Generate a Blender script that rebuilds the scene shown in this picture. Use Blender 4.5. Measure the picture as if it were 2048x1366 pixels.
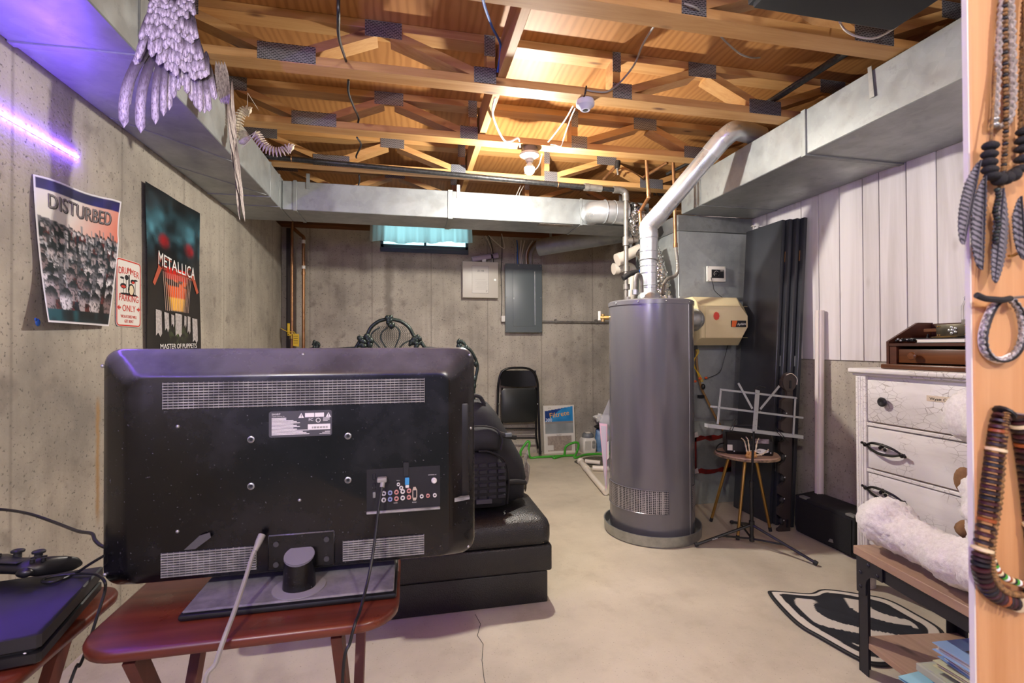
import bpy, bmesh, math, random
import numpy as np
from mathutils import Vector as V, Matrix

S = bpy.context.scene
COL = S.collection
for o in list(bpy.data.objects):
    bpy.data.objects.remove(o)
random.seed(7)
RNG = np.random.default_rng(11)
PI = math.pi

# ---------------------------------------------------------------- camera
CAM_H = 1.19
FPX = 969.5
YAW, PIT, ROL = math.radians(12.064), math.radians(.5395), math.radians(-.2211)
_fw = V((math.sin(YAW) * math.cos(PIT), math.cos(YAW) * math.cos(PIT), math.sin(PIT)))
_rt = V((math.cos(YAW), -math.sin(YAW), 0))
_up = _rt.cross(_fw)
_c, _s = math.cos(ROL), math.sin(ROL)
_rt, _up = _c * _rt + _s * _up, -_s * _rt + _c * _up
cam = bpy.data.cameras.new('camera')
cam.sensor_width = 36
cam.lens = FPX / 2048 * 36
cam.clip_start = .02
cam.dof.use_dof = True
cam.dof.focus_distance = 2.6
cam.dof.aperture_fstop = 8
cam_o = bpy.data.objects.new('camera', cam)
COL.objects.link(cam_o)
cam_o.matrix_world = Matrix(((_rt.x, _up.x, -_fw.x, 0), (_rt.y, _up.y, -_fw.y, 0), (_rt.z, _up.z, -_fw.z, CAM_H), (0, 0, 0, 1)))
S.camera = cam_o

# ---------------------------------------------------------------- view, world, lights
S.view_settings.view_transform = 'Standard'
S.view_settings.look = 'None'
S.view_settings.gamma = 1
S.view_settings.use_curve_mapping = False
S.view_settings.exposure = 0.38
w = bpy.data.worlds.new('world')
S.world = w
w.use_nodes = True
w.node_tree.nodes['Background'].inputs[0].default_value = (.95, .93, 1, 1)
w.node_tree.nodes['Background'].inputs[1].default_value = .27
BULB_POWER = 3500      # emission strength of the bare bulb
LED_POWER = 360        # emission strength of the led chips
FRONT_LAMP = 44        # lamp of the room behind the camera


def lamp(name, loc, power, color, radius):
    l = bpy.data.lights.new(name, 'POINT')
    l.energy = power
    l.color = color
    l.shadow_soft_size = radius
    o = bpy.data.objects.new(name, l)
    o.location = loc
    COL.objects.link(o)


def strip_lamp(name, loc, rot, length, power, color):
    l = bpy.data.lights.new(name, 'AREA')
    l.shape = 'RECTANGLE'
    l.size, l.size_y = length, .02
    l.energy = power
    l.color = color
    o = bpy.data.objects.new(name, l)
    o.location = loc
    o.rotation_euler = rot
    COL.objects.link(o)


# the led strip goes on round the room behind the camera
strip_lamp('light_strip_lamp', (-.1, -1.5, 1.92), (math.radians(90), 0, 0), 2.3, 8, (.17, .09, 1))
lamp('room_lamp', (-.75, -.9, 2.15), FRONT_LAMP * 1.9, (1, .95, .9), .05)
lamp('room_lamp', (1.15, -1.1, 2.25), FRONT_LAMP * 1.5, (1, .95, .9), .05)


# ---------------------------------------------------------------- helpers
def at(px, py, x=None, y=None, z=None):
    """the point of the plane x=, y= or z= that the photograph shows at a pixel"""
    px, py = float(px), float(py)
    r = (px - 1024) / FPX * _rt + (683 - py) / FPX * _up + _fw
    t = x / r.x if x is not None else y / r.y if y is not None else (z - CAM_H) / r.z
    return V((0, 0, CAM_H)) + t * r


def lin(c):
    if isinstance(c, str):
        c = [int(c[i:i + 2], 16) / 255 for i in (1, 3, 5)]
        c = [k / 12.92 if k <= .04045 else ((k + .055) / 1.055) ** 2.4 for k in c]
    return (c[0], c[1], c[2], 1)


class MB:
    def __init__(s):
        s.v, s.f, s.m, s.c = [], [], [], None

    def add(s, vs, fs, m=0):
        b = len(s.v)
        s.v.extend([tuple(p) for p in vs])
        s.f.extend([tuple(i + b for i in f) for f in fs])
        s.m.extend([m] * len(fs))
        return s

    def box(s, x0, x1, y0, y1, z0, z1, b=0, seg=2, m=0, M=None):
        bm = bmesh.new()
        bmesh.ops.create_cube(bm, size=1)
        for q in bm.verts:
            q.co = V(((x0 + x1) / 2 + q.co.x * (x1 - x0), (y0 + y1) / 2 + q.co.y * (y1 - y0), (z0 + z1) / 2 + q.co.z * (z1 - z0)))
        if b:
            bmesh.ops.bevel(bm, geom=list(bm.edges), offset=b, segments=seg, affect='EDGES', profile=.5)
        s.bm(bm, m, M)
        return s

    def bm(s, bm, m=0, M=None):
        bm.verts.index_update()
        vs = [(M @ q.co) if M else q.co.copy() for q in bm.verts]
        s.add(vs, [[q.index for q in f.verts] for f in bm.faces], m)
        bm.free()

    def tube(s, pts, r, n=8, m=0, closed=False, caps=True):
        pts = [V(p) for p in pts]
        k = len(pts)
        rs = r if isinstance(r, (list, tuple)) else [r] * k
        T = []
        for i in range(k):
            a, b = (pts[(i - 1) % k], pts[(i + 1) % k]) if closed else (pts[max(i - 1, 0)], pts[min(i + 1, k - 1)])
            d = b - a
            T.append(d.normalized() if d.length > 1e-9 else V((0, 0, 1)))
        up = V((0, 0, 1)) if abs(T[0].z) < .9 else V((0, 1, 0))
        nrm = (up - T[0] * up.dot(T[0])).normalized()
        vs, fs = [], []
        for i in range(k):
            nrm = nrm - T[i] * nrm.dot(T[i])
            nrm = nrm.normalized() if nrm.length > 1e-6 else T[i].orthogonal().normalized()
            bi = T[i].cross(nrm)
            for j in range(n):
                a = 2 * PI * j / n
                vs.append(pts[i] + rs[i] * (math.cos(a) * nrm + math.sin(a) * bi))
        for i in range(k if closed else k - 1):
            for j in range(n):
                a, b = i * n + j, i * n + (j + 1) % n
                i2 = (i + 1) % k
                fs.append((a, b, i2 * n + (j + 1) % n, i2 * n + j))
        if caps and not closed:
            fs.append(tuple(range(n - 1, -1, -1)))
            fs.append(tuple((k - 1) * n + j for j in range(n)))
        return s.add(vs, fs, m)

    def cyl(s, a, b, r, n=16, m=0, r2=None):
        return s.tube([a, b], [r, r if r2 is None else r2], n, m)

    def lathe(s, prof, c=(0, 0, 0), n=24, m=0, M=None):
        vs, fs = [], []
        for r, z in prof:
            for j in range(n):
                a = 2 * PI * j / n
                p = V((r * math.cos(a), r * math.sin(a), z))
                vs.append((M @ p if M else p) + V(c))
        for i in range(len(prof) - 1):
            for j in range(n):
                fs.append((i * n + j, i * n + (j + 1) % n, (i + 1) * n + (j + 1) % n, (i + 1) * n + j))
        if prof[0][0] > 1e-4:
            fs.append(tuple(range(n - 1, -1, -1)))
        if prof[-1][0] > 1e-4:
            fs.append(tuple((len(prof) - 1) * n + j for j in range(n)))
        return s.add(vs, fs, m)

    def ell(s, c, r, n=16, k=10, m=0, M=None):
        vs, fs = [], []
        r = r if isinstance(r, (list, tuple)) else (r, r, r)
        for i in range(k + 1):
            t = PI * i / k
            for j in range(n):
                a = 2 * PI * j / n
                p = V((r[0] * math.sin(t) * math.cos(a), r[1] * math.sin(t) * math.sin(a), r[2] * math.cos(t)))
                vs.append((M @ p if M else p) + V(c))
        for i in range(k):
            for j in range(n):
                fs.append((i * n + j, i * n + (j + 1) % n, (i + 1) * n + (j + 1) % n, (i + 1) * n + j))
        return s.add(vs, fs, m)

    def prism(s, poly, o, u, v, d, m=0):
        """a polygon in the plane o + a*u + b*v, given thickness d along u x v"""
        o, u, v = V(o), V(u), V(v)
        w_ = u.cross(v).normalized() * d
        n = len(poly)
        vs = [o + a * u + b * v for a, b in poly]
        vs += [p + w_ for p in vs]
        fs = [tuple(range(n - 1, -1, -1)), tuple(range(n, 2 * n))]
        fs += [(i, (i + 1) % n, n + (i + 1) % n, n + i) for i in range(n)]
        return s.add(vs, fs, m)

    def sheet(s, fn, nu, nv, m=0, col=None, closed_u=False):
        b = len(s.v)
        vs = [fn(i / nu, j / nv) for j in range(nv + 1) for i in range(nu + 1)]
        fs = [(j * (nu + 1) + i, j * (nu + 1) + i + 1, (j + 1) * (nu + 1) + i + 1, (j + 1) * (nu + 1) + i) for j in range(nv) for i in range(nu)]
        if col:
            if s.c is None:
                s.c = [(1, 1, 1, 1)] * b
            s.c += [lin(col(i / nu, j / nv)) for j in range(nv + 1) for i in range(nu + 1)]
        return s.add(vs, fs, m)

    def text(s, t, o, u, v, h, m=0, d=.0006, align='CENTER', squash=1, fn=None):
        """lettering of cap height about h; u runs along the line, v is up"""
        cu = bpy.data.curves.new('lettering', 'FONT')
        cu.body = t
        cu.size = h / .7
        cu.align_x = align
        cu.extrude = d / 2
        cu.resolution_u = 3
        ob = bpy.data.objects.new('lettering', cu)
        COL.objects.link(ob)
        dg = bpy.context.evaluated_depsgraph_get()
        me = bpy.data.meshes.new_from_object(ob.evaluated_get(dg))
        o, u, v = V(o), V(u).normalized(), V(v).normalized()
        w_ = u.cross(v)
        if fn:
            vs = [fn(q.co.x * squash, q.co.y, q.co.z) for q in me.vertices]
        else:
            vs = [o + q.co.x * squash * u + q.co.y * v + q.co.z * w_ for q in me.vertices]
        s.add(vs, [tuple(p.vertices) for p in me.polygons], m)
        bpy.data.objects.remove(ob)
        bpy.data.meshes.remove(me)
        bpy.data.curves.remove(cu)
        return s


OFF = {}


def thing(name, label, cat, loc=(0, 0, 0), group=None):
    o = bpy.data.objects.new(name, None)
    o.empty_display_size = .05
    COL.objects.link(o)
    o.location = loc
    OFF[o.name] = V(loc)
    o['label'] = label
    o['category'] = cat
    if group:
        o['group'] = group
    return o


def obj(name, mb, mat, parent=None, label=None, cat=None, group=None, kind=None, loc=None, ang=38, recalc=True):
    """links a mesh (built in room coordinates) as one object, a part when it has a parent"""
    off = OFF[parent.name] if parent is not None else V(loc if loc is not None else (0, 0, 0))
    me = bpy.data.meshes.new(name)
    me.from_pydata([(p[0] - off.x, p[1] - off.y, p[2] - off.z) for p in mb.v], [], mb.f)
    for k in (mat if isinstance(mat, (list, tuple)) else [mat]):
        me.materials.append(k)
    if recalc:
        b = bmesh.new()
        b.from_mesh(me)
        bmesh.ops.recalc_face_normals(b, faces=list(b.faces))
        b.to_mesh(me)
        b.free()
    n = len(me.polygons)
    me.polygons.foreach_set('material_index', mb.m[:n])
    me.polygons.foreach_set('use_smooth', [True] * n)
    if mb.c is not None:
        a = me.color_attributes.new('paint', 'FLOAT_COLOR', 'POINT')
        cs = list(mb.c) + [(1, 1, 1, 1)] * (len(mb.v) - len(mb.c))
        a.data.foreach_set('color', [x for c in cs for x in c])
    me.update()
    me.set_sharp_from_angle(angle=math.radians(ang))
    o = bpy.data.objects.new(name, me)
    COL.objects.link(o)
    if parent is not None:
        o.parent = parent
    else:
        o.location = off
    OFF[o.name] = off
    if label:
        o['label'] = label
    if cat:
        o['category'] = cat
    if group:
        o['group'] = group
    if kind:
        o['kind'] = kind
    return o


def dup(root, loc, label=None, group=None):
    r = root.copy()
    COL.objects.link(r)
    r.location = loc
    OFF[r.name] = V(loc)
    if label:
        r['label'] = label
    if group:
        r['group'] = group
    for ch in list(root.children):
        c = ch.copy()
        COL.objects.link(c)
        c.parent = r
        for g in list(ch.children):
            d = g.copy()
            COL.objects.link(d)
            d.parent = c
    return r


def smooth(pts, k=6, closed=False):
    """a Catmull-Rom curve through the points"""
    P = [V(p) for p in pts]
    n = len(P)
    out = []
    for i in range(n if closed else n - 1):
        if closed:
            a, b, c, d = P[(i - 1) % n], P[i], P[(i + 1) % n], P[(i + 2) % n]
        else:
            b, c = P[i], P[i + 1]
            a = P[i - 1] if i else b * 2 - c
            d = P[i + 2] if i + 2 < n else c * 2 - b
        for j in range(k):
            t = j / k
            out.append(.5 * (2 * b + (c - a) * t + (2 * a - 5 * b + 4 * c - d) * t * t + (3 * b - a - 3 * c + d) * t ** 3))
    if not closed:
        out.append(P[-1])
    return out


def rrect(x0, x1, z0, z1, r, k=5):
    """rounded rectangle outline, counter-clockwise"""
    out = []
    for cx, cz, a0 in ((x1 - r, z1 - r, 0), (x0 + r, z1 - r, PI / 2), (x0 + r, z0 + r, PI), (x1 - r, z0 + r, 1.5 * PI)):
        for i in range(k + 1):
            a = a0 + PI / 2 * i / k
            out.append((cx + r * math.cos(a), cz + r * math.sin(a)))
    return out


def loft(mb, loops, m=0, cap=True):
    n = len(loops[0])
    vs = [p for L in loops for p in L]
    fs = [(i * n + j, i * n + (j + 1) % n, (i + 1) * n + (j + 1) % n, (i + 1) * n + j) for i in range(len(loops) - 1) for j in range(n)]
    if cap:
        fs += [tuple(range(n - 1, -1, -1)), tuple((len(loops) - 1) * n + j for j in range(n))]
    return mb.add(vs, fs, m)


# ---------------------------------------------------------------- materials
class NT:
    def __init__(s, name):
        s.mat = bpy.data.materials.new(name)
        s.mat.use_nodes = True
        s.t = s.mat.node_tree
        s.p = s.t.nodes['Principled BSDF']
        s.out = s.t.nodes['Material Output']

    def n(s, kind, **kw):
        q = s.t.nodes.new(kind)
        for k, v_ in kw.items():
            if k in q.inputs.keys() and not hasattr(q, k):
                q.inputs[k].default_value = v_
            else:
                setattr(q, k, v_)
        return q

    def l(s, a, b):
        s.t.links.new(a, b)

    def coords(s, scale=(1, 1, 1), rnd=True):
        tc = s.n('ShaderNodeTexCoord')
        mp = s.n('ShaderNodeMapping')
        mp.inputs['Scale'].default_value = scale
        s.l(tc.outputs['Object'], mp.inputs['Vector'])
        if rnd:
            oi = s.n('ShaderNodeObjectInfo')
            mu = s.n('ShaderNodeMath', operation='MULTIPLY')
            mu.inputs[1].default_value = 17.3
            s.l(oi.outputs['Random'], mu.inputs[0])
            s.l(mu.outputs[0], mp.inputs['Location'])
        return mp.outputs[0]

    def noise(s, vec, scale, detail=4, rough=.55, dist=0):
        q = s.n('ShaderNodeTexNoise')
        q.inputs['Scale'].default_value = scale
        q.inputs['Detail'].default_value = detail
        q.inputs['Roughness'].default_value = rough
        q.inputs['Distortion'].default_value = dist
        s.l(vec, q.inputs['Vector'])
        return q.outputs['Fac']

    def ramp(s, fac, stops):
        q = s.n('ShaderNodeValToRGB')
        e = q.color_ramp.elements
        while len(e) < len(stops):
            e.new(.5)
        for i, (p, c) in enumerate(stops):
            e[i].position = p
            e[i].color = lin(c) if not isinstance(c, (int, float)) else (c, c, c, 1)
        s.l(fac, q.inputs[0])
        return q.outputs[0]

    def mix(s, fac, a, b, mode='MIX'):
        q = s.n('ShaderNodeMix', data_type='RGBA', blend_type=mode)
        for sock, val in ((q.inputs[0], fac), (q.inputs[6], a), (q.inputs[7], b)):
            if hasattr(val, 'links'):
                s.l(val, sock)
            elif sock == q.inputs[0]:
                sock.default_value = val
            else:
                sock.default_value = lin(val)
        return q.outputs[2]

    def bump(s, fac, strength, dist=.01):
        q = s.n('ShaderNodeBump')
        q.inputs['Strength'].default_value = strength
        q.inputs['Distance'].default_value = dist
        s.l(fac, q.inputs['Height'])
        s.l(q.outputs[0], s.p.inputs['Normal'])

    def set(s, base=None, rough=None, metal=None, spec=None):
        for k, v_ in (('Base Color', base), ('Roughness', rough), ('Metallic', metal), ('Specular IOR Level', spec)):
            if v_ is None:
                continue
            if hasattr(v_, 'links'):
                s.l(v_, s.p.inputs[k])
            else:
                s.p.inputs[k].default_value = lin(v_) if k == 'Base Color' else v_
        return s.mat


def flat(name, c, rough=.5, metal=0, c2=None, scale=8, bump=0, bs=60, spec=None, stretch=(1, 1, 1)):
    t = NT(name)
    vec = t.coords(stretch)
    base = c
    if c2:
        base = t.ramp(t.noise(vec, scale, 5, .6), [(.32, c), (.68, c2)])
    t.set(base, rough, metal, spec)
    if bump:
        t.bump(t.noise(vec, bs, 3), bump, .004)
    return t.mat


def glow(name, c, strength):
    t = NT(name)
    t.set((0, 0, 0), .5)
    t.p.inputs['Emission Color'].default_value = lin(c)
    t.p.inputs['Emission Strength'].default_value = strength
    return t.mat


def painted(name, rough=.4, bump=0, bs=200, sheen=False):
    t = NT(name)
    a = t.n('ShaderNodeVertexColor')
    a.layer_name = 'paint'
    t.set(a.outputs[0], rough)
    if bump:
        t.bump(t.noise(t.coords(), bs, 3), bump, .003)
    return t.mat


def wood(name, a, b, knot, axis=0, rough=.55, sc=9, ring=1.0):
    t = NT(name)
    st = [sc, sc, sc]
    st[axis] = sc * .07
    vec = t.coords(st)
    g = t.noise(vec, 1.3, 6, .62, .7)
    st2 = [sc * 9] * 3
    st2[axis] = sc * .25
    fine = t.noise(t.coords(st2), 1, 3, .6)
    base = t.ramp(g, [(.28, b), (.5, a), (.72, b)])
    base = t.mix(.25, base, t.ramp(fine, [(.35, b), (.65, a)]), 'MULTIPLY' if ring < 0 else 'MIX')
    vo = t.n('ShaderNodeTexVoronoi')
    vo.inputs['Scale'].default_value = 1
    st3 = [8, 8, 8]
    st3[axis] = 2.6
    t.l(t.coords(st3), vo.inputs['Vector'])
    k = t.ramp(vo.outputs['Distance'], [(.05, 1.0), (.13, 0.0)])
    base = t.mix(k, base, knot)
    t.set(base, rough)
    t.bump(fine, .15, .002)
    return t.mat


def plywood():
    t = NT('plywood_subfloor')
    vec = t.coords((1, .16, 1), False)
    wv = t.n('ShaderNodeTexWave', wave_type='BANDS', bands_direction='X')
    wv.inputs['Scale'].default_value = 9
    wv.inputs['Distortion'].default_value = 9
    wv.inputs['Detail'].default_value = 3
    wv.inputs['Detail Scale'].default_value = 1.1
    t.l(vec, wv.inputs['Vector'])
    base = t.ramp(wv.outputs['Fac'], [(.1, '#a2703c'), (.4, '#b07c45'), (.9, '#b7844b')])
    base = t.mix(t.ramp(t.noise(t.coords((1, 1, 1), False), 1.6, 3), [(.35, 0.0), (.7, .5)]), base, '#96612f')
    t.set(base, .6)
    return t.mat


def concrete_wall():
    t = NT('poured_concrete_wall')
    vec = t.coords((1, 1, 1), False)
    base = t.ramp(t.noise(vec, 1.7, 8, .62), [(.27, '#7d776e'), (.5, '#a79f91'), (.74, '#bdb5a6')])
    streak = t.noise(t.coords((7, 7, .35), False), 1.6, 5, .6)
    base = t.mix(t.ramp(streak, [(.5, 0.0), (.75, .45)]), base, '#7a746a')
    pits = t.noise(vec, 85, 2, .5)
    base = t.mix(t.ramp(pits, [(.30, .8), (.37, 0.0)]), base, '#5a564f')
    vo = t.n('ShaderNodeTexNoise')
    vo.inputs['Scale'].default_value = 9
    vo.inputs['Detail'].default_value = 9
    t.l(vec, vo.inputs['Vector'])
    base = t.mix(t.ramp(vo.outputs['Fac'], [(.60, 0.0), (.74, .6)]), base, '#6e665e')
    # plywood form joints, every .6 m or so
    sep = t.n('ShaderNodeSeparateXYZ')
    t.l(vec, sep.inputs[0])
    ad = t.n('ShaderNodeMath', operation='ADD')
    t.l(sep.outputs[0], ad.inputs[0])
    t.l(sep.outputs[1], ad.inputs[1])
    pp = t.n('ShaderNodeMath', operation='PINGPONG')
    pp.inputs[1].default_value = .305
    t.l(ad.outputs[0], pp.inputs[0])
    base = t.mix(t.ramp(pp.outputs[0], [(.003, .45), (.009, 0.0)]), base, '#6b655c')
    rs = t.noise(t.coords((5, 5, .25), False), 2.1, 4, .6)
    base = t.mix(t.ramp(rs, [(.69, 0.0), (.76, .45)]), base, '#9a7a55')
    wob = t.noise(t.coords((3, 3, 5), False), 3, 5, .7)

    def stain(base, pos, wid, z0, z1, col, amt):
        # a run of stain below a tie hole, at pos along the wall (x plus y)
        d = t.n('ShaderNodeMath', operation='SUBTRACT')
        t.l(ad.outputs[0], d.inputs[0])
        d.inputs[1].default_value = pos
        m = t.n('ShaderNodeMath', operation='MULTIPLY_ADD')
        t.l(wob, m.inputs[0])
        m.inputs[1].default_value = wid
        t.l(d.outputs[0], m.inputs[2])
        s_ = t.n('ShaderNodeMath', operation='ADD')
        t.l(m.outputs[0], s_.inputs[0])
        s_.inputs[1].default_value = -wid * .5
        a_ = t.n('ShaderNodeMath', operation='ABSOLUTE')
        t.l(s_.outputs[0], a_.inputs[0])
        band = t.ramp(a_.outputs[0], [(wid * .15, amt), (wid * .6, 0.0)])
        zm = t.n('ShaderNodeMapRange')
        zm.inputs['From Min'].default_value, zm.inputs['From Max'].default_value = z0, z1
        t.l(sep.outputs[2], zm.inputs['Value'])
        zf = t.ramp(zm.outputs[0], [(0.0, 0.0), (.15, 1.0), (.9, 1.0), (1.0, 0.0)])
        k = t.n('ShaderNodeMath', operation='MULTIPLY')
        t.l(band, k.inputs[0])
        t.l(zf, k.inputs[1])
        return t.mix(k.outputs[0], base, col)

    base = stain(base, 1.055, .03, .45, 1.0, '#98733f', .75)
    base = stain(base, 5.046, .10, 1.25, 2.19, '#5f574d', .6)
    t.set(base, .85)
    t.bump(pits, .3, .004)
    return t.mat


def concrete_floor():
    t = NT('smooth_concrete_floor')
    vec = t.coords((1, 1, 1), False)
    base = t.ramp(t.noise(vec, 1.4, 8, .6), [(.3, '#a39a89'), (.55, '#bdb3a0'), (.75, '#cbc1ae')])
    base = t.mix(t.ramp(t.noise(vec, 6, 8, .65), [(.52, 0.0), (.75, .4)]), base, '#928470')
    base = t.mix(t.ramp(t.noise(vec, 130, 2), [(.28, .6), (.34, 0.0)]), base, '#756a5a')
    t.set(base, .55)
    t.bump(t.noise(vec, 40, 4), .08, .004)
    return t.mat


def galvanized(name, a='#8e9394', b='#a8adac', rough=.4, metal=.5, dirt=.5, bmp=.06):
    t = NT(name)
    vec = t.coords()
    vo = t.n('ShaderNodeTexVoronoi')
    vo.inputs['Scale'].default_value = 26
    t.l(vec, vo.inputs['Vector'])
    base = t.mix(.25, t.ramp(t.noise(vec, 3.5, 6, .6), [(.3, a), (.7, b)]), t.ramp(vo.outputs['Color'], [(.2, .35), (.8, .62)]), 'SOFT_LIGHT')
    base = t.mix(t.ramp(t.noise(t.coords((1, 1, 1)), 7, 8, .7), [(.58, 0.0), (.7, dirt)]), base, '#6d6e6c')
    t.set(base, t.ramp(t.noise(vec, 9, 4), [(.3, rough - .08), (.7, rough + .14)]), metal)
    t.bump(t.noise(vec, 5, 3), bmp, .01)
    return t.mat


M = {}
M['wall'] = concrete_wall()
M['floor'] = concrete_floor()
M['ply'] = plywood()
M['pine'] = wood('pine_truss_lumber', '#c59a62', '#a9773f', '#60381e')
M['pine_y'] = wood('pine_strongback', '#c59a62', '#a9773f', '#60381e', 1)
M['pine_z'] = wood('pine_stud', '#cf9d6c', '#b9824f', '#80492a', 2)
M['sill'] = wood('aged_sill_lumber', '#7c4f2a', '#5d381d', '#2c190d')
M['galv'] = galvanized('galvanized_duct')
M['galv2'] = galvanized('dusty_galvanized_duct', '#868b8b', '#a4a8a6', .5, .55, .7)
M['pipe'] = galvanized('bright_vent_pipe', '#c4cacd', '#e0e4e6', .32, .75, 0.0, .02)
M['steel'] = flat('grey_steel', '#9a9d9c', .4, .8, '#b4b6b4', 20)
M['black'] = flat('black_plastic', '#0d0d0f', .38, 0, '#17171a', 12)
M['blackmat'] = flat('matte_black', '#141416', .7, 0, '#1f1f22', 20)
M['white'] = flat('white_plastic', '#d9d5cc', .45)
M['copper'] = flat('copper_pipe', '#a87f56', .38, .7, '#8a6242', 14)
M['ironpipe'] = flat('black_iron_pipe', '#1b1b1c', .35, .3, '#3a3a3a', 60, .3, 120)
M['greypipe'] = flat('grey_iron_pipe', '#77736c', .45, .6, '#95918a', 25)
M['pvc'] = flat('white_pvc', '#ddd3c4', .4)
M['cablegrey'] = flat('grey_cable', '#8f8c86', .5)
M['cableblack'] = flat('black_cable', '#131314', .45)
M['cablewhite'] = flat('white_cable', '#cfcac0', .5)
M['cableblue'] = flat('blue_cable', '#2f62b0', .45)
M['gold'] = flat('brushed_gold', '#b08a4a', .3, .85)
M['yellow'] = flat('yellow_tag', '#d8b21e', .5)
M['red'] = flat('red_print', '#c03a2c', .5)
M['ink'] = flat('black_ink', '#16161a', .5)
M['inkwhite'] = flat('white_ink', '#e6e4e0', .5)
# ---------------------------------------------------------------- the room
XL, XR, YB, ZC = -1.245, 2.62, 5.25, 2.628


def struct(name, mb, mat, **k):
    return obj(name, mb, mat, kind='structure', **k)


struct('floor', MB().box(XL - .1, XR + .1, -1.6, YB + .1, -.1, 0), M['floor'])
struct('ceiling', MB().box(XL - .1, XR + .1, -1.6, YB + .1, ZC, ZC + .03), M['ply'])
struct('wall_left', MB().box(XL - .12, XL, -1.6, YB + .12, 0, 2.40), M['wall'])
WX0, WX1, WZ = -.285, .64, 2.185
wb = MB().box(XL, WX0, YB, YB + .2, 0, 2.40).box(WX1, XR, YB, YB + .2, 0, 2.40).box(WX0, WX1, YB, YB + .2, 0, WZ)
struct('wall_back', wb, M['wall'])
struct('wall_right', MB().box(XR, XR + .12, -1.6, YB + .12, 0, 2.40), M['wall'])
M['rim'] = wood('rim_board', '#7a512e', '#5a381f', '#2c190d')
sp = MB().box(XL - .12, WX0, YB + .01, YB + .15, 2.40, 2.44).box(WX1, XR + .12, YB + .01, YB + .15, 2.40, 2.44)
struct('trim_1', sp, M['sill'])
rb = MB().box(XL - .1, WX0, YB + .03, YB + .06, 2.44, ZC).box(WX1, XR + .1, YB + .03, YB + .06, 2.44, ZC).box(WX0, WX1, YB + .03, YB + .06, 2.58, ZC)
struct('trim_2', rb, M['rim'])
rl = MB().box(XL - .1, XL - .05, -1.6, YB, 2.40, ZC).box(XR + .05, XR + .1, -1.6, YB, 2.40, ZC)
struct('trim_3', rl, M['rim'])

# whitewashed board panelling over the concrete of the far side wall
t = NT('whitewashed_boards')
vec = t.coords((8, 8, .55), True)
base = t.ramp(t.noise(vec, 1.2, 6, .6, .6), [(.3, '#b9b2b0'), (.55, '#cfc9c9'), (.8, '#d9d5d6')])
vk = t.n('ShaderNodeTexVoronoi')
vk.inputs['Scale'].default_value = 1
t.l(t.coords((7, 7, 3.2)), vk.inputs['Vector'])
base = t.mix(t.ramp(vk.outputs['Distance'], [(.04, .4), (.14, 0.0)]), base, '#9a8f89')
t.set(base, .6)
M['boards'] = t.mat
yj = [4.6, 4.27, 3.99, 3.78, 3.6, 3.29, 3.12, 2.8, 2.659, 2.503, 2.346, 2.244, 2.09, 1.938, 1.72, 1.56, 1.36, 1.2, .95, .75, .5, .3, 0, -.3, -.7, -1.1, -1.5]
pn = thing('trim_4', 'whitewashed board panelling on the upper side wall', 'panelling', (XR, 2, 1.095))
pn['kind'] = 'structure'
for a, b in zip(yj[1:], yj[:-1]):
    obj('board', MB().box(XR - .012, XR + .005, a + .0025, b - .0025, 1.095, 2.40, .0015, 1), M['boards'], pn)

# basement window with frosted daylight
win = thing('window_1', 'basement window glowing cyan behind the white valance', 'window', (.18, YB, WZ))
win['kind'] = 'structure'
M['winframe'] = flat('blue_grey_window_frame', '#44525c', .4)
fr = MB()
fr.box(WX0, WX1, YB - .015, YB + .05, WZ, WZ + .05, .004, 1).box(WX0, WX1, YB, YB + .05, WZ + .05, WZ + .085, .003, 1).box(WX0, WX0 + .03, YB, YB + .05, WZ, 2.58).box(WX1 - .03, WX1, YB, YB + .05, WZ, 2.58)
fr.box(WX0, WX1, YB, YB + .05, 2.54, 2.58).box(.165, .19, YB + .005, YB + .045, WZ + .05, 2.54)
obj('window_frame', fr, M['winframe'], win)
obj('pane', MB().box(WX0 + .03, WX1 - .03, YB + .02, YB + .028, WZ + .05, 2.54), glow('daylit_pane', '#a8eaf4', 2.0), win)
t = NT('sheer_valance')
t.set('#d8d8d2', .8)
tr = t.n('ShaderNodeBsdfTranslucent')
tr.inputs[0].default_value = lin('#e6eeee')
mx = t.n('ShaderNodeMixShader')
mx.inputs[0].default_value = .55
t.l(t.p.outputs[0], mx.inputs[1])
t.l(tr.outputs[0], mx.inputs[2])
t.l(mx.outputs[0], t.out.inputs[0])
M['valance'] = t.mat


def val(u, v):
    x = -.39 + u * 1.07 + (.5 - u) * .02 * (1 - v)
    fold = .016 * math.sin(u * 46 + 1.3 * math.sin(u * 9)) + .008 * math.sin(u * 101)
    zb = 2.29 - .016 * math.sin(u * 5.2) - .008 * math.cos(u * 21)
    return V((x, 5.19 + fold * (.35 + .65 * v), 2.55 + (zb - 2.55) * v))


cu = MB().sheet(val, 160, 14)
obj('valance_curtain', cu, M['valance'], label='white sheer valance hanging across the basement window', cat='curtain', loc=(.15, 5.19, 2.55))
rod = thing('curtain_rod', 'slim rod carrying the white window valance', 'curtain rod', (.15, 5.2, 2.555))
obj('rod', MB().cyl((-.42, 5.215, 2.555), (.71, 5.215, 2.555), .008, 8), M['white'], rod)
for x in (-.41, .70):
    obj('bracket', MB().box(x - .01, x + .01, 5.21, YB + .03, 2.545, 2.565), M['white'], rod)
# a crack in the floor slab
cr = [(.287, 2.153), (.3, 2.07), (.275, 1.99), (.29, 1.93), (.27, 1.83), (.262, 1.72), (.27, 1.6), (.25, 1.45), (.26, 1.3)]
mb = MB()
for (a, b), (c, d) in zip(cr, cr[1:]):
    mb.add([(a - .0012, b, .0006), (a + .0012, b, .0006), (c + .0012, d, .0006), (c - .0012, d, .0006)], [(0, 1, 2, 3)])
struct('floor_crack', mb, M['ink'])

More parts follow.
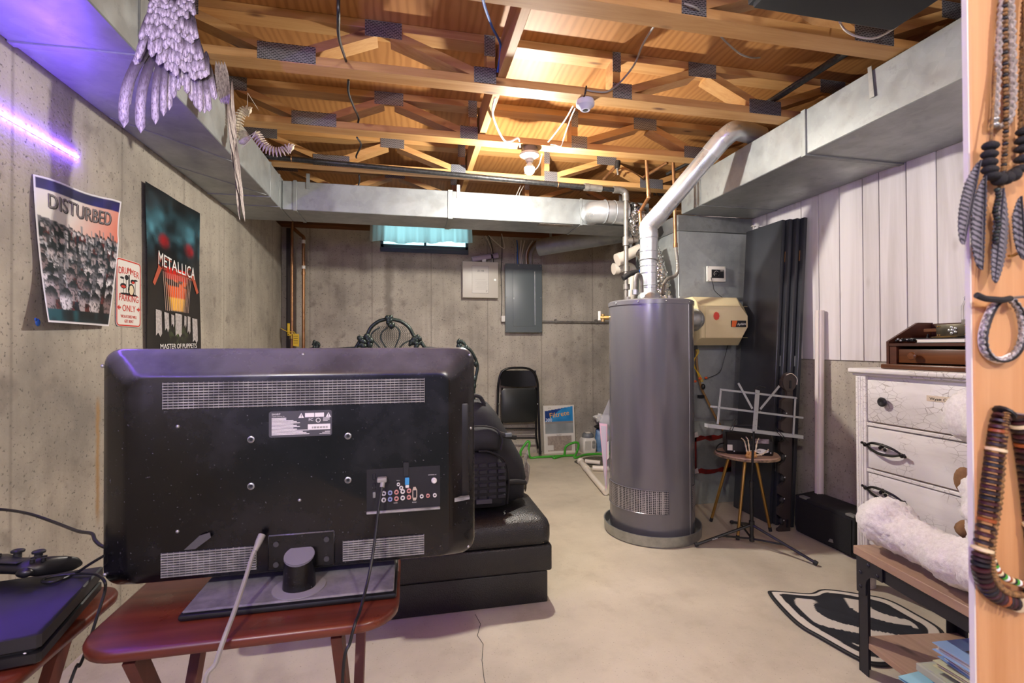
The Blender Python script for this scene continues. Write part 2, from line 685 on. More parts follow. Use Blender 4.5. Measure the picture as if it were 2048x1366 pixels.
# ---------------------------------------------------------------- floor trusses overhead
t = NT('nail_plate')
tc = t.coords((1, 1, 1), False)
sw = t.n('ShaderNodeSeparateXYZ')
t.l(tc, sw.inputs[0])
cb = t.n('ShaderNodeCombineXYZ')
t.l(sw.outputs[0], cb.inputs[0])
t.l(sw.outputs[2], cb.inputs[1])
br = t.n('ShaderNodeTexBrick', offset=.5)
br.inputs['Scale'].default_value = 1
br.inputs['Brick Width'].default_value = .016
br.inputs['Row Height'].default_value = .007
br.inputs['Mortar Size'].default_value = .0022
br.inputs['Color1'].default_value = lin('#22242a')
br.inputs['Color2'].default_value = lin('#2c2e34')
br.inputs['Mortar'].default_value = lin('#9fa3aa')
t.l(cb.outputs[0], br.inputs['Vector'])
t.set(br.outputs['Color'], .38, .7)
M['plate'] = t.mat

ZT = 2.40
TW = .089


def member(a, b, y0, t_=.038):
    """a flat 2x4 running from a to b in the x-z plane"""
    a, b = V((a[0], 0, a[1])), V((b[0], 0, b[1]))
    d = (b - a).normalized()
    n = V((-d.z, 0, d.x)) * t_ / 2
    mb = MB()
    vs = [a - n, b - n, b + n, a + n]
    vs = [V((p.x, y0, p.z)) for p in vs] + [V((p.x, y0 + TW, p.z)) for p in vs]
    return mb.add(vs, [(3, 2, 1, 0), (4, 5, 6, 7), (0, 1, 5, 4), (1, 2, 6, 5), (2, 3, 7, 6), (3, 0, 4, 7)])


def make_truss(y):
    r = thing('floor_truss', 'pine floor truss', 'truss', (XL, y, ZT), 'pine floor trusses overhead')
    obj('bottom_chord', MB().box(XL - .05, XR + .05, y, y + TW, ZT, ZT + .038, .002, 1), M['pine'], r)
    obj('top_chord', MB().box(XL - .05, XR + .05, y, y + TW, ZC - .038, ZC - .0005, .002, 1), M['pine'], r)
    lo, hi = ZT + .05, ZC - .05
    for a, b in (((-1.22, lo), (-1.0, hi)), ((-.90, hi), (-.57, lo)), ((-.44, lo), (-.14, hi)), ((-.07, hi), (.30, lo)),
                 ((1.07, lo), (1.43, hi)), ((1.51, hi), (1.80, lo)), ((1.88, lo), (2.22, hi)), ((2.3, hi), (2.56, lo))):
        obj('web', member(a, b, y), M['pine'], r)
    for x in (.375, .998):
        obj('post', MB().box(x - .019, x + .019, y, y + TW, ZT + .038, ZC - .038), M['pine'], r)
    for x0, x1, z0, z1 in ((-.618, -.387, 2.402, 2.475), (-.184, -.026, 2.555, 2.626), (.297, .4, 2.402, 2.475), (.345, .396, 2.53, 2.626),
                           (.978, 1.078, 2.402, 2.475), (.978, 1.02, 2.53, 2.626), (1.39, 1.545, 2.555, 2.626), (1.74, 1.93, 2.402, 2.475),
                           (-1.04, -.84, 2.555, 2.626), (2.18, 2.34, 2.555, 2.626)):
        obj('nail_plate', MB().box(x0, x1, y - .0025, y - .0003, z0, z1), M['plate'], r)
    return r


TY = [1.59 + .61 * k for k in range(-1, 6)]
tr0 = make_truss(TY[0])
tr0['label'] = 'pine floor truss over the black flat panel at the near end of the ceiling'
tl = ['pine floor truss whose chord runs just behind the black flat panel', 'pine floor truss with the white lamp socket hung on its chord',
      'pine floor truss carrying the lit bulb holder', 'pine floor truss directly above the long black iron pipe',
      'pine floor truss resting over the cross duct', 'pine floor truss behind the cross duct, closest to the window']
for y, l in zip(TY[1:], tl):
    dup(tr0, (XL, y, ZT), l)
obj('strongback_beam', MB().box(.41, .448, .9, YB, ZT + .04, ZT + .18, .002, 1), M['pine_y'],
    label='pine strongback board running across all the floor trusses', cat='beam', loc=(.43, 3, ZT + .04))
# ---------------------------------------------------------------- sheet metal ducts
DZ = 2.165


def duct_run(name, label, sections, seams, loc, mat='galv'):
    r = thing(name, label, 'duct', loc, 'rectangular galvanized ducts')
    for b in sections:
        obj('duct_section', MB().box(*b, .004, 1), M[mat], r)
    for b in seams:
        obj('seam_cleat', MB().box(*b, .0015, 1), M['galv2'], r)
    return r


XI = -.876
g = .001
dl = duct_run('supply_duct', 'rectangular galvanized duct running along the poster wall', [
    (XL + .002, XI, -1.5, 1.838, DZ, 2.392), (XL + .002, XI, 1.842, 3.40, DZ, 2.392), (XL + .002, XI - .001, 3.404, 4.03, DZ, 2.392)],
    [(XL + .002, XI + .006, 1.825, 1.855, DZ - .006, 2.393), (XL + .002, XI + .006, 3.39, 3.405, DZ - .005, 2.393), (XL + .002, XI + .004, 3.62, 3.64, DZ - .004, 2.393)],
    (XL + .18, 1.5, DZ))
for y0 in (2.35, 2.9):      # creased diagonals stiffening the sheet
    obj('seam_cleat', MB().tube([(XL + .01, y0, DZ - .001), (XI - .01, y0 + .45, DZ - .001)], .003, 6), M['galv2'], dl)
db = duct_run('supply_duct', 'rectangular galvanized cross duct in front of the back wall window', [
    (XI + .002, -.79, 3.69, 4.03, DZ, 2.372), (-.786, .31, 3.69, 4.03, DZ, 2.372), (.314, 1.36, 3.69, 4.03, DZ, 2.372), (1.364, 1.96, 3.69, 4.03, DZ, 2.372)],
    [(-.80, -.776, 3.683, 4.03, DZ - .006, 2.376), (.295, .331, 3.683, 4.03, DZ - .007, 2.378), (1.352, 1.372, 3.684, 4.03, DZ - .006, 2.376)], (.5, 3.85, DZ))
for x, h in ((-.70, 2.43), (.375, 2.42), (1.70, 2.42)):
    obj('hanger_strap', MB().box(x - .012, x + .012, 3.684, 3.688, 2.32, h), M['white'] if x > .3 and x < 1 else M['galv2'], db)
ob = MB().box(1.02, 1.30, 3.71, 3.78, DZ - .003, DZ - .0005)
obj('duct_label', ob, flat('dirty_label', '#a79f92', .7, 0, '#6d655b', 30), db, 'dirty paper label')
dr = duct_run('supply_duct', 'wide rectangular galvanized duct along the panelled side wall', [
    (1.99, XR - .014, -.8, 2.108, DZ, 2.395), (1.99, XR - .014, 2.112, 3.02, DZ, 2.395), (1.99, XR - .014, 3.024, 3.26, DZ, 2.395)],
    [(1.982, XR - .014, 2.095, 2.125, DZ - .008, 2.396), (1.984, XR - .014, 3.01, 3.03, DZ - .004, 2.396)], (2.3, 1.5, DZ))
obj('hanger_strap', MB().prism([(0, 0), (.022, 0), (.03, .14), (.012, .14)], (1.981, 1.72, 2.27), (0, 1, 0), (0, 0, 1), .002), M['steel'], dr)

# return air duct standing at the end of the wide duct
ra = thing('return_air_duct', 'tall galvanized return air drop behind the music stand', 'duct', (2.27, 3.5, 0))
PX0, PX1, PY = 1.965, 2.585, 3.262
obj('duct_collar', MB().box(PX0 - .006, PX1 + .006, PY - .008, 3.95, 2.045, DZ - .003, .003, 1), galvanized('sooty_galvanized', '#5c5f60', '#8f9291', .5, .5, 1), ra)
obj('duct_body', MB().box(PX0, PX1, PY, 3.95, .62, 2.044, .003, 1), M['galv'], ra)


def crease(a, b, c):
    return MB().add([(a[0], PY - .0025, a[1]), (b[0], PY - .0025, b[1]), (c[0], PY - .014, c[1])], [(0, 1, 2)])


mb = MB()
for z0, z1 in ((1.55, 2.04), (.64, 1.54)):
    zc = (z0 + z1) / 2
    P = [(PX0 + .004, z0), (PX1 - .004, z0), (PX1 - .004, z1), (PX0 + .004, z1)]
    for i in range(4):
        q = crease(P[i], P[(i + 1) % 4], ((PX0 + PX1) / 2, zc))
        mb.add(q.v, q.f)
obj('cross_broken_panel', mb, M['galv'], ra, ang=2)
obj('drive_cleat', MB().box(PX0, PX1, PY - .012, PY, 1.535, 1.555, .002, 1), M['steel'], ra)
obj('filter_door', MB().box(2.08, 2.365, PY - .012, PY + .01, .255, .50, .003, 1), M['galv2'], ra)
obj('duct_base', MB().box(PX0 + .02, PX1 - .06, PY + .004, 3.95, 0, .62, .003, 1), galvanized('pale_spangled_galvanized', '#9aa19c', '#b9c0ba', .42, .6, .3), ra)
M['tape'] = flat('torn_red_tape', '#8e1d17', .35, 0, '#2a1512', 16)
mb = MB()
fx0, fx1, fz0, fz1 = 2.06, 2.385, .235, .52
for (x0, x1, z0, z1) in ((fx0, fx1, fz1 - .04, fz1), (fx0, fx1, fz0, fz0 + .035), (fx0, fx0 + .035, fz0, fz1), (fx1 - .04, fx1, fz0, fz1)):
    n = 9
    top = [(x0 + (x1 - x0) * i / n, z1 + random.uniform(-.012, .008)) for i in range(n, -1, -1)]
    bot = [(x0 + (x1 - x0) * i / n, z0 + random.uniform(-.008, .012)) for i in range(n + 1)]
    mb.prism(bot + top, (0, PY - .013, 0), (1, 0, 0), (0, 0, 1), .0015)
obj('sealing_tape', mb, M['tape'], ra, 'torn red sealing tape')
for z in (.53, .26):
    obj('torn_sticker', MB().prism([(0, 0), (.06, .01), (.05, .05), (.02, .035), (-.01, .06)], (2.05, PY - .017, z - .03), (1, 0, 0), (0, 0, 1), .001), M['white'], ra)

# humidistat on the return duct
hs = thing('humidistat', 'small white framed black humidistat on the return air duct', 'control', (2.255, PY, 1.725))
x0, x1, z0, z1 = 2.185, 2.342, 1.668, 1.783
fy = PY - .029
obj('faceplate', MB().box(x0, x1, fy, PY - .0145, z0, z1, .003, 2), M['white'], hs)
obj('dial_panel', MB().box(x0 + .035, x1 - .017, fy - .004, fy, z0 + .026, z1 - .025, .002, 1), M['ink'], hs)
dm = Matrix.Rotation(PI / 2, 4, 'X')
obj('dial', MB().lathe([(.017, 0), (.017, .008), (.013, .011), (.0, .011)], (x0 + .075, fy - .004, 1.726), 20, 0, dm), M['black'], hs)
mk = MB().text('Aprilaire', (x1 - .035, fy - .0045, z1 - .036), (1, 0, 0), (0, 0, 1), .005, 0)
mk.tube([(x0 + .075 + .021 * math.cos(a), fy - .0045, 1.726 + .021 * math.sin(a)) for a in np.linspace(-.6, 3.8, 20)], .0008, 5)
obj('lettering', mk, M['inkwhite'], hs)
for px, pz in ((x0 + .007, z0 + .007), (x1 - .007, z0 + .007), (x0 + .007, z1 - .007), (x1 - .007, z1 - .007)):
    obj('screw', MB().ell((px, fy, pz), .0035, 8, 5), M['steel'], hs)
obj('wire', MB().tube(smooth([(x0 + .03, fy - .002, z0 + .03), (x0 + .04, fy - .01, 1.65), (2.25, PY - .024, 1.60), (2.32, PY - .024, 1.545)]), .0022, 6), M['cableblack'], hs)

# cream whole-house humidifier
hu = thing('humidifier', 'cream bypass humidifier mounted beside the grey water heater', 'humidifier', (2.15, 3.2, 1.2))
M['cream'] = flat('cream_enamel', '#d3c49c', .4, 0, '#c9b98f', 3)
loops = []
for y, (a, b, c, d) in ((PY - .012, (1.975, 2.392, 1.19, 1.535)), (3.1, (1.975, 2.392, 1.19, 1.535)), (3.03, (1.985, 2.365, 1.235, 1.475)), (3.02, (1.992, 2.36, 1.24, 1.468))):
    loops.append([(a, y, c), (b - .05, y, c), (b, y, c + .08), (b, y, d - .07), (b - .06, y, d), (a, y, d)])
mb = loft(MB(), loops[::-1])
obj('housing', mb, M['cream'], hu, ang=20)
mb = MB()
for z in (1.243, 1.464):
    mb.box(1.995, 2.357, 3.0165, 3.0185, z - .001, z + .001)
mb.box(2.02, 2.022, 3.0165, 3.0185, 1.243, 1.464)
obj('panel_groove', mb, flat('cream_shadow_line', '#b3a477', .5), hu)
pts = []
for i in range(28):
    a = 2 * PI * i / 28
    rr = .032 if i % 2 else .024
    pts.append((rr * math.cos(a) * .85, rr * math.sin(a)))
obj('sunburst_mark', MB().prism(pts, (2.11, 3.019, 1.395), (1, 0, 0), (0, 0, 1), .0012), M['red'], hu)
bz = 1.318
bd = obj('badge', MB().box(2.225, 2.345, 3.0155, 3.019, bz, bz + .046), M['ink'], hu)
obj('orange_flash', MB().prism([(0, 0), (.03, 0), (.045, .044), (.004, .044)], (2.228, 3.0155, bz + .001), (1, 0, 0), (0, 0, 1), .0008), flat('orange_print', '#d9642a', .5), bd)
obj('lettering', MB().text('Aprilaire', (2.308, 3.0152, bz + .014), (1, 0, .05), (0, 0, 1), .017, 0, squash=.8), M['inkwhite'], bd)
mb = MB().tube(smooth([(1.985, 3.075, 1.37), (1.94, 3.06, 1.37), (1.90, 3.075, 1.36), (1.875, 3.10, 1.35), (1.86, 3.14, 1.35)]), .073, 20)
mb.tube([(1.974, 3.072, 1.37), (1.962, 3.068, 1.37)], .08, 20)
obj('bypass_pipe', mb, M['steel'], hu, ang=50)
obj('terminal_box', MB().box(1.955, 2.03, 3.12, 3.2, 1.16, 1.192, .003, 1), M['black'], hu)
for i, (dx, c) in enumerate(((0, 'yellow'), (.012, 'yellow'))):
    obj('wire', MB().tube(smooth([(2.03 + dx, 3.18, 1.185), (2.07 + dx, 3.19, 1.14), (2.05 - dx, 3.205, 1.06), (2.09 + dx, 3.208, .97), (2.115 + dx, 3.208, .92)]), .003, 6), M[c], hu)
obj('wire', MB().tube(smooth([(2.33, 3.2, 1.19), (2.31, 3.22, 1.08), (2.27, 3.215, .99), (2.18, 3.212, .95), (2.14, 3.208, .94)]), .0025, 6), M['cableblack'], hu)
obj('wire_nuts', MB().ell((2.10, 3.205, .945), (.012, .01, .009)).ell((2.15, 3.205, .95), (.012, .01, .009)).ell((2.06, 3.205, .925), (.012, .01, .009)), flat('orange_wire_nut', '#d4551f', .4), hu)
obj('plug', MB().ell((2.125, 3.205, .885), (.016, .014, .022)), M['black'], hu)
hz = thing('drain_hose', 'brown drain hose slanting across the return duct behind the music stand', 'hose', (2.2, 3.23, .9))
obj('hose', MB().tube(smooth([(2.09, 3.237, 1.17), (2.10, 3.237, 1.02), (2.13, 3.237, .88), (2.2, 3.237, .74), (2.28, 3.237, .6), (2.37, 3.237, .47)]), .009, 8), flat('brown_vinyl_hose', '#8a6a3f', .4), hz)
obj('hose_clip', MB().box(2.105, 2.15, 3.226, 3.247, .80, .82), M['black'], hz)

# ---------------------------------------------------------------- water heater
HC = V((1.536, 2.887, 0))
dC, eC = V((-.469, -.883, 0)), V((.883, -.469, 0))


def cylp(phi, r, z):
    a = math.radians(phi)
    return HC + r * (math.cos(a) * dC + math.sin(a) * eC) + V((0, 0, z))


pan = obj('drain_pan', MB().lathe([(.0, .002), (.296, .002), (.302, .01), (.302, .062), (.305, .066), (.298, .066), (.295, .06), (.293, .012), (.0, .012)], HC, 64),
          M['steel'], label='round shallow metal drain pan under the grey water heater', cat='drain pan', loc=HC)
wh = thing('water_heater', 'tall grey cylindrical water heater standing in a metal pan', 'water heater', HC + V((0, 0, .013)))
t = NT('grey_heater_jacket')
t.set(t.ramp(t.noise(t.coords((1, 1, .2)), 4, 4), [(.3, '#6d6c72'), (.7, '#7b7a80')]), .2, .4)
M['jacket'] = t.mat
R = .264
obj('tank', MB().lathe([(.0, .014), (R - .004, .014), (R, .03), (R, 1.445)], HC, 72), M['jacket'], wh)
obj('top_cover', MB().lathe([(R, 1.442), (R + .004, 1.442), (R + .004, 1.466), (R - .006, 1.474), (.0, 1.478)], HC, 72), flat('grey_top_cover', '#77767b', .3, .4), wh)
for ph in (-50, -15, 20, 58, 100, 150, 200, 250):
    obj('screw', MB().ell(cylp(ph, R + .005, 1.455), .005, 8, 6), M['steel'], wh)
obj('jacket_seam', MB().tube([cylp(58, R + .0005, .03), cylp(58, R + .0005, 1.442)], .002, 6), M['steel'], wh)


def patch(p0, p1, z0, z1, r, n=24):
    mb = MB()
    return mb.sheet(lambda u, v: cylp(p0 + (p1 - p0) * u, r, z0 + (z1 - z0) * v), n, 2)


t = NT('perforated_access_panel')
tc = t.coords((1, 1, 1), False)
vo = t.n('ShaderNodeTexVoronoi')
vo.inputs['Scale'].default_value = 95
vo.inputs['Randomness'].default_value = .1
t.l(tc, vo.inputs['Vector'])
t.set(t.ramp(vo.outputs['Distance'], [(.38, '#2a2930'), (.5, '#a9a6a6')]), .4, .5)
M['perf'] = t.mat
obj('air_intake_grille', patch(-78, 22, .185, .325, R + .002), M['perf'], wh)
obj('air_intake_grille', patch(64, 80, .20, .33, R + .002), M['perf'], wh)
obj('access_panel_rim', MB().tube([cylp(a, R + .002, .185) for a in range(-78, 23, 5)] + [cylp(a, R + .002, .325) for a in range(22, -79, -5)], .0035, 6, closed=True), M['jacket'], wh)
dh = MB().lathe([(.075, 1.478), (.07, 1.515), (.05, 1.535), (.05, 1.56)], HC + V((-.01, 0, 0)), 24)
obj('draft_hood', dh, M['pipe'], wh)
for k in range(4):
    a = k * PI / 2 + .6
    obj('hood_leg', MB().box(-.006, .006, .07, .074, 1.474, 1.50, M=Matrix.Translation(HC + V((-.01, 0, 0))) @ Matrix.Rotation(a, 4, 'Z')), M['steel'], wh)
for px, tp in ((-.14, 1.60), (.12, 1.58)):
    q = HC + V((px * .883, -px * .469, 0))
    obj('pipe_nipple', MB().cyl(q + V((0, 0, 1.475)), q + V((0, 0, 1.51)), .017, 12), M['greypipe'], wh)
tv = MB().cyl(cylp(-88, R - .005, 1.375), cylp(-88, R + .055, 1.375), .013, 10).cyl(cylp(-88, R + .04, 1.40), cylp(-88, R + .04, 1.35), .012, 10)
vv = obj('relief_valve', tv, flat('brass', '#b79a5c', .3, .8), wh)
obj('valve_lever', MB().box(-.004, .004, -.012, .012, 0, .06, M=Matrix.Translation(cylp(-88, R + .062, 1.36))), M['white'], vv)
# documents in a plastic pouch hung on the tank
pp = thing('document_pouch', 'clear document pouch with a pink bordered sheet, stuck on the water heater', 'pouch', cylp(-90, R, .6))
t = NT('clear_pouch')
t.set('#b9bcbf', .25)
t.p.inputs['Alpha'].default_value = .45
M['pouch'] = t.mat


def pv(a, b):
    p = cylp(-86, R + .012 + .07 * (1 - a), 0)
    return V((p.x, p.y, b))


obj('pouch', MB().add([pv(.2, .68), pv(1.15, .84), pv(1.15, .30), pv(.75, .22)], [(0, 1, 2, 3)]), M['pouch'], pp, recalc=False)
sh = obj('instruction_sheet', MB().prism([(0, 0), (.045, -.42), (.052, -.425), (.06, 0)], cylp(-84, R + .066, .68), -eC * 0 + V((.6, -.8, 0)), (0, 0, 1), .0015), flat('pink_bordered_paper', '#d4aebb', .6), pp)
obj('printed_area', MB().prism([(.012, -.015), (.044, -.40), (.05, -.40), (.052, -.015)], cylp(-84, R + .066, .68) + V((-.0012, -.001, 0)), V((.6, -.8, 0)), (0, 0, 1), .002), flat('grey_print', '#b9b2bb', .6), sh)
obj('folded_paper', MB().prism([(0, 0), (.024, .02), (.026, -.09), (.0, -.12)], cylp(-80, R + .03, .55), V((.7, -.7, 0)), (0, 0, 1), .0015), M['white'], pp)

# vent pipe of the heater
fl = thing('flue_pipe', 'shiny galvanized flue pipe rising slantwise from the water heater', 'pipe', HC + V((-.01, 0, 1.56)))
b0 = HC + V((-.01, 0, 1.561))
b1 = V((b0.x + .003, b0.y, 1.90))
e1 = at(1302, 448, y=2.87)
e2 = at(1442, 282, y=2.58)
top = at(1468, 262, y=2.53)
r_ = .056
obj('pipe_section', MB().cyl(b0, b0 + V((0, 0, .17)), r_ - .004, 28, r2=r_ - .001), M['pipe'], fl, ang=50)
obj('pipe_section', MB().cyl(b0 + V((0, 0, .16)), b1, r_, 28), M['pipe'], fl, ang=50)
for z in (1.58, 1.66, 1.705, 1.75, 1.80, 1.885):
    obj('pipe_bead', MB().tube([(b0.x + (r_ + .001) * math.cos(a), b0.y + (r_ + .001) * math.sin(a), z) for a in np.linspace(0, 2 * PI, 28, False)], .0025, 6, closed=True), M['pipe'], fl)
obj('drawband', MB().tube([(b0.x + (r_ + .002) * math.cos(a), b0.y + (r_ + .002) * math.sin(a), 1.735 + .012 * math.cos(a + 2.4)) for a in np.linspace(0, 2 * PI, 28, False)], .004, 6, closed=True), M['steel'], fl)
dd = (e2 - e1).normalized()
mid = V((b1.x, b1.y, 1.965))
obj('elbow', MB().tube(smooth([b1 - V((0, 0, .01)), b1 + V((0, 0, .02)), mid, e1 + dd * .06, e1 + dd * .10], 5), r_ + .002, 28), M['pipe'], fl, ang=60)
obj('pipe_section', MB().cyl(e1 + dd * .07, e2 - dd * .07, r_, 28), M['pipe'], fl, ang=50)
obj('pipe_section', MB().cyl(e2 - dd * .09, e2 + dd * .02, r_ + .003, 28), M['pipe'], fl, ang=50)
obj('elbow', MB().tube(smooth([e2, top, top + V((.09, .01, .005)), top + V((.2, .02, -.01))], 5), r_ + .002, 28), M['pipe'], fl, ang=60)

# round branch duct, foil flex ducts and pvc
bp = thing('branch_duct', 'round galvanized branch elbow leaving the cross duct over the electric panel', 'duct', (1.5, 3.6, 2.24))
obj('elbow', MB().tube(smooth([(1.44, 3.677, 2.25), (1.44, 3.660, 2.25), (1.435, 3.60, 2.245), (1.50, 3.56, 2.24), (1.575, 3.55, 2.24)], 5), .088, 28), M['pipe'], bp, ang=60)
obj('pipe_section', MB().cyl((1.57, 3.55, 2.24), (1.68, 3.55, 2.235), .088, 28), M['pipe'], bp, ang=60)
for x in (1.50, 1.575, 1.66):
    obj('pipe_bead', MB().tube([(x, 3.552 + .0895 * math.cos(a), 2.24 + .0895 * math.sin(a)) for a in np.linspace(0, 2 * PI, 28, False)], .003, 6, closed=True), M['pipe'], bp)
rb2 = thing('branch_duct', 'dark round branch duct under the cross duct near the ceiling', 'duct', (1.6, 4.3, 2.13))
obj('pipe_section', MB().cyl((1.30, 4.75, 2.19), (1.98, 4.25, 2.25), .085, 24), M['galv2'], rb2, ang=60)
obj('hanger_strap', MB().box(1.385, 1.41, 4.66, 4.664, 2.24, 2.3995), M['steel'], rb2)
t = NT('crinkled_foil')
vec = t.coords()
t.set('#c9c7c4', .22, .95)
vo = t.n('ShaderNodeTexVoronoi', feature='F1')
vo.inputs['Scale'].default_value = 42
t.l(vec, vo.inputs['Vector'])
t.bump(vo.outputs['Distance'], .9, .02)
M['foil'] = t.mat


def flex(pts, r, amp, k):
    P = smooth(pts, k)
    return MB().tube(P, [r + (amp if i % 2 else -amp) + random.uniform(-.004, .004) for i in range(len(P))], 22)


f1 = thing('flexible_duct', 'crinkled foil flexible duct joining the round branch elbow', 'duct', (1.75, 3.5, 2.1))
obj('foil_sleeve', flex([(1.724, 3.55, 2.235), (1.755, 3.549, 2.232), (1.79, 3.50, 2.13), (1.795, 3.46, 2.06)], .085, .005, 7), M['foil'], f1, ang=25)
f2 = thing('flexible_duct', 'thick foil insulated duct slanting down behind the flue pipe', 'duct', (1.85, 3.3, 1.7))
obj('foil_sleeve', flex([(1.80, 3.44, 1.94), (1.82, 3.41, 1.86), (1.845, 3.37, 1.70), (1.86, 3.35, 1.56), (1.86, 3.35, 1.2), (1.86, 3.35, .6), (1.86, 3.35, .01)], .085, .006, 8), M['foil'], f2, ang=25)
vp = thing('vent_pipe', 'white pvc vent pipe with an elbow behind the flue', 'pipe', (1.65, 3.5, 1.85))
obj('pipe_section', MB().tube([at(1240, 517, y=3.75), at(1280, 498, y=3.75)], .045, 20), M['pvc'], vp, ang=50)
obj('coupling', MB().tube([at(1234, 520, y=3.75), at(1243, 516, y=3.75)], .052, 20), M['pvc'], vp, ang=50)
q = at(1262, 507, y=3.75)
obj('hanger_strap', MB().box(q.x - .01, q.x + .01, 3.75, 3.753, q.z + .03, DZ - .0015), M['steel'], vp)
vp2 = thing('vent_pipe', 'lower white pvc vent pipe turning down beside the water heater', 'pipe', (1.65, 3.6, 1.7))
obj('pipe_section', MB().tube(smooth([at(1232, 537, y=3.90), at(1252, 534, y=3.90), at(1263, 540, y=3.90), at(1264, 565, y=3.90), at(1258, 600, y=3.90)], 5), .043, 20), M['pvc'], vp2, ang=60)
q = at(1250, 534, y=3.90)
obj('hanger_strap', MB().box(q.x - .01, q.x + .01, 3.9, 3.903, q.z + .03, DZ - .0015), M['steel'], vp2)
obj('coupling', MB().tube([at(1227, 538, y=3.90), at(1236, 537, y=3.90)], .05, 20), M['pvc'], vp2, ang=50)
vh = thing('condensate_hose', 'black rubber hose with a blue clamp behind the flue', 'hose', (1.66, 3.3, 1.6))
obj('hose', MB().tube(smooth([at(1246, 557, y=3.3), at(1262, 547, y=3.3), at(1290, 540, y=3.3)], 6), .02, 12), M['blackmat'], vh)
obj('clamp', MB().tube([at(1277, 545, y=3.3), at(1282, 543, y=3.3)], .024, 14), M['cableblue'], vh)

# gas line and water pipes
gp = thing('gas_pipe', 'long black iron gas pipe strapped under the trusses', 'pipe', (.4, 3.37, 2.41))
P0, P1 = V((-1.2, 3.372, 2.425)), V((1.50, 3.372, 2.355))
obj('pipe', MB().cyl(P0, P1, .017, 14), M['ironpipe'], gp)
obj('coupling', MB().cyl(P0.lerp(P1, .925), P0.lerp(P1, .965), .025, 14).cyl(P0.lerp(P1, .915), P0.lerp(P1, .928), .028, 14), M['greypipe'], gp)
for f in (.17, .84):
    q = P0.lerp(P1, f)
    obj('pipe_strap', MB().tube([(q.x, q.y + .019 * math.cos(a), q.z + .019 * math.sin(a)) for a in np.linspace(0, 2 * PI, 14, False)], .003, 5, closed=True).box(q.x - .008, q.x + .008, q.y + .017, q.y + .048, q.z + .015, q.z + .02), M['copper'], gp)
dp = thing('gas_drop', 'grey iron drop pipe with a tee beside the flue', 'pipe', (1.6, 3.37, 2.3))
E0 = P1 + V((.0, 0, 0))
obj('elbow', MB().tube(smooth([E0, E0 + V((.06, 0, 0)), E0 + V((.095, 0, -.02)), E0 + V((.10, 0, -.08))], 5), .026, 14), M['greypipe'], dp)
xd = E0.x + .10
zt = at(1250, 482, y=3.372).z
obj('pipe', MB().cyl((xd, 3.372, E0.z - .07), (xd, 3.372, zt), .018, 14), M['greypipe'], dp)
obj('tee', MB().cyl((xd, 3.372, zt + .03), (xd, 3.372, zt - .035), .027, 14).cyl((xd, 3.372, zt), (xd + .045, 3.36, zt), .026, 14), M['greypipe'], dp)
obj('pipe', MB().cyl((xd + .04, 3.36, zt), (xd + .085, 3.355, zt + .004), .016, 12), M['greypipe'], dp)
obj('pipe', MB().cyl((xd, 3.372, zt - .03), (xd - .005, 3.372, 1.40), .017, 14), M['greypipe'], dp)
obj('coupling', MB().cyl((xd, 3.372, zt - .19), (xd, 3.372, zt - .23), .024, 12).cyl((xd, 3.372, 1.65), (xd, 3.372, 1.61), .026, 12), M['greypipe'], dp)


def pipe(label, pts, r, mat='copper', name='copper_pipe', fit=(), k=0):
    P = smooth(pts, k) if k else [V(p) for p in pts]
    o = thing(name, label, 'pipe', P[0])
    if k:
        obj('pipe', MB().tube(P, r, 10), M[mat], o)
    else:
        mb = MB()
        for a, b in zip(P, P[1:]):
            mb.cyl(a, b, r, 12)
        for q in P[1:-1]:
            mb.ell(q, r * 1.25, 12, 8)
        obj('pipe', mb, M[mat], o)
    for a, b in fit:
        obj('fitting', MB().cyl(a, b, r * 1.3, 12), M[mat], o)
    return o


yc = 2.98
q = [at(1283, 301, y=yc), at(1292, 303, y=yc), at(1297, 395, y=yc), at(1280, 424, y=yc), at(1284, 480, y=yc)]
pipe('copper water pipe with a jog, in front of the cross duct end', q, .0115, fit=((q[2] + V((0, 0, .02)), q[2] + V((0, 0, .05))),))
q = [at(1346, 318, y=3.05), at(1349, 400, y=3.05), at(1351, 492, y=3.05)]
o = pipe('straight copper water pipe passing behind the slanted flue', q, .0115, fit=((q[1], q[1] - V((0, 0, .04))), (q[2] + V((0, 0, .02)), q[2] - V((0, 0, .01)))))
cn = thing('water_connector', 'corrugated flexible water connector curving onto the heater top behind the flue', 'hose', q[2])
P = smooth([q[2], at(1355, 530, y=3.05), at(1352, 550, y=3.03), at(1335, 558, y=3.0), at(1327, 572, y=2.96), at(1326, 590, y=2.93)], 14)
obj('hose', MB().tube(P, [.011 + .0016 * (i % 2) for i in range(len(P))], 10), M['greypipe'], cn, ang=20)
cn = thing('water_connector', 'grey hooked water connector on the heater top in front of the gas drop', 'hose', at(1273, 590, y=2.92))
P = smooth([at(1270, 589, y=2.80), at(1271, 560, y=2.80), at(1274, 551, y=2.80), at(1279, 551, y=2.81), at(1282, 560, y=2.82), at(1283, 585, y=2.83)], 8)
obj('hose', MB().tube(P, .014, 10), M['greypipe'], cn)
obj('nut', MB().cyl(P[0], P[0] + V((0, 0, .03)), .019, 6), M['steel'], cn)
pipe('copper pipe slanting between the trusses nearest the lit bulb', [at(1239, 325, z=2.52), at(1207, 359, z=2.47)], .012)
pipe('copper pipe slanting between the trusses above the flue', [at(1335, 325, z=2.52), at(1270, 365, z=2.47)], .012)
pipe('thin copper tube arching between the trusses', [at(1228, 352, z=2.47), at(1240, 340, z=2.48), at(1262, 342, z=2.48), at(1290, 362, z=2.46), at(1318, 395, z=2.42), at(1335, 432, y=3.3)], .005, k=6, name='copper_tube')
pipe('black insulated pipe running through the trusses toward the wide duct', [(1.90, 2.44, 2.50), (1.93, 1.62, 2.50)], .017, 'ironpipe', 'black_pipe')
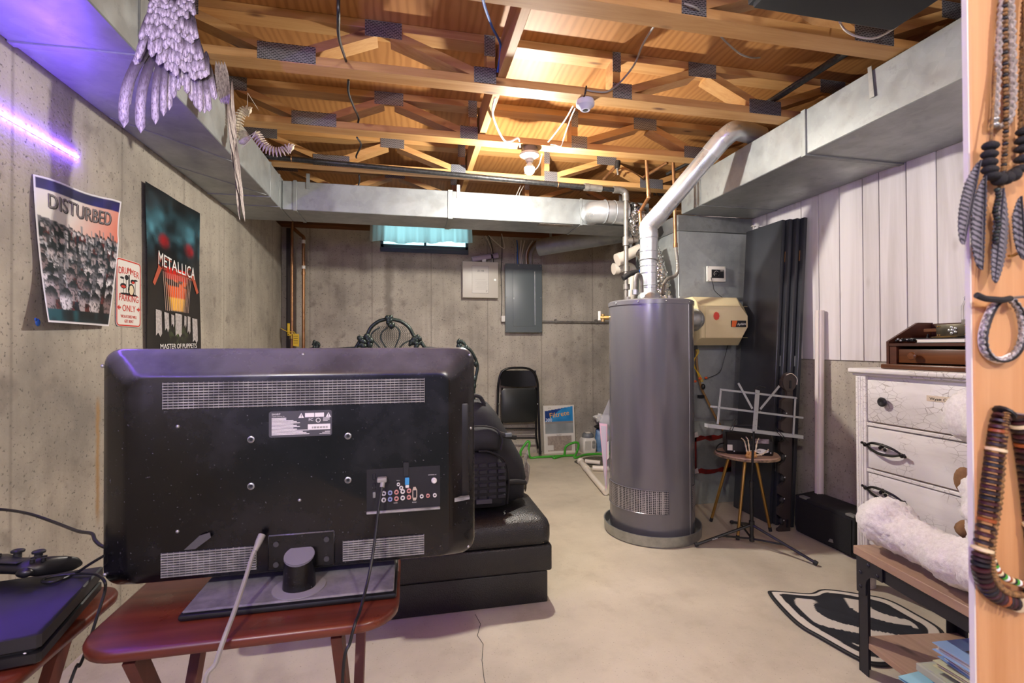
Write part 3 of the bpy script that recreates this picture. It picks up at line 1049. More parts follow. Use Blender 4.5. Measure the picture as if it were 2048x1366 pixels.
pipe('thin black pipe crossing the back end of the trusses', [at(1334, 348, z=2.50), at(1400, 315, z=2.52)], .012, 'ironpipe', 'black_pipe')
gv = thing('gas_valve', 'small iron valve on a stub at the truss plate near the gas pipe end', 'valve', at(1224, 340, y=3.3))
obj('valve_body', MB().cyl(at(1236, 322, y=3.26), at(1234, 336, y=3.26), .02, 10).cyl(at(1231, 329, y=3.26), at(1240, 329, y=3.26), .012, 8), M['ironpipe'], gv)
obj('stem', MB().cyl(at(1234, 336, y=3.26), at(1236, 350, y=3.27), .007, 8), M['greypipe'], gv)
# ---------------------------------------------------------------- lights of the room
lh = thing('ceiling_light', 'bare lit bulb in a white porcelain holder under a truss chord', 'light', (.725, 2.86, ZT))
bc = V((.725, 2.86, 0))
zz = ZT - .0015
obj('junction_box', MB().lathe([(.0, 2.399), (.05, 2.399), (.05, 2.365), (.0, 2.365)], bc, 20), flat('brown_junction_box', '#5f4f45', .5), lh)
obj('lamp_holder', MB().lathe([(.055, 2.366), (.06, 2.36), (.058, 2.35), (.04, 2.338), (.024, 2.325), (.022, 2.312), (.0, 2.312)], bc, 28), M['white'], lh)
obj('added_bulb_collar', MB().lathe([(.0, 2.3115), (.013, 2.3115), (.015, 2.305), (.023, 2.294), (.0305, 2.279), (.0305, 2.2765), (.0, 2.2765)], bc, 24), M['white'], lh)  # opaque collar added to keep the bulb's light off the ceiling
obj('bulb', MB().lathe([(.0, 2.276), (.030, 2.276), (.031, 2.268), (.028, 2.252), (.019, 2.241), (.0, 2.237)], bc, 24), glow('lit_bulb', (1, .93, .83), BULB_POWER), lh)
ls = thing('lamp_socket', 'empty pale lamp socket hung on the truss chord in front of the lit bulb', 'lamp socket', (.852, 2.255, ZT))
sc_ = V((.855, 2.25, 0))
obj('socket_base', MB().lathe([(.0, 2.399), (.042, 2.399), (.046, 2.385), (.044, 2.372), (.03, 2.362), (.022, 2.35), (.014, 2.35), (.013, 2.37), (.0, 2.37)], sc_, 24), flat('lavender_porcelain', '#c9cbe0', .3), ls)
obj('socket_hole', MB().cyl(sc_ + V((0, 0, 2.3505)), sc_ + V((0, 0, 2.349)), .012, 14), M['ink'], ls)
obj('cord_loop', MB().tube(smooth([sc_ + V((-.02, -.03, 2.395)), sc_ + V((-.02, -.056, 2.41)), sc_ + V((-.015, -.0555, 2.44))]), .004, 6), M['cableblack'], ls)

led = thing('light_strip', 'purple glowing light strip stuck on the concrete wall above the crowd poster', 'light strip', (XL, 1.5, 1.922))
obj('strip_tape', MB().box(XL + .0005, XL + .002, -1.5, 2.165, 1.916, 1.929), M['white'], led)
M['led'] = glow('purple_led', (.20, .08, 1.0), LED_POWER)
hidden = MB()
y = 2.155
k = 0
while y > -1.5:
    c = (XL + .002, XL + .0085, y - .006, y + .006, 1.9195, 1.9255)
    if k < 16:
        obj('led_chip', MB().box(*c), M['led'], led)
    else:
        hidden.box(*c)
    k += 1
    y -= .033
obj('led_chip', hidden, M['led'], led, kind='stuff')

# ---------------------------------------------------------------- posters and sign on the concrete wall
def nz(seed, gx, gy):
    r = np.random.default_rng(seed).random((gy + 2, gx + 2))

    def f(u, v):
        x, y = min(max(u, 0), .9999) * gx, min(max(v, 0), .9999) * gy
        i, j = int(x), int(y)
        a, b = x - i, y - j
        a, b = a * a * (3 - 2 * a), b * b * (3 - 2 * b)
        return (r[j, i] * (1 - a) + r[j, i + 1] * a) * (1 - b) + (r[j + 1, i] * (1 - a) + r[j + 1, i + 1] * a) * b
    return f


def mixc(a, b, t_):
    t_ = min(max(t_, 0), 1)
    return tuple(x + (y - x) * t_ for x, y in zip(a, b))


def srgb(c):
    return tuple(k / 12.92 if k <= .04045 else ((k + .055) / 1.055) ** 2.4 for k in c)


# crowd poster: a plain stand-in print of a crowd of small figures under a big title
def dpos(u, v):
    """curled sheet: u across (towards the far end of the wall), v down"""
    yl = 1.943 + .03 * v + .045 * v * v
    yr = 2.462 - .02 * math.sin(min(v / .35, 1) * PI) * .6 - .09 * v ** 1.4
    zt = 1.778 + .046 * u + .004 * math.sin(u * 9)
    zb = 1.277 + .002 * u
    d = .004 + .050 * v * v * (1 - .55 * u) + .018 * max(0, u - .75) * 4 * max(0, .3 - v) / .3 + .006 * math.sin(v * 7 + u * 3)
    y = yl + (yr - yl) * u
    return V((XL + max(d, .002), y * (1 - (d) / 1.245), zt + (zb - zt) * v))


n1, n2, n3 = nz(1, 34, 44), nz(2, 12, 14), nz(3, 70, 90)
figs = []
rg = np.random.default_rng(5)
for row in range(7):
    vv = .33 + .085 * row
    s_ = .022 + .011 * row
    k = int(1.05 / (s_ * 2.2))
    for i in range(k):
        figs.append(((i + .5 + rg.uniform(-.25, .25)) / k, vv + rg.uniform(-.015, .015), s_, rg.random(), rg.random()))


def dcol(u, v):
    if u < .014 or u > .986 or v < .01 or v > .988:
        return srgb((.86, .85, .86))
    if v < .09:
        return srgb(mixc((.08, .05, .22), (.16, .12, .45), n2(u, v)))
    if v > .905:
        return srgb(mixc((.10, .28, .31), (.05, .07, .09), n2(u, v) * 1.3 + (u - .5)))
    sky = mixc((.86, .84, .82), (.83, .42, .33), (u - .35) * 1.3 + (v - .2)) if v < .36 else (.3, .29, .31)
    c = sky if v < .27 + .10 * u else mixc((.25, .24, .27), (.52, .50, .52), n1(u, v))
    for x, y, s_, a, b in figs:
        dx, dy = (u - x) / s_, (v - y) / (s_ * 1.05)
        hit = dx * dx + dy * dy
        if hit < 1:
            skin = mixc((.86, .84, .85), (.46, .38, .38), a)
            c = mixc(skin, (.09, .09, .11), 1.6 * max(0, -dy - .1) + .8 * max(0, dx) * b)
        elif dy > 0 and abs(dx) < 1.7 and dy < 4:
            cl = ((.08, .08, .10), (.42, .15, .15), (.50, .49, .53), (.14, .15, .22), (.80, .79, .81))[int(b * 5) % 5]
            c = mixc(cl, (.04, .04, .05), .7 * n3(u, v))
        elif dy < 0 and abs(dx - 1.5) < .35 and dy > -2.6 and b > .45:
            c = mixc((.66, .64, .65), (.15, .14, .16), a)
    return srgb(mixc(c, (.02, .02, .03), .5 * (n3(u, v) > .64 and v > .28 + .1 * u)))


po = thing('poster', 'curled poster of a monochrome crowd under a large stone lettered title', 'poster', (XL, 2.2, 1.53))
obj('sheet', MB().sheet(dpos, 84, 120, col=dcol), painted('poster_print', .35), po, recalc=False)


def onto(fn, u0, v0, w, h, extra=.0015):
    """maps text coordinates (already in sheet widths) on a curled sheet"""
    def f(x, y, z):
        p = fn(u0 + x * w, v0 - y * h)
        return V((p.x + extra + z, p.y, p.z))
    return f


def dtext(mb, s_, u0, v0, size, extra, grow=1):
    # letter height in v
    return mb.text(s_, (0, 0, 0), (1, 0, 0), (0, 1, 0), 1, d=.0004, fn=lambda x, y, z: (lambda p: V((p.x + extra + z, p.y, p.z)))(dpos(u0 + x * size * .78 * grow, v0 - y * size)))


obj('lettering', dtext(MB(), 'DISTURBED', .512, .212, .100, .0012, 1.32), flat('dark_letter_edge', '#2d2226', .4), po)
obj('lettering', dtext(MB(), 'DISTURBED', .5, .206, .100, .0022, 1.32), flat('stone_lettering', '#8d8486', .4, 0, '#554e51', 60), po)

# dark poster: teal clouds over a warm glow, plain stand-in print
def mpos(u, v):
    z = 1.986 + .016 * u + (1.12 - 1.986 - .01 * u) * v
    d = .004 + .006 * math.sin(u * 5 + v * 3) ** 2 + .012 * (1 - u) ** 4
    return V((XL + d, 2.625 + .64 * u + .02 * v, z))


m1, m2, m3 = nz(21, 5, 9), nz(22, 12, 20), nz(23, 40, 60)


def mcol(u, v):
    c = (.045, .045, .05)
    cloud = max(0, 1 - abs(v - .22) / .26) * (.55 * m1(u, v) + .6 * m2(u, v) - .25)
    c = mixc(c, (.36, .62, .70), cloud * 1.15)
    for cx in (.3, .76):
        r2 = ((u - cx) / .13) ** 2 + ((v - .29) / .055) ** 2
        c = mixc(c, (.72, .10, .12), .75 * max(0, 1 - r2) * (.5 + m2(u, v)))
    w_ = .28 - .13 * (v - .44) / .25
    if .43 < v < .70:
        e = max(0, 1 - abs((u - .53) / w_) ** 2)
        band = (.78, .12, .08) if v < .51 else (.16, .05, .06) if v < .55 and m2(u, v) > .4 else (.90, .34, .10) if v < .62 else (.97, .72, .25)
        c = mixc(c, band, 1.4 * e)
    gr = max(0, 1 - abs(v - .84) / .09) * max(0, 1 - abs(u - .55) / .3)
    c = mixc(c, (.34, .42, .24), gr * (m3(u, v) > .55))
    return srgb(c)


pm = thing('poster', 'tall black poster with teal clouds and an orange glow under white block lettering', 'poster', (XL, 2.95, 1.55))
obj('sheet', MB().sheet(mpos, 60, 100, col=mcol), painted('dark_poster_print', .22), pm, recalc=False)


def mtext(mb, s_, u0, v0, size, wfac, extra, tilt=.05, smile=.012):
    return mb.text(s_, (0, 0, 0), (1, 0, 0), (0, 1, 0), 1, d=.0004, fn=lambda x, y, z: (lambda p: V((p.x + extra + z, p.y, p.z)))(mpos(u0 + x * size * wfac, v0 - y * size * (1 + smile * x * x) + tilt * x * size * wfac)))


obj('lettering', mtext(MB(), 'METALLICA', .535, .470, .074, 1.32, .0012), flat('brick_red_print', '#8e3a2a', .4), pm)
obj('lettering', mtext(MB(), 'METALLICA', .53, .453, .070, 1.36, .0024), M['inkwhite'], pm)
mb = MB()


def mquad(mb, pts, e=.0014):
    q = [mpos(a, b) for a, b in pts]
    mb.add([V((p.x + e, p.y, p.z)) for p in q], [tuple(range(len(q)))])


for sgn, cx in ((-1, .2), (1, .86)):     # sloping bars below the lettering ends
    mquad(mb, [(cx, .44), (cx + .06 * sgn * -1, .455), (cx + sgn * .07, .565), (cx + sgn * .11, .55)])
obj('red_bars', mb, flat('red_bar_print', '#b5553c', .4), pm)
mb = MB()
rg = np.random.default_rng(9)
for i in range(16):
    a = .28 + .034 * i
    mquad(mb, [(a, .47), (a + .006, .47), (.5 + (a - .5) * .82 + .006, .70), (.5 + (a - .5) * .82, .70)], .0016)
obj('fine_lines', mb, flat('pale_line_print', '#d9b7a4', .4), pm)
mb = MB()
for i, (a, b, wd, hg) in enumerate(((.2, .70, .10, .14), (.33, .71, .07, .10), (.43, .72, .05, .06), (.54, .71, .13, .13), (.68, .72, .05, .06), (.76, .72, .06, .10), (.88, .73, .10, .15))):
    mquad(mb, [(a - wd / 2, b), (a + wd / 2, b + .005), (a + wd / 2, b + hg), (a + wd * .2, b + hg + .02), (a - wd * .1, b + hg - .005), (a - wd / 2, b + hg + .012)], .0018)
obj('white_blocks', mb, flat('weathered_white_print', '#c9c3c0', .4, 0, '#8d8583', 80), pm)
obj('lettering', mtext(MB(), 'MASTER OF PUPPETS', .56, .93, .030, 1.75, .0016, .0, .0), M['inkwhite'], pm)

# tin sign
sy0, sy1, sz0, sz1 = 2.415, 2.612, 1.284, 1.586
sg = thing('tin_sign', 'small white tin sign with red rim and a printed drum kit between the posters', 'sign', (XL, 2.51, 1.284))


def sp_(mb, poly, e, d=.0006):
    return mb.prism(poly, (XL + e, 0, 0), (0, 1, 0), (0, 0, 1), d)


obj('plate', sp_(MB(), rrect(sy0, sy1, sz0, sz1, .02), .003, .0016), flat('white_tin', '#dcd8d0', .35), sg)
mb = MB()
L1, L2 = rrect(sy0 + .002, sy1 - .002, sz0 + .002, sz1 - .002, .019), rrect(sy0 + .008, sy1 - .008, sz0 + .008, sz1 - .008, .014)
mb.add([(XL + .0052, a, b) for a, b in L1 + L2], [(i, (i + 1) % len(L1), len(L1) + (i + 1) % len(L1), len(L1) + i) for i in range(len(L1))])
obj('red_rim', mb, M['red'], sg)
Y, Z = (0, 1, 0), (0, 0, 1)
ym = (sy0 + sy1) / 2
mb = MB()
hgt = [.030, .030, .028, .028, .028, .029, .030]
xs = np.linspace(-.07, .07, 7)
for ch, x, h in zip('DRUMMER', xs, hgt):
    mb.text(ch, (XL + .0053, ym + x, 1.515 - .15 * abs(x) + .01 - x * .03), Y, Z, h, squash=.86)
mb.text('PARKING', (XL + .0053, ym, 1.398), Y, Z, .031, squash=.86)
mb.text('ONLY', (XL + .0053, ym, 1.353), Y, Z, .029, squash=.95)
mb.text('VIOLATORS WILL', (XL + .0053, ym, 1.323), Y, Z, .0135, squash=.85)
mb.text('GET BEAT', (XL + .0053, ym, 1.302), Y, Z, .0135, squash=.85)
for sgn in (-1, 1):
    c = ym + sgn * .076
    sp_(mb, [(c + sgn * .014, 1.367), (c, 1.379), (c, 1.371), (c - sgn * .012, 1.371), (c - sgn * .012, 1.363), (c, 1.363), (c, 1.355)], .0052, .0004)
obj('lettering', mb, M['red'], sg)


def disc(mb, y, z, ry, rz, e, n=20):
    mb.add([(XL + e, y + ry * math.cos(2 * PI * i / n), z + rz * math.sin(2 * PI * i / n)) for i in range(n)], [tuple(range(n))])


mb = MB()
disc(mb, ym + .018, 1.452, .027, .029, .0053)
for a in ((-.045, 1.465, .024, .012), (.03, 1.492, .018, .01), (-.02, 1.505, .014, .012), (-.055, 1.50, .016, .005), (.055, 1.50, .016, .004), (0, 1.43, .07, .006)):
    disc(mb, ym + a[0], a[1], a[2], a[3], .0053)
mb.box(XL + .0052, XL + .0056, ym - .005, ym + .004, 1.45, 1.52)
for x in (-.045, -.025, .05):
    mb.box(XL + .0052, XL + .0056, ym + x, ym + x + .002, 1.425, 1.50)
obj('drum_kit_print', mb, M['ink'], sg)
mb = MB()
disc(mb, ym + .018, 1.452, .019, .022, .0056)
obj('drum_head_print', mb, flat('cream_print', '#d9c9a8', .5), sg)
mb = MB()
for a in ((-.045, 1.462, .018, .006), (.032, 1.488, .012, .006)):
    disc(mb, ym + a[0], a[1], a[2], a[3], .0057)
obj('drum_shell_print', mb, M['red'], sg)
obj('putty_dab', MB().ell((XL + .001, 1.967, 1.277), (.004, .011, .013)).ell((XL + .001, 1.957, 1.287), (.003, .005, .006)), flat('blue_putty', '#2f62b0', .5),
    label='dab of blue putty on the concrete below the crowd poster', cat='putty', loc=(XL, 1.967, 1.277))

# ---------------------------------------------------------------- fixtures on the back wall
FRONT = (1, 0, 0), (0, 0, 1)
ep = thing('breaker_panel', 'grey steel breaker panel on the back wall', 'electric panel', (1.235, YB, 1.34))
ex0, ex1, ez0, ez1, ey = 1.03, 1.445, 1.338, 2.09, 5.16
obj('box', MB().box(ex0 + .01, ex1 - .01, ey + .012, YB - .001, ez0 + .01, ez1 - .01), M['steel'], ep)
M['panelgrey'] = flat('panel_grey_enamel', '#5e6668', .4)
obj('cover', MB().box(ex0, ex1, ey, ey + .014, ez0, ez1, .004, 2), M['panelgrey'], ep)
dr_ = obj('door', MB().box(1.115, 1.365, ey - .005, ey + .002, 1.405, 2.03, .003, 2), M['panelgrey'], ep)
obj('hinge', MB().cyl((1.362, ey - .005, 1.42), (1.362, ey - .005, 2.01), .0035, 8), M['steel'], dr_)
obj('latch', MB().box(1.12, 1.128, ey - .008, ey - .004, 1.7, 1.72), M['steel'], dr_)
for x, z in ((1.045, 2.07), (1.18, 2.07), (1.43, 2.07), (1.045, 1.72), (1.43, 1.72), (1.045, 1.36), (1.43, 1.36)):
    obj('screw', MB().ell((x, ey - .001, z), .006, 8, 5), M['steel'], ep)
obj('outlet_box', MB().box(.99, 1.03, 5.17, 5.21, 1.455, 1.52, .003, 1), M['white'], ep, 'small white outlet on the panel side')
al = thing('alarm_cabinet', 'square off-white alarm cabinet next to the breaker panel', 'cabinet', (.76, YB, 1.71))
ax0, ax1, az0, az1, ay = .566, .952, 1.71, 2.096, 5.15
obj('body', MB().box(ax0 + .004, ax1 - .004, ay + .01, YB - .001, az0 + .004, az1 - .004), M['white'], al)
M['offwhite'] = flat('off_white_enamel', '#c9c3b6', .4)
dd_ = obj('door', MB().box(ax0, ax1, ay - .002, ay + .012, az0, az1, .004, 2), M['offwhite'], al)
lb = obj('label_plate', MB().box(.665, .845, ay - .0035, ay - .0015, 1.758, 2.05), flat('paper_label', '#cfcabf', .5), dd_)
mb = MB()
for x0, x1, z0, z1 in ((.665, .845, 2.0485, 2.05), (.665, .845, 1.758, 1.7595), (.665, .6665, 1.758, 2.05), (.8435, .845, 1.758, 2.05)):
    mb.box(x0, x1, ay - .0042, ay - .0034, z0, z1)
obj('label_outline', mb, M['ink'], al)
mb = MB().text('Z1100', (.76, ay - .004, 1.99), *FRONT, .018, squash=1.05).text('n', (.82, ay - .004, 1.772), *FRONT, .012)
mb.box(.817, .834, ay - .0042, ay - .0036, 1.784, 1.787)
obj('lettering', mb, M['ink'], al)
mb = MB()
for i, z in enumerate(np.linspace(1.80, 1.885, 7)):
    mb.box(.70 + .01 * (i % 3), .835 - .012 * (i % 2), ay - .0041, ay - .0035, z, z + .002)
mb.box(.70, .81, ay - .0041, ay - .0035, 1.905, 1.907)
obj('fine_print', mb, flat('grey_fine_print', '#a8a39a', .5), al)
obj('key_lock', MB().cyl((.915, ay - .008, 1.905), (.915, ay, 1.905), .012, 14), M['steel'], al)
sr = thing('siren', 'small lilac cylinder siren lying on the off-white alarm cabinet', 'siren', (.8, 5.19, 2.1))
obj('body', MB().tube([(.672, 5.19, 2.122), (.875, 5.19, 2.166)], .030, 16), flat('lilac_plastic', '#a798a8', .5), sr)
obj('end_cap', MB().tube([(.90, 5.19, 2.165), (.955, 5.19, 2.18)], [.026, .032], 16), flat('lilac_cap', '#9d8fa0', .5), sr)
obj('neck', MB().tube([(.87, 5.19, 2.165), (.91, 5.19, 2.168)], .02, 12), M['blackmat'], sr)
obj('bracket', MB().box(.78, .82, 5.17, 5.21, 2.096, 2.14), M['white'], sr)


def cable(label, pts, r, mat, name='cable', k=7, group=None, cat='cable'):
    P = smooth(pts, k)
    return obj(name, MB().tube(P, r, 7), M[mat], label=label, cat=cat, group=group, loc=P[0])


xs = [1.155, 1.175, 1.205, 1.225, 1.25, 1.275, 1.29, 1.325]
ms = ['cablegrey', 'cableblue', 'cablewhite', 'cablewhite', 'cablegrey', 'cablewhite', 'copper', 'cablegrey']
for i, (x, m) in enumerate(zip(xs, ms)):
    big = .017 if i == 7 else .0065
    cable('thick grey cable curving into the top of the breaker panel' if i == 7 else 'one of the thin cables entering the top of the grey breaker panel',
          [(x + .03 + .02 * i - .05, 5.222, 2.36), (x + .012 + (.012 * i - .03) * .5, 5.2, 2.28), (x, 5.195, 2.2), (x + .004, 5.20, 2.085)], big, m, group=None if i == 7 else 'cables feeding the breaker panel')
for j in range(3):
    cable('one of the thin pale wires dropping to the alarm cabinet', [(.80 + .03 * j, 5.24, 2.40), (.855 + .02 * j, 5.237, 2.30), (.885 + .012 * j, 5.236, 2.22), (.89 + .012 * j, 5.236, 2.098)], .004, ('cablegrey', 'cablewhite', 'cableblack')[j], group='wires feeding the alarm cabinet')
cable('loose pale wire ends curling above the lilac siren', [(.86, 5.22, 2.40), (.95, 5.2, 2.31), (1.03, 5.19, 2.26), (1.0, 5.2, 2.42)], .004, 'cablewhite')
cable('thin black wire running down the wall between alarm cabinet and breaker panel', [(1.01, 5.243, 2.40), (1.012, 5.243, 2.2), (1.0, 5.243, 2.0), (1.008, 5.243, 1.75), (1.0, 5.24, 1.5)], .004, 'cableblack')
cd = thing('conduit', 'thin grey conduit running from the breaker panel toward the water heater', 'conduit', (1.8, 5.23, 1.46))
obj('pipe', MB().cyl((1.44, 5.225, 1.46), (2.5, 5.225, 1.455), .012, 10), M['greypipe'], cd)
for x in (1.62, 2.1):
    obj('clip', MB().box(x - .01, x + .01, 5.205, 5.249, 1.445, 1.49, .003, 1), M['greypipe'], cd)

cp = thing('copper_riser', 'copper riser with yellow valve in the far wall corner', 'pipe', (-1.125, 5.1, 0))
a = at(584, 480, y=5.1)
obj('pipe', MB().cyl((a.x, 5.1, .02), (a.x, 5.1, 2.42), .014, 12), M['copper'], cp)
obj('valve_body', MB().cyl((a.x, 5.1, 1.27), (a.x, 5.1, 1.33), .024, 12), flat('brass_valve', '#a98c4e', .35, .8), cp)
obj('valve_handle', MB().box(a.x - .035, a.x - .012, 5.06, 5.075, 1.30, 1.42, .005, 2).box(a.x - .03, a.x + .005, 5.06, 5.1, 1.30, 1.315), M['yellow'], cp)
obj('painted_pipe_shadow', MB().box(a.x - .075, a.x - .03, 5.2, 5.249, .3, 2.38), flat('dark_pipe_shadow', '#2b2320', .7), cp, 'dark upright strip standing in for shadow behind the copper')  # shadow behind the pipe, put in as a dark strip
tg = thing('valve_tag', 'yellow paper tag tied on the copper valve in the wall corner', 'tag', (a.x + .03, 5.07, 1.24))
obj('tag', MB().prism([(0, 0), (.055, -.008), (.055, .115), (.0, .12)], (a.x + .020, 5.055, 1.20), (1, 0, 0), (0, 0, 1), .002), M['yellow'], tg)
obj('tie', MB().tube(smooth([(a.x - .09, 5.05, 1.37), (a.x - .03, 5.045, 1.34), (a.x + .03, 5.045, 1.335), (a.x + .04, 5.052, 1.31)]), .003, 6), M['yellow'], tg)
mb = MB()
for i in range(4):
    mb.box(a.x + .026, a.x + .064, 5.0505, 5.053, 1.225 + .022 * i, 1.231 + .022 * i)
obj('print', mb, flat('tag_print', '#8c7312', .5), tg)
b = at(607, 520, y=5.1)
cp2 = thing('copper_riser', 'copper riser with pale solder joints, further from the corner', 'pipe', (b.x, 5.1, 0))
obj('pipe', MB().cyl((b.x, 5.1, .02), (b.x, 5.1, 2.25), .0155, 12), M['copper'], cp2)
obj('elbow', MB().tube(smooth([(b.x, 5.1, 2.23), (b.x, 5.1, 2.27), (b.x - .03, 5.12, 2.30), (b.x - .12, 5.16, 2.38)]), .017, 10), M['copper'], cp2)
for z0, z1 in ((2.21, 2.245), (1.96, 1.99), (1.90, 1.93)):
    obj('solder_joint', MB().cyl((b.x, 5.1, z0), (b.x, 5.1, z1), .019, 12), M['white'] if z0 > 1.95 else M['copper'], cp2)
# ---------------------------------------------------------------- folding tray tables
t = NT('red_mahogany')
vec = t.coords((1.2, 14, 14))
base = t.ramp(t.noise(vec, 1.5, 6, .6, .4), [(.3, '#40170f'), (.55, '#5f2a1c'), (.75, '#713822')])
t.set(base, t.ramp(t.noise(t.coords((1, 1, 1)), 7, 6), [(.3, .24), (.7, .42)]))
M['mahog'] = t.mat
M['mahogleg'] = wood('mahogany_leg', '#5d2a1c', '#43180f', '#2b0e08', 2)


def tray_table(label, x0, x1, y0, y1, z, r, skew=0):
    tb = thing('tray_table', label, 'table', ((x0 + x1) / 2, (y0 + y1) / 2, 0), 'folding tray tables')
    P = rrect(x0, x1, y0, y1, r, 8)
    loops = []
    for d, zz_ in ((.012, z - .026), (.002, z - .020), (0, z - .008), (.003, z - .002), (.008, z)):
        Q = rrect(x0 + d, x1 - d, y0 + d, y1 - d, r - d, 8)
        loops.append([(a, b, zz_) for a, b in Q])
    obj('tabletop', loft(MB(), loops), M['mahog'], tb, ang=60)
    for x in (x0 + .11, x1 - .11):
        for s_ in (-1, 1):
            a, b = V((x + .013 * s_, (y0 + y1) / 2 + s_ * .15, z - .027)), V((x + .013 * s_, (y0 + y1) / 2 - s_ * .19, .002))
            d = (b - a).normalized()
            n = V((0, -d.z, d.y)) * .019
            w_ = V((.0105, 0, 0))
            c = [a - n - w_, a + n - w_, a + n + w_, a - n + w_]
            e = [p + (b - a) for p in c]
            obj('leg', MB().add(c + e, [(0, 1, 2, 3), (7, 6, 5, 4), (0, 4, 5, 1), (1, 5, 6, 2), (2, 6, 7, 3), (3, 7, 4, 0)]), M['mahogleg'], tb)
    ym = (y0 + y1) / 2
    for s_ in (-1, 1):
        obj('stretcher', MB().cyl((x0 + .11, ym - s_ * .13, .11 if s_ > 0 else .115), (x1 - .11, ym - s_ * .13, .11 if s_ > 0 else .115), .009, 10), M['mahogleg'], tb)
    return tb


tray_table('red mahogany folding tray table under the television', -.605, -.02, 1.01, 1.385, .64, .085)
tray_table('red mahogany folding tray table under the games console', -1.19, -.668, .98, 1.36, .615, .06)

# ---------------------------------------------------------------- television seen from behind
tv = thing('television', 'dusty black flat television seen from behind, standing on a tray table', 'television', (-.24, 1.2, .64))
t = NT('dusty_gloss_black')
n0 = t.noise(t.coords((1, 1, 1)), 5, 8, .65)
n1_ = t.noise(t.coords((1, 1, 1)), 160, 2)
base = t.mix(t.ramp(n0, [(.5, .0), (.8, .14)]), '#060608', '#5a5a60')
base = t.mix(t.ramp(n1_, [(.70, 0.0), (.76, .6)]), base, '#77767a')
ge = t.n('ShaderNodeNewGeometry')
sx_ = t.n('ShaderNodeSeparateXYZ')
t.l(ge.outputs['Normal'], sx_.inputs[0])
dm_ = t.n('ShaderNodeMath', operation='MULTIPLY')      # dust lies on what faces up
t.l(t.ramp(sx_.outputs[2], [(.08, 0.0), (.75, .8)]), dm_.inputs[0])
t.l(t.ramp(t.noise(t.coords((1, 1, 1)), 7, 6, .6), [(.3, .45), (.6, 1.0)]), dm_.inputs[1])
base = t.mix(dm_.outputs[0], base, '#76757a')
t.set(base, t.ramp(n0, [(.35, .16), (.7, .38)]))
M['tvback'] = t.mat
TX0, TX1, TZ0, TZ1 = -.652, .163, .672, 1.187
loops = []
for d, y, r in ((.004, 1.262, .03), (.0, 1.256, .034), (.0, 1.226, .036), (.006, 1.216, .036), (.022, 1.205, .036), (.045, 1.19, .035), (.066, 1.177, .03), (.076, 1.172, .03), (.084, 1.1705, .03)):
    dl_, dr2, dt, dbm = d * .9, d * .85, d * .75, d * .25
    loops.append([(a, y, b) for a, b in rrect(TX0 + dl_, TX1 - dr2, TZ0 + dbm, TZ1 - dt, r, 6)])
obj('back_cover', loft(MB(), loops), M['tvback'], tv, ang=60)
obj('screen', MB().box(TX0 + .03, TX1 - .03, 1.2615, 1.2635, TZ0 + .05, TZ1 - .03), flat('dark_screen', '#050506', .1), tv)
TY = 1.1705


def grille(x0, x1, z0, z1, rows, cols):
    mb = MB().box(x0, x1, TY - .001, TY + .001, z0, z1, m=1)
    h = (z1 - z0) / rows
    for i in range(rows):
        z = z0 + h * (i + .5)
        mb.box(x0, x1, TY - .0045, TY - .001, z - h * .2, z + h * .2, m=0)
    for i in range(cols + 1):
        x = x0 + (x1 - x0) * i / cols
        mb.box(x - .0005, x + .0005, TY - .0022, TY - .001, z0, z1, m=0)
    return mb


M['slat'] = flat('dusty_slats', '#6d6c69', .5, 0, '#a3a29c', 30)
for g_ in ((-.513, .037, 1.057, 1.115, 10, 56), (-.515, -.329, .699, .752, 10, 16), (-.147, .035, .699, .746, 9, 16)):
    obj('vent_grille', grille(*g_), [M['slat'], M['ink']], tv)
lp = obj('label_plate', MB().prism(rrect(-.304, -.171, .988, 1.046, .005), (0, TY - .0002, 0), (1, 0, 0), (0, 0, 1), .0008), flat('grey_rating_plate', '#4a4a4e', .45), tv, 'grey rating plate')
mb = MB()
TT = TY - .0014
mb.text('SHARP', (-.298, TT, 1.0375), *FRONT, .0042, align='LEFT', d=.0003)
mb.text('FC', (-.216, TT, 1.0225), *FRONT, .006, d=.0003)
mb.text('LIQUID CRYSTAL TV', (-.298, TT, 1.0335), *FRONT, .002, align='LEFT', d=.0003)
for i in range(14):
    z = 1.0305 - .0028 * i
    mb.box(-.298, -.298 + (.03 if i < 2 else .052 + .008 * math.sin(i * 2.1) + (.02 if i > 9 else 0)), TT, TT + .0003, z - .0009, z + .0008)
for x in (-.2365, -.1785):
    mb.prism([(x - .006, 1.030), (x + .006, 1.030), (x, 1.041)], (0, TT, 0), (1, 0, 0), (0, 0, 1), .0003)
for x0 in (-.2285, -.2075):
    mb.box(x0, x0 + .0195, TT, TT + .0003, 1.031, 1.0405)
mb.box(-.2225, -.1745 + .0, TT, TT + .0003, 1.0025, 1.015)
mb.tube([(-.2005 + .0045 * math.cos(a), TT, 1.0235 + .0045 * math.sin(a)) for a in np.linspace(0, 2 * PI, 16, False)], .0009, 5, closed=True)
for i in range(3):
    mb.box(-.19, -.176 - .004 * (i == 2), TT, TT + .0003, 1.0275 - .003 * i, 1.0288 - .003 * i)
    mb.box(-.198 + .006 * i, -.1745, TT, TT + .0003, .9925 + .0025 * i, .9935 + .0025 * i)
obj('lettering', mb, M['inkwhite'], lp)
mb = MB()
for i in range(26):
    if i % 5 != 2:
        mb.box(-.2135 + .0013 * i, -.2135 + .0013 * i + .0006, TT - .0004, TT, 1.0055, 1.0095)
for x in (-.2365, -.1785):
    mb.box(x - .0006, x + .0006, TT - .0004, TT, 1.033, 1.038).box(x - .0006, x + .0006, TT - .0004, TT, 1.0312, 1.0323)
obj('bar_print', mb, M['ink'], lp)
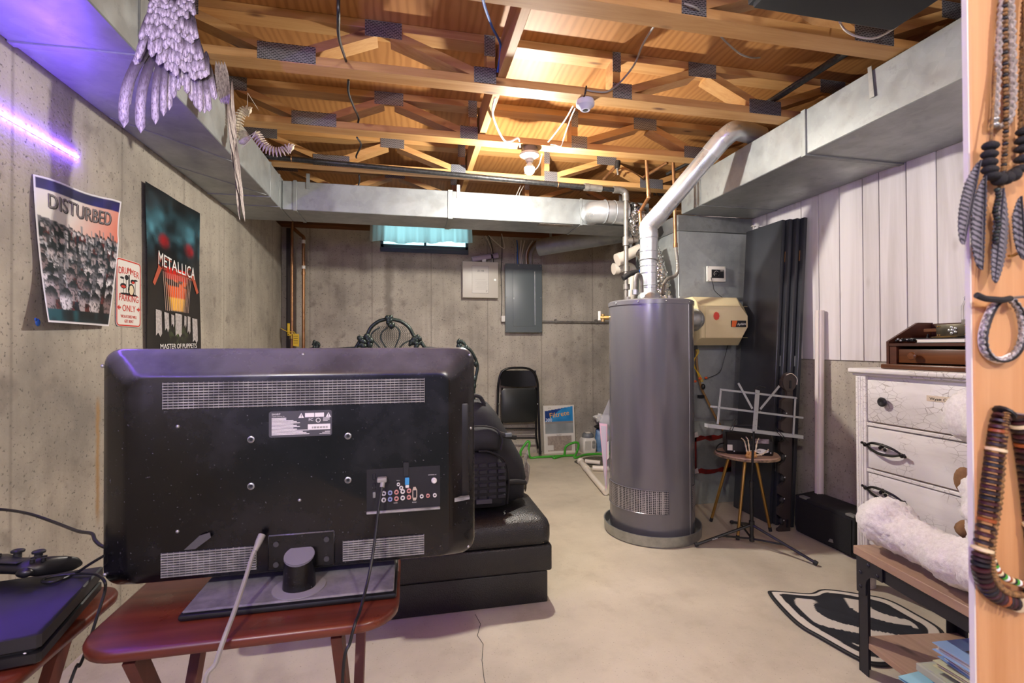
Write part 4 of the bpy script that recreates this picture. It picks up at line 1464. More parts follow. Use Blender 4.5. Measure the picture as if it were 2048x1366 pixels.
for x, z in ((-.34, .986), (-.136, .985), (-.34, .883), (-.136, .884)):
    h_ = obj('mount_hole', MB().lathe([(.0075, 0), (.0075, .003), (.0052, .004), (.0045, .001), (.0, .001)], (x, TY, z), 18, 0, Matrix.Rotation(PI / 2, 4, 'X')), M['steel'], tv)
    obj('hole_core', MB().cyl((x, TY - .0025, z), (x, TY - .0005, z), .0036, 12), M['ink'], h_)
for x, z in ((-.645, 1.15), (-.24, 1.172), (.15, 1.168), (-.641, .70), (.145, .69), (.152, .985), (-.61, .84), (-.485, .795), (-.485, 1.02), (-.24, .845)):
    edge = x < -.6 or x > .1 or z > 1.15
    yy = 1.211 if edge else TY
    if z > 1.14 and edge:
        yy = 1.2075
    obj('screw', MB().ell((x, yy, z), (.004, .003, .004), 10, 6), M['steel'], tv)

# input panel
px0, px1, pz0, pz1 = -.095, .073, .805, .906
ip = obj('input_panel', MB().box(px0, px1, TY - .0015, TY + .001, pz0, pz1), flat('input_panel_black', '#131316', .5, 0, '#1d1d20', 9), tv)
obj('panel_ledge', MB().box(px0, px1, TY - .009, TY - .001, pz0 - .001, pz0 + .004, .001, 1), M['slat'], tv)
RX = Matrix.Rotation(PI / 2, 4, 'X')


def jack(x, z, mat, r=.0052):
    j = obj('jack', MB().lathe([(r, 0), (r, .006), (r * .72, .0065), (r * .55, .004), (.0, .004)], (x, TY - .001, z), 14, 0, RX), mat, tv)
    obj('jack_hole', MB().cyl((x, TY - .0055, z), (x, TY - .004, z), r * .42, 10), M['ink'], j)


jw, jb, jr = flat('jack_white', '#d8d6d0', .4), flat('jack_blue', '#8b94bf', .4), flat('jack_red', '#c98f86', .4)
for i, c in enumerate((jw, jb, jr, jw, jr)):
    for z in (.849, .834):
        jack(-.0565 + .0143 * i, z + .0006 * i, c)
for x, z, c in ((.030, .8365, jw), (.0445, .837, jr), (.0605, .837, jw), (-.0235, .868, jw), (-.017, .8595, jw)):
    jack(x, z, c, .0045 if z < .86 else .0038)
obj('antenna_jack', MB().lathe([(.0065, 0), (.0065, .006), (.004, .008), (.004, .014), (.0, .014)], (.059, TY - .001, .872), 16, 0, RX), jw, tv)
vg = obj('blue_port', MB().box(-.0085, .0015, TY - .005, TY - .001, .865, .882, .001, 1), flat('port_blue', '#3f93c4', .4), tv)
obj('port_shell', MB().box(-.0075, .001, TY - .0045, TY - .001, .858, .8645, .001, 1), jw, tv)
obj('service_port', MB().prism([(.0105, .828), (.0165, .828), (.0195, .836), (.0195, .851), (.0165, .859), (.0105, .859), (.0085, .851), (.0085, .836)], (0, TY - .001, 0), (1, 0, 0), (0, 0, 1), .004), flat('port_shell_beige', '#b9ab9a', .4), tv)
obj('port_slot', MB().box(.0105, .0175, TY - .0056, TY - .0045, .835, .852), M['ink'], tv)
for z in (.889, .867, .847):
    obj('hdmi_port', MB().box(-.0815, -.0745, TY - .0035, TY - .001, z - .008, z + .006, .001, 1), M['steel'] if z < .86 else M['ink'], tv)
mb = MB().text('ANTENNA IN', (.055, TY - .0018, .884), *FRONT, .0022, d=.0002).text('INPUT', (-.078, TY - .0018, .862), *FRONT, .002, d=.0002).text('AUDIO', (-.03, TY - .0018, .8235), *FRONT, .002, d=.0002).text('RS-232C', (.0135, TY - .0018, .822), *FRONT, .002, d=.0002).text('PC IN', (-.024, TY - .0018, .8755), *FRONT, .002, d=.0002)
obj('lettering', mb, M['inkwhite'], tv)
obj('tape_tab', MB().box(-.0125, .0005, TY - .003, TY - .0015, .885, .918, .001, 1), flat('clear_grey_tape', '#2b2b2d', .2), tv)
# side input bay and stand bracket
obj('side_input_bay', MB().box(.107, .145, 1.193, 1.215, .815, 1.05, .004, 2), M['black'], tv)
obj('bay_ledge', MB().prism([(.104, .813), (.145, .818), (.145, .824), (.104, .823)], (0, 1.19, 0), (1, 0, 0), (0, 0, 1), .012), M['slat'], tv)
for z in (.906, .889, .873):
    obj('side_jack', MB().box(.099, .107, 1.188, 1.2, z - .0045, z + .0045, .002, 1), jw, tv)
obj('stand_bracket', MB().box(-.305, -.165, TY - .004, TY + .001, .695, .772, .002, 1), M['tvback'], tv)
for x, z in ((-.288, .752), (-.182, .754), (-.288, .707), (-.182, .71)):
    obj('bracket_hole', MB().cyl((x, TY - .0065, z), (x, TY - .003, z), .006, 16), flat('dusty_hole', '#3c3b3c', .6), tv)
obj('cap_tab', MB().prism([(0, 0), (.022, 0), (.052, .022), (.05, .033), (.03, .028)], (-.47, TY - .0055, .757), (1, 0, 0), (0, 0, 1), .0015), flat('peeling_clear_tape', '#4f4f52', .2), tv)
# neck and foot
neck = []
NX, NY = -.236, 1.148
for z, r in ((.662, .0345), (.69, .033), (.73, .0318)):
    neck.append([(NX + r * math.cos(a), NY + .9 * r * math.sin(a), z + (.013 * math.sin(a) if z > .72 else 0)) for a in np.linspace(0, 2 * PI, 28, False)])
obj('neck', loft(MB(), neck), M['tvback'], tv, ang=50)
obj('neck_cap', MB().prism([(.0315 * math.cos(a), .0285 * math.sin(a)) for a in np.linspace(0, 2 * PI, 28, False)], (NX, NY, .7305), (1, 0, 0), (0, .9, .4), .0015), flat('dusty_grey_top', '#77757a', .7), tv)
obj('neck_ring', MB().lathe([(.0, .6605), (.055, .6605), (.055, .6625), (.0, .664)], (NX, NY, 0), 32), flat('dusty_swivel_ring', '#8b898c', .6), tv)
t = NT('dusty_base_plate')
n0 = t.noise(t.coords((1, 1, 1)), 9, 8, .7)
t.set(t.ramp(n0, [(.3, '#4c4a4f'), (.52, '#7a777b'), (.7, '#8f8c8e')]), .55)
M['dustbase'] = t.mat
obj('base_plate', MB().box(-.452, -.026, 1.088, 1.318, .6415, .6545, .006, 2), M['black'], tv)
obj('base_top', MB().box(-.446, -.032, 1.094, 1.312, .654, .6603, .003, 1), M['dustbase'], tv)
obj('base_back_step', MB().box(-.444, -.034, 1.236, 1.31, .66, .668, .003, 1), M['dustbase'], tv)

# ---------------------------------------------------------------- cords behind the television
pc = thing('power_cord', 'thick grey power cord falling from the television over the table edge', 'cord', at(520, 1080, y=1.16))
q = [at(521, 1076, y=1.156), at(515, 1090, y=1.142), at(505, 1112, y=1.13), at(490, 1160, y=1.09), at(468, 1225, y=1.035), at(449, 1275, y=.998), at(432, 1325, y=.985), at(410, 1390, y=.975), V((-.33, .99, .3)), V((-.40, 1.0, .02))]
obj('cord', MB().tube(smooth(q), .0045, 8), M['cablegrey'], pc)
obj('plug', MB().tube([at(524, 1070, y=1.158), at(518, 1083, y=1.148), at(510, 1102, y=1.135)], [.008, .0075, .005], 10), M['cablegrey'], pc)
vc = thing('video_cord', 'thin dark cord hanging from the input panel of the television', 'cord', at(767, 955, y=1.16))
q = [at(765, 962, y=1.155), at(763, 980, y=1.145), at(758, 1010, y=1.135), at(749, 1085, y=1.11), at(738, 1150, y=1.08), at(722, 1215, y=1.03), at(710, 1248, y=.995), at(700, 1285, y=.985), at(686, 1345, y=.975), V((-.13, .98, .3)), V((-.16, 1.0, .02))]
obj('cord', MB().tube(smooth(q), .0032, 8), M['cableblack'], vc)
obj('plug', MB().box(-.071, -.049, TY - .022, TY - .004, .878, .889, .003, 2).tube([at(766, 962, y=1.155), at(764, 975, y=1.148)], .0055, 10), M['cablegrey'], vc)

# ---------------------------------------------------------------- games console and pad
MC = Matrix.Translation((-.65, 1.035, .6165)) @ Matrix.Rotation(math.radians(11), 4, 'Z')
gc = thing('game_console', 'flat black two tier games console on the tray table by the concrete wall', 'console', (-.79, 1.17, .6165))


def slab(x0, x1, y0, y1, z0, z1, ins):
    P = [(x0, y0), (x1 - .006, y0), (x1, y0 + .005), (x1, y1), (x0, y1)]
    loops = []
    for d, z in ((ins, z0), (0, z0 + ins), (0, z1 - ins), (ins, z1)):
        cx, cy = (x0 + x1) / 2, (y0 + y1) / 2
        loops.append([MC @ V((a + (d if a < cx else -d), b + (d if b < cy else -d), z)) for a, b in P])
    return loft(MB(), loops)


M['consoletop'] = flat('console_satin_black', '#19191c', .42, 0, '#222226', 6)
obj('lower_tier', slab(-.29, 0, .004, .29, .004, .026, .003), M['black'], gc)
obj('upper_tier', slab(-.29, .002, 0, .292, .032, .060, .003), M['consoletop'], gc)
obj('gap_band', slab(-.286, -.008, .01, .284, .025, .033, .0005), M['ink'], gc)
obj('foot_strip', slab(-.25, -.03, .03, .26, .0, .005, .0005), M['blackmat'], gc)
obj('power_button', MB().ell(MC @ V((-.02, .001, .029)), (.0025, .001, .0012)), M['inkwhite'], gc)
gp_ = thing('game_controller', 'black games controller lying on the console', 'controller', (-.80, 1.26, .68))
MG = Matrix.Translation((-.845, 1.285, .688)) @ Matrix.Rotation(math.radians(163), 4, 'Z') @ Matrix.Rotation(math.radians(6), 4, 'X')
mb = MB()
loops = []
for x, y, z, ry, rz in ((-.085, -.058, .006, .006, .006), (-.082, -.045, .010, .016, .014), (-.074, -.02, .016, .026, .018), (-.062, .002, .020, .032, .019), (-.03, .008, .021, .030, .016), (0, .008, .021, .029, .015),
                       (.03, .008, .021, .030, .016), (.062, .002, .020, .032, .019), (.074, -.02, .016, .026, .018), (.082, -.045, .010, .016, .014), (.085, -.058, .006, .006, .006)):
    loops.append([MG @ V((x, y + ry * math.cos(a), z + rz * math.sin(a))) for a in np.linspace(0, 2 * PI, 18, False)])
obj('shell', loft(mb, loops), M['black'], gp_, ang=70)
obj('touchpad', MB().box(-.03, .03, .008, .036, .033, .0365, .002, 2, M=MG), M['consoletop'], gp_)
for sx in (-1, 1):
    st = obj('thumbstick', MB().lathe([(.008, .03), (.007, .043), (.0, .043)], (0, 0, 0), 16, 0, MG @ Matrix.Translation((sx * .026, -.014, 0))), M['blackmat'], gp_)
    obj('stick_cap', MB().lathe([(.0, .042), (.012, .042), (.0125, .046), (.01, .048), (.0, .0455)], (0, 0, 0), 20, 0, MG @ Matrix.Translation((sx * .026, -.014, 0))), M['consoletop'], gp_)
    for i in range(4):
        a = i * PI / 2
        obj('button', MB().lathe([(.0048, .034), (.0048, .0415), (.0, .0425)], (0, 0, 0), 12, 0, MG @ Matrix.Translation((sx * .056 + .0125 * math.cos(a), .012 + .0125 * math.sin(a), 0))), M['black'], gp_)
    obj('trigger', MB().ell(MG @ V((sx * .056, .038, .018)), (.016, .01, .01), 12, 8), M['black'], gp_)
zc = .683
q = [at(207, 1112, y=1.2), at(180, 1128, z=.72), at(150, 1147, z=zc), at(110, 1163, z=zc), at(86, 1164, z=zc), at(90, 1157, z=zc), at(120, 1151, z=zc), at(165, 1147, z=zc), at(195, 1150, z=zc), at(209, 1163, x=-.634), at(210, 1180, x=-.636), at(203, 1205, x=-.637), at(192, 1240, x=-.637), at(176, 1290, x=-.637), at(160, 1330, x=-.637), at(140, 1366, x=-.64), V((-.65, .95, .3)), V((-.69, .94, .02))]
cable('grey black looped controller cord hanging over the console edge', q, .003, 'cableblack', 'charging_cord', cat='cord')
q = [at(-30, 1018, y=1.6), at(15, 1020, y=1.6), at(60, 1028, y=1.55), at(110, 1045, y=1.5), at(155, 1062, y=1.4), at(183, 1067, y=1.35), at(190, 1080, y=1.32), at(200, 1090, y=1.3), at(215, 1096, y=1.28)]
cable('dark cord sagging along the concrete wall to the television edge', q, .004, 'cableblack', 'wall_cord', cat='cord')

# ---------------------------------------------------------------- black ottoman, headboard, backpack
t = NT('black_leather')
vec = t.coords()
t.set('#131315', t.ramp(t.noise(vec, 30, 4), [(.3, .36), (.7, .52)]), None, .7)
vo = t.n('ShaderNodeTexVoronoi')
vo.inputs['Scale'].default_value = 190
t.l(vec, vo.inputs['Vector'])
t.bump(vo.outputs['Distance'], .35, .004)
M['leather'] = t.mat
ot = thing('ottoman', 'black leather storage ottoman behind the television', 'ottoman', (.1, 2.42, 0))
OX0, OX1, OY0, OY1 = -.44, .652, 2.172, 2.66
obj('base', MB().box(OX0 + .012, OX1 - .02, OY0 + .01, OY1 - .01, .0, .145, .006, 2), M['leather'], ot)
obj('body', MB().box(OX0, OX1, OY0, OY1, .147, .268, .012, 3), M['leather'], ot)
loops = []
for z, d in ((.27, .012), (.275, .002), (.30, 0), (.345, .0), (.368, .008), (.385, .03), (.397, .075), (.402, .14)):
    loops.append([(a, b, z) for a, b in rrect(OX0 + d, OX1 - d, OY0 + d, OY1 - d, .05, 6)])
obj('lid_cushion', loft(MB(), loops), M['leather'], ot, ang=80)
hb = thing('iron_headboard', 'ornate dark iron headboard with arched mesh crest against the ottoman', 'headboard', (-.12, 3.42, 0))
M['iron'] = flat('verdigris_black_iron', '#171c1b', .4, .6, '#39453f', 40, .3, 60)
HY = 3.4


def hp(px, py, dy=0):
    return at(px, py, y=HY + dy)


def scroll(mb, px, py, s_, sg_):
    c = hp(px, py)
    P = []
    for i in range(22):
        a = i / 21 * 2.9 * PI / 1.6
        r = s_ * (1 - i / 24)
        P.append(V((c.x + sg_ * r * math.cos(a), HY, c.z + r * math.sin(a))))
    return mb.tube(P, [.011 - .0002 * i for i in range(22)], 8)


L = [hp(712, 695), hp(722, 680), hp(733, 672), hp(742, 655), hp(757, 643), hp(770, 639)]
Rr = [hp(787, 639), hp(802, 643), hp(818, 655), hp(828, 672), hp(840, 682), hp(850, 696)]
obj('arch', MB().tube(smooth(L + [hp(778, 636)] + Rr), .0125, 10), M['iron'], hb)
mb = MB()
for px, py in ((779, 645), (724, 684), (737, 682), (826, 682), (836, 684)):
    for k in range(7):
        c = hp(px + random.uniform(-5, 5), py + random.uniform(-9, 9), -.008)
        mb.ell(c, (random.uniform(.012, .02), .012, random.uniform(.015, .028)), 10, 6, M=Matrix.Rotation(random.uniform(-.9, .9), 4, 'Y'))
obj('cast_leaves', mb, M['iron'], hb)
mb = MB().tube(smooth([hp(775, 655), hp(764, 665), hp(762, 678), hp(772, 696), hp(782, 720)]), .005, 6).tube(smooth([hp(787, 650), hp(798, 660), hp(799, 672), hp(792, 690), hp(783, 710)]), .005, 6)
mb.tube(smooth([hp(760, 655), hp(748, 662), hp(742, 672), hp(750, 685), hp(765, 700)]), .005, 6).tube(smooth([hp(822, 680), hp(808, 687), hp(798, 697)]), .005, 6)
obj('inner_scrolls', mb, M['iron'], hb)
mb = MB()
for k in range(-18, 26):
    for sg_ in (-1, 1):
        x = 735 + k * 4.2
        P = []
        for j in range(9):
            py = 645 + j * 7
            xx = x + sg_ * (j * 4.2) + 6 * math.sin(j * .8)
            if ((xx - 781) / 48) ** 2 + ((py - 692) / 48) ** 2 < 1:
                P.append(hp(xx, py))
        if len(P) > 1:
            mb.tube(P, .0011, 4)
obj('wire_mesh', mb, M['iron'], hb, 'fine crossed wire infill')
mb = MB()
scroll(mb, 634, 691, .024, -1)
scroll(mb, 921, 690, .03, 1)
for k in range(9):
    mb.ell(hp(921 + random.uniform(-5, 4), 688 + random.uniform(-8, 8)), (.014, .012, .018), 8, 6)
for k in range(5):
    mb.ell(hp(632 + random.uniform(-4, 4), 690 + random.uniform(-6, 6)), (.012, .012, .016), 8, 6)
obj('corner_finials', mb, M['iron'], hb)
mb = MB().tube(smooth([hp(908, 700), hp(925, 695), hp(938, 698), hp(948, 712), hp(955, 732), hp(952, 752), hp(948, 775), hp(948, 800)]), [.011] * 43, 8)
mb.tube(smooth([hp(646, 700), hp(628, 697), hp(615, 704), hp(606, 725), hp(605, 755), hp(608, 800)]), .011, 8)
for px, py in ((952, 728), (949, 758), (948, 772), (932, 696)):
    mb.ell(hp(px, py), (.017, .014, .024), 10, 6)
obj('side_scroll', mb, M['iron'], hb)
mb = MB()
for px in (612, 700, 780, 855, 945):
    a = hp(px, 800 if px in (612, 945) else 696)
    mb.cyl(a, (a.x, HY, .0), .011, 10)
mb.tube([hp(608, 800), hp(948, 800)], .012, 10).tube([hp(646, 701), hp(712, 696)], .011, 8).tube([hp(850, 696), hp(910, 701)], .011, 8)
obj('frame_bars', mb, M['iron'], hb)

bk = thing('backpack', 'black tactical backpack sitting on the ottoman', 'backpack', (.38, 2.45, .40))
t = NT('black_nylon')
t.set(t.ramp(t.noise(t.coords(), 6, 5), [(.3, '#131418'), (.7, '#24252a')]), .75)
t.bump(t.noise(t.coords(), 220, 2), .3, .002)
M['nylon'] = t.mat
prof = [(.413, .175, .10, .36), (.436, .20, .125, .365), (.52, .222, .13, .37), (.61, .215, .125, .36), (.70, .18, .115, .345), (.78, .145, .105, .335), (.85, .11, .09, .33), (.895, .075, .065, .325), (.915, .03, .03, .322)]
loops = []
for z, w_, d, cx in prof:
    loops.append([(cx + w_ * (abs(math.cos(a)) ** .7) * (1 if math.cos(a) > 0 else -1), 2.47 + d * (abs(math.sin(a)) ** .7) * (1 if math.sin(a) > 0 else -1), z + .006 * math.sin(3 * a)) for a in np.linspace(0, 2 * PI, 32, False)])
obj('main_body', loft(MB(), loops), M['nylon'], bk, ang=80)


def pouch(cx, y, z0, z1, w_, d, name, top=.55):
    L_ = []
    for i in range(9):
        f = i / 8
        ww = w_ * (1 - max(0, f - top) ** 2 * 2.6)
        dd_ = d * math.sin(PI * (.18 + .72 * f)) ** .6
        L_.append([(cx + ww * (abs(math.cos(a)) ** .6) * (1 if math.cos(a) > 0 else -1), y + dd_ * (abs(math.sin(a)) ** .7) * (1 if math.sin(a) > 0 else -1), z0 + (z1 - z0) * f) for a in np.linspace(0, 2 * PI, 28, False)])
    return obj(name, loft(MB(), L_), M['nylon'], bk, ang=80)


pouch(.33, 2.345, .42, .68, .135, .075, 'lower_pocket')
pouch(.325, 2.355, .685, .80, .115, .06, 'upper_pocket')
pouch(.515, 2.44, .42, .62, .062, .07, 'side_pocket')
mb = MB()
for i in range(6):
    z = .465 + .03 * i
    yy = 2.345 - .075 * math.sin(PI * (.18 + .72 * (z - .42) / .26)) ** .6 - .003
    for k in range(5):
        x = .235 + .045 * k
        mb.box(x, x + .038, yy, yy + .012, z, z + .018, .002, 1)
obj('webbing_loops', mb, flat('grey_webbing', '#2b2c31', .8), bk)
obj('zip_piping', MB().tube(smooth([(.435, 2.30, .69), (.445, 2.315, .74), (.41, 2.32, .79), (.325, 2.315, .806), (.24, 2.32, .79)]), .005, 6).tube(smooth([(.465, 2.30, .43), (.472, 2.30, .55), (.45, 2.305, .64), (.38, 2.30, .683), (.325, 2.295, .69)]), .005, 6), M['blackmat'], bk)
obj('side_strap', MB().tube(smooth([(.43, 2.32, .765), (.47, 2.335, .75), (.52, 2.36, .735)]), .012, 8), M['blackmat'], bk)
obj('side_strap', MB().tube(smooth([(.47, 2.31, .53), (.52, 2.345, .52), (.575, 2.39, .50)]), .012, 8), M['blackmat'], bk)
obj('buckle', MB().box(.46, .495, 2.318, 2.333, .746, .766, .005, 2), M['panelgrey'], bk)
obj('carry_handle', MB().tube(smooth([(.28, 2.42, .905), (.31, 2.42, .94), (.35, 2.42, .935), (.375, 2.42, .895)]), .01, 8), M['blackmat'], bk)
obj('name_patch', MB().box(.31, .385, 2.262, 2.275, .448, .468, .001, 1), flat('grey_patch', '#4b4b50', .8), bk)
cl = MB().sheet(lambda u, v: V((.60 + .05 * u + .015 * math.sin(v * 9 + u * 3), 2.52 + .12 * u, .60 - .19 * v + .012 * math.sin(u * 8))), 12, 16)
obj('grey_cloth', cl, flat('speckled_grey_cloth', '#8f8a86', .9, 0, '#6a6562', 80), label='bit of speckled grey cloth behind the backpack on the ottoman', cat='cloth', loc=(.58, 2.58, .41))

# ---------------------------------------------------------------- things against the back wall
fc = thing('folding_chair', 'folded black metal chair leaning on the back wall', 'chair', (1.18, 5.1, 0))


def fp(px, py, dy=0):
    return at(px, py, y=5.1 + dy)


M['chairblack'] = flat('glossy_black_steel', '#111113', .28, .2)
q = smooth([fp(992, 912, -.05), fp(994, 860, -.03), fp(996, 790), fp(997, 765), fp(1003, 745), fp(1016, 737), fp(1035, 735.5), fp(1055, 737), fp(1068, 745), fp(1075, 765), fp(1076, 790), fp(1078, 850, -.03), fp(1080, 908, -.05)], 6)
obj('front_frame', MB().tube(q, .0125, 10), M['chairblack'], fc)
bp_ = MB().sheet(lambda u, v: fp(1001 + 71 * u, 741 + 30 * v + 3 * math.sin(PI * u) * v, .012 + .03 * math.sin(PI * u)), 16, 6)
obj('backrest', bp_, M['chairblack'], fc)
loops = []
for dy, d in ((-.02, .01), (-.024, .0), (-.04, .0), (-.045, .008)):
    a, b = fp(1001, 845), fp(1072, 775)
    loops.append([(x, 5.1 + dy, z) for x, z in rrect(a.x + d, b.x - d, a.z + d, b.z - d, .05, 6)])
obj('seat', loft(MB(), loops), flat('dark_seat_pan', '#1c1e1e', .35, .2), fc)
for py in (857, 876):
    obj('crossbar', MB().cyl(fp(1000, py, .03), fp(1074, py, .03), .009, 8), M['chairblack'], fc)
for px in (1004, 1072):
    obj('rear_leg', MB().tube([fp(px, 775, .01), fp(px, 870, .035), fp(px + (4 if px > 1040 else -4), 897, .05)], .011, 8), M['chairblack'], fc)
    obj('hinge_bolt', MB().ell(fp(px + (3 if px > 1040 else -6), 808, -.015), .01, 8, 6), M['steel'], fc)
for px, py in ((992, 912), (1080, 908)):
    obj('rubber_foot', MB().cyl(fp(px, py - 6, -.05), fp(px, py + 1, -.05), .016, 10), M['blackmat'], fc)

fx0, fx1, fz1 = 1.461, 1.822, .524
fi1, fi2 = nz(41, 30, 40), nz(42, 6, 8)


def filcol(u, v):
    if u < .055 or u > .945 or v < .02 or v > .955:
        return srgb((.82, .80, .76))
    if v < .11 - .1 * u + .01:
        return srgb((.83, .81, .78))
    if v < .34:
        if u + v * 1.2 < .34 + .25 * (1 - v * 2.4) + (.5 - v) * .3:
            return srgb(mixc((.10, .20, .42), (.16, .26, .50), fi2(u, v)))
        return srgb(mixc((.12, .42, .66), (.22, .55, .76), fi2(u, v)))
    if v < .385:
        return srgb((.52, .50, .48))
    if v < .585:
        return srgb(mixc((.48, .50, .50), (.60, .62, .62), fi2(u, v)))
    if v < .645:
        return srgb((.83, .81, .78))
    if u < .12 or u > .88:
        return srgb((.80, .78, .74))
    if v > .83 and u < .30 and v < .93:
        return srgb((.80, .78, .74))
    return srgb(mixc((.52, .47, .43), (.68, .63, .58), .6 * fi1(u, v) + .4 * (math.sin(u * 150) > 0)))


af = thing('air_filter', 'boxed pleated air filter with blue label standing on the back wall', 'air filter', (1.64, 5.2, 0))
FA = .045


def fpos(u, v):
    return V((fx0 + (fx1 - fx0) * u, 5.20 - .045 * v - .0006, fz1 * (1 - v) + .001))


obj('cardboard_frame', MB().add([fpos(0, 0) + V((0, .0008, 0)), fpos(1, 0) + V((0, .0008, 0)), fpos(1, 1) + V((0, .0008, 0)), fpos(0, 1) + V((0, .0008, 0)), fpos(0, 0) + V((0, .028, 0)), fpos(1, 0) + V((0, .028, 0)), fpos(1, 1) + V((0, .028, 0)), fpos(0, 1) + V((0, .028, 0))],
    [(0, 1, 2, 3), (7, 6, 5, 4), (0, 4, 5, 1), (1, 5, 6, 2), (2, 6, 7, 3), (3, 7, 4, 0)]), M['offwhite'], af)
obj('wrapper_print', MB().sheet(fpos, 72, 96, col=filcol), painted('filter_wrapper', .25), af, recalc=False)


def ftext(mb, s_, u0, v0, h, tilt, sq=1):
    return mb.text(s_, fpos(u0, v0) + V((0, -.001, 0)), (1, 0, tilt), (-tilt, .08, 1), h, squash=sq)


obj('lettering', ftext(MB(), 'Filtrete', .52, .235, .055, .13, 1.02), flat('amber_lettering', '#e2a84e', .4), af)
mb = ftext(MB(), '300', .17, .335, .036, 0)
obj('lettering', mb, M['inkwhite'], af)
obj('lettering', ftext(ftext(MB(), '16x20x1', .48, .63, .012, 0), 'FILTER', .2, .06, .008, 0), M['ink'], af)

jg = thing('litter_jug', 'squat white plastic jug with grey lid on the floor by the back wall', 'jug', (1.965, 5.15, 0))
loops = []
for z, w_, r in ((.0, .070, .02), (.006, .076, .025), (.06, .078, .025), (.13, .078, .025), (.155, .07, .03), (.165, .06, .03)):
    loops.append([(1.965 + a, 5.15 + b, z) for a, b in rrect(-w_, w_, -w_, w_, r, 5)])
obj('body', loft(MB(), loops), M['white'], jg, ang=60)
obj('lid', MB().lathe([(.0, .165), (.062, .165), (.066, .172), (.064, .195), (.05, .212), (.0, .214)], (1.965, 5.15, 0), 28), flat('grey_lid', '#6e7276', .45), jg)
obj('lid_grip', MB().box(1.94, 1.99, 5.12, 5.18, .212, .222, .004, 2), M['white'], jg)
obj('handle_hollow', MB().prism(rrect(1.987, 2.025, .05, .14, .016), (0, 5.0725, 0), (1, 0, 0), (0, 0, 1), .002), M['slat'], jg)
obj('paper_label', MB().box(1.905, 1.975, 5.071, 5.074, .035, .135), flat('faded_label', '#bdb8ae', .6), jg)
pb = thing('pet_food_bag', 'blue and brown printed bag behind the white jug', 'bag', (2.12, 5.17, 0))
L_ = []
for z, w_, d in ((.0, .085, .05), (.03, .095, .06), (.14, .095, .055), (.22, .085, .03), (.25, .08, .008)):
    L_.append([(2.155 + w_ * math.cos(a), 5.17 + d * math.sin(a), z + .008 * math.sin(3 * a)) for a in np.linspace(0, 2 * PI, 24, False)])
obj('bag', loft(MB(), L_), flat('blue_bag_print', '#2b5c94', .4, 0, '#7c9cb9', 14), pb, ang=60)
obj('brown_print', MB().ell((2.155, 5.116, .15), (.055, .012, .055), 14, 8), flat('brown_animal_print', '#7c5433', .5, 0, '#c9b49a', 30), pb)
bb = thing('plastic_bag', 'crumpled white plastic bag lying on top of the blue bag', 'bag', (2.15, 5.16, .25))
bm = bmesh.new()
bmesh.ops.create_icosphere(bm, subdivisions=4, radius=1)
for q_ in bm.verts:
    k = 1 + .16 * math.sin(q_.co.x * 7 + q_.co.z * 5) + .12 * math.sin(q_.co.y * 9 - q_.co.x * 11) + random.uniform(-.03, .03)
    q_.co = V((2.16 + q_.co.x * .11 * k, 5.15 + q_.co.y * .06 * k,   .348 + q_.co.z * .062 * k + .03 * (-q_.co.x)))
mb = MB()
mb.bm(bm)
obj('bag', mb, flat('thin_white_film', '#d9d7d4', .3), bb, ang=20)
obj('black_bundle', MB().ell((2.13, 5.15, .279), (.09, .055, .022), 16, 8), M['blackmat'], bb)

# sump pit and its pvc pipes
M['gravel'] = flat('dark_gravel', '#17140f', .95, 0, '#77705f', 60, .6, 80)
mb = MB()
cx, cy = 1.93, 4.66
pts = [(cx + .27 * math.cos(a) * (1 + .06 * math.sin(5 * a)), cy + .25 * math.sin(a) * (1 + .05 * math.cos(4 * a))) for a in np.linspace(0, 2 * PI, 30, False)]
mb.add([(a, b, .0025) for a, b in pts], [tuple(range(30))])
obj('sump_pit', mb, M['gravel'], label='dark gravel sump pit opening in the floor near the back wall', cat='sump pit', loc=(cx, cy, 0.002))
def pvc(label, pts, r=.024):
    o = thing('drain_pipe', label, 'pipe', pts[0], 'white drain pipes on the floor')
    obj('pipe', MB().tube(pts, r, 14), M['pvc'], o, ang=60)
    return o


o = pvc('long white drain pipe on the floor running from the pit toward the water heater', [V((1.69, 4.63, .027)), V((1.60, 4.1, .027)), V((1.53, 3.62, .027))])
obj('fitting', MB().tube([V((1.66, 4.44, .027)), V((1.645, 4.33, .027))], .032, 14), M['pvc'], o)
obj('fitting', MB().ell((1.69, 4.63, .03), .036, 14, 8), M['pvc'], o)
pvc('short white drain pipe lying across the sump pit', [V((1.735, 4.62, .03)), V((1.86, 4.53, .028))], .022)
pvc('white drain stub between the long drain pipe and the heater', [V((1.71, 4.36, .027)), V((1.85, 4.30, .027))], .026)

# green garden hose
def gh(px, py, dz=0):
    if dz:
        p = at(px, py, y=4.95)
        return p
    p = at(px, py, z=.013)
    return p


q = [V((.85, 5.05, .013)), V((1.12, 5.03, .02)), gh(1042, 901, 1), gh(1054, 884, 1), gh(1059, 886, 1), gh(1057, 903, 1), gh(1060, 914), gh(1075, 914), gh(1095, 906), gh(1115, 900), gh(1128, 897), gh(1133, 903), gh(1124, 912), gh(1109, 916), gh(1106, 911), gh(1115, 903), gh(1132, 893, 1), gh(1150, 885, 1), gh(1157, 889, 1), gh(1154, 903, 1), gh(1149, 915), gh(1157, 914), gh(1168, 908), gh(1195, 907), V((2.1, 4.95, .013)), V((2.3, 5.0, .013))]
q = [V((p.x, min(p.y, 4.97), max(p.z, .013))) for p in q]
M['hosegreen'] = flat('green_hose_vinyl', '#3f9a2c', .35)
obj('garden_hose', MB().tube(smooth(q, 8), .0125, 10), M['hosegreen'], label='bright green garden hose looping on the floor before the air filter', cat='hose', loc=(1.6, 4.95, 0))
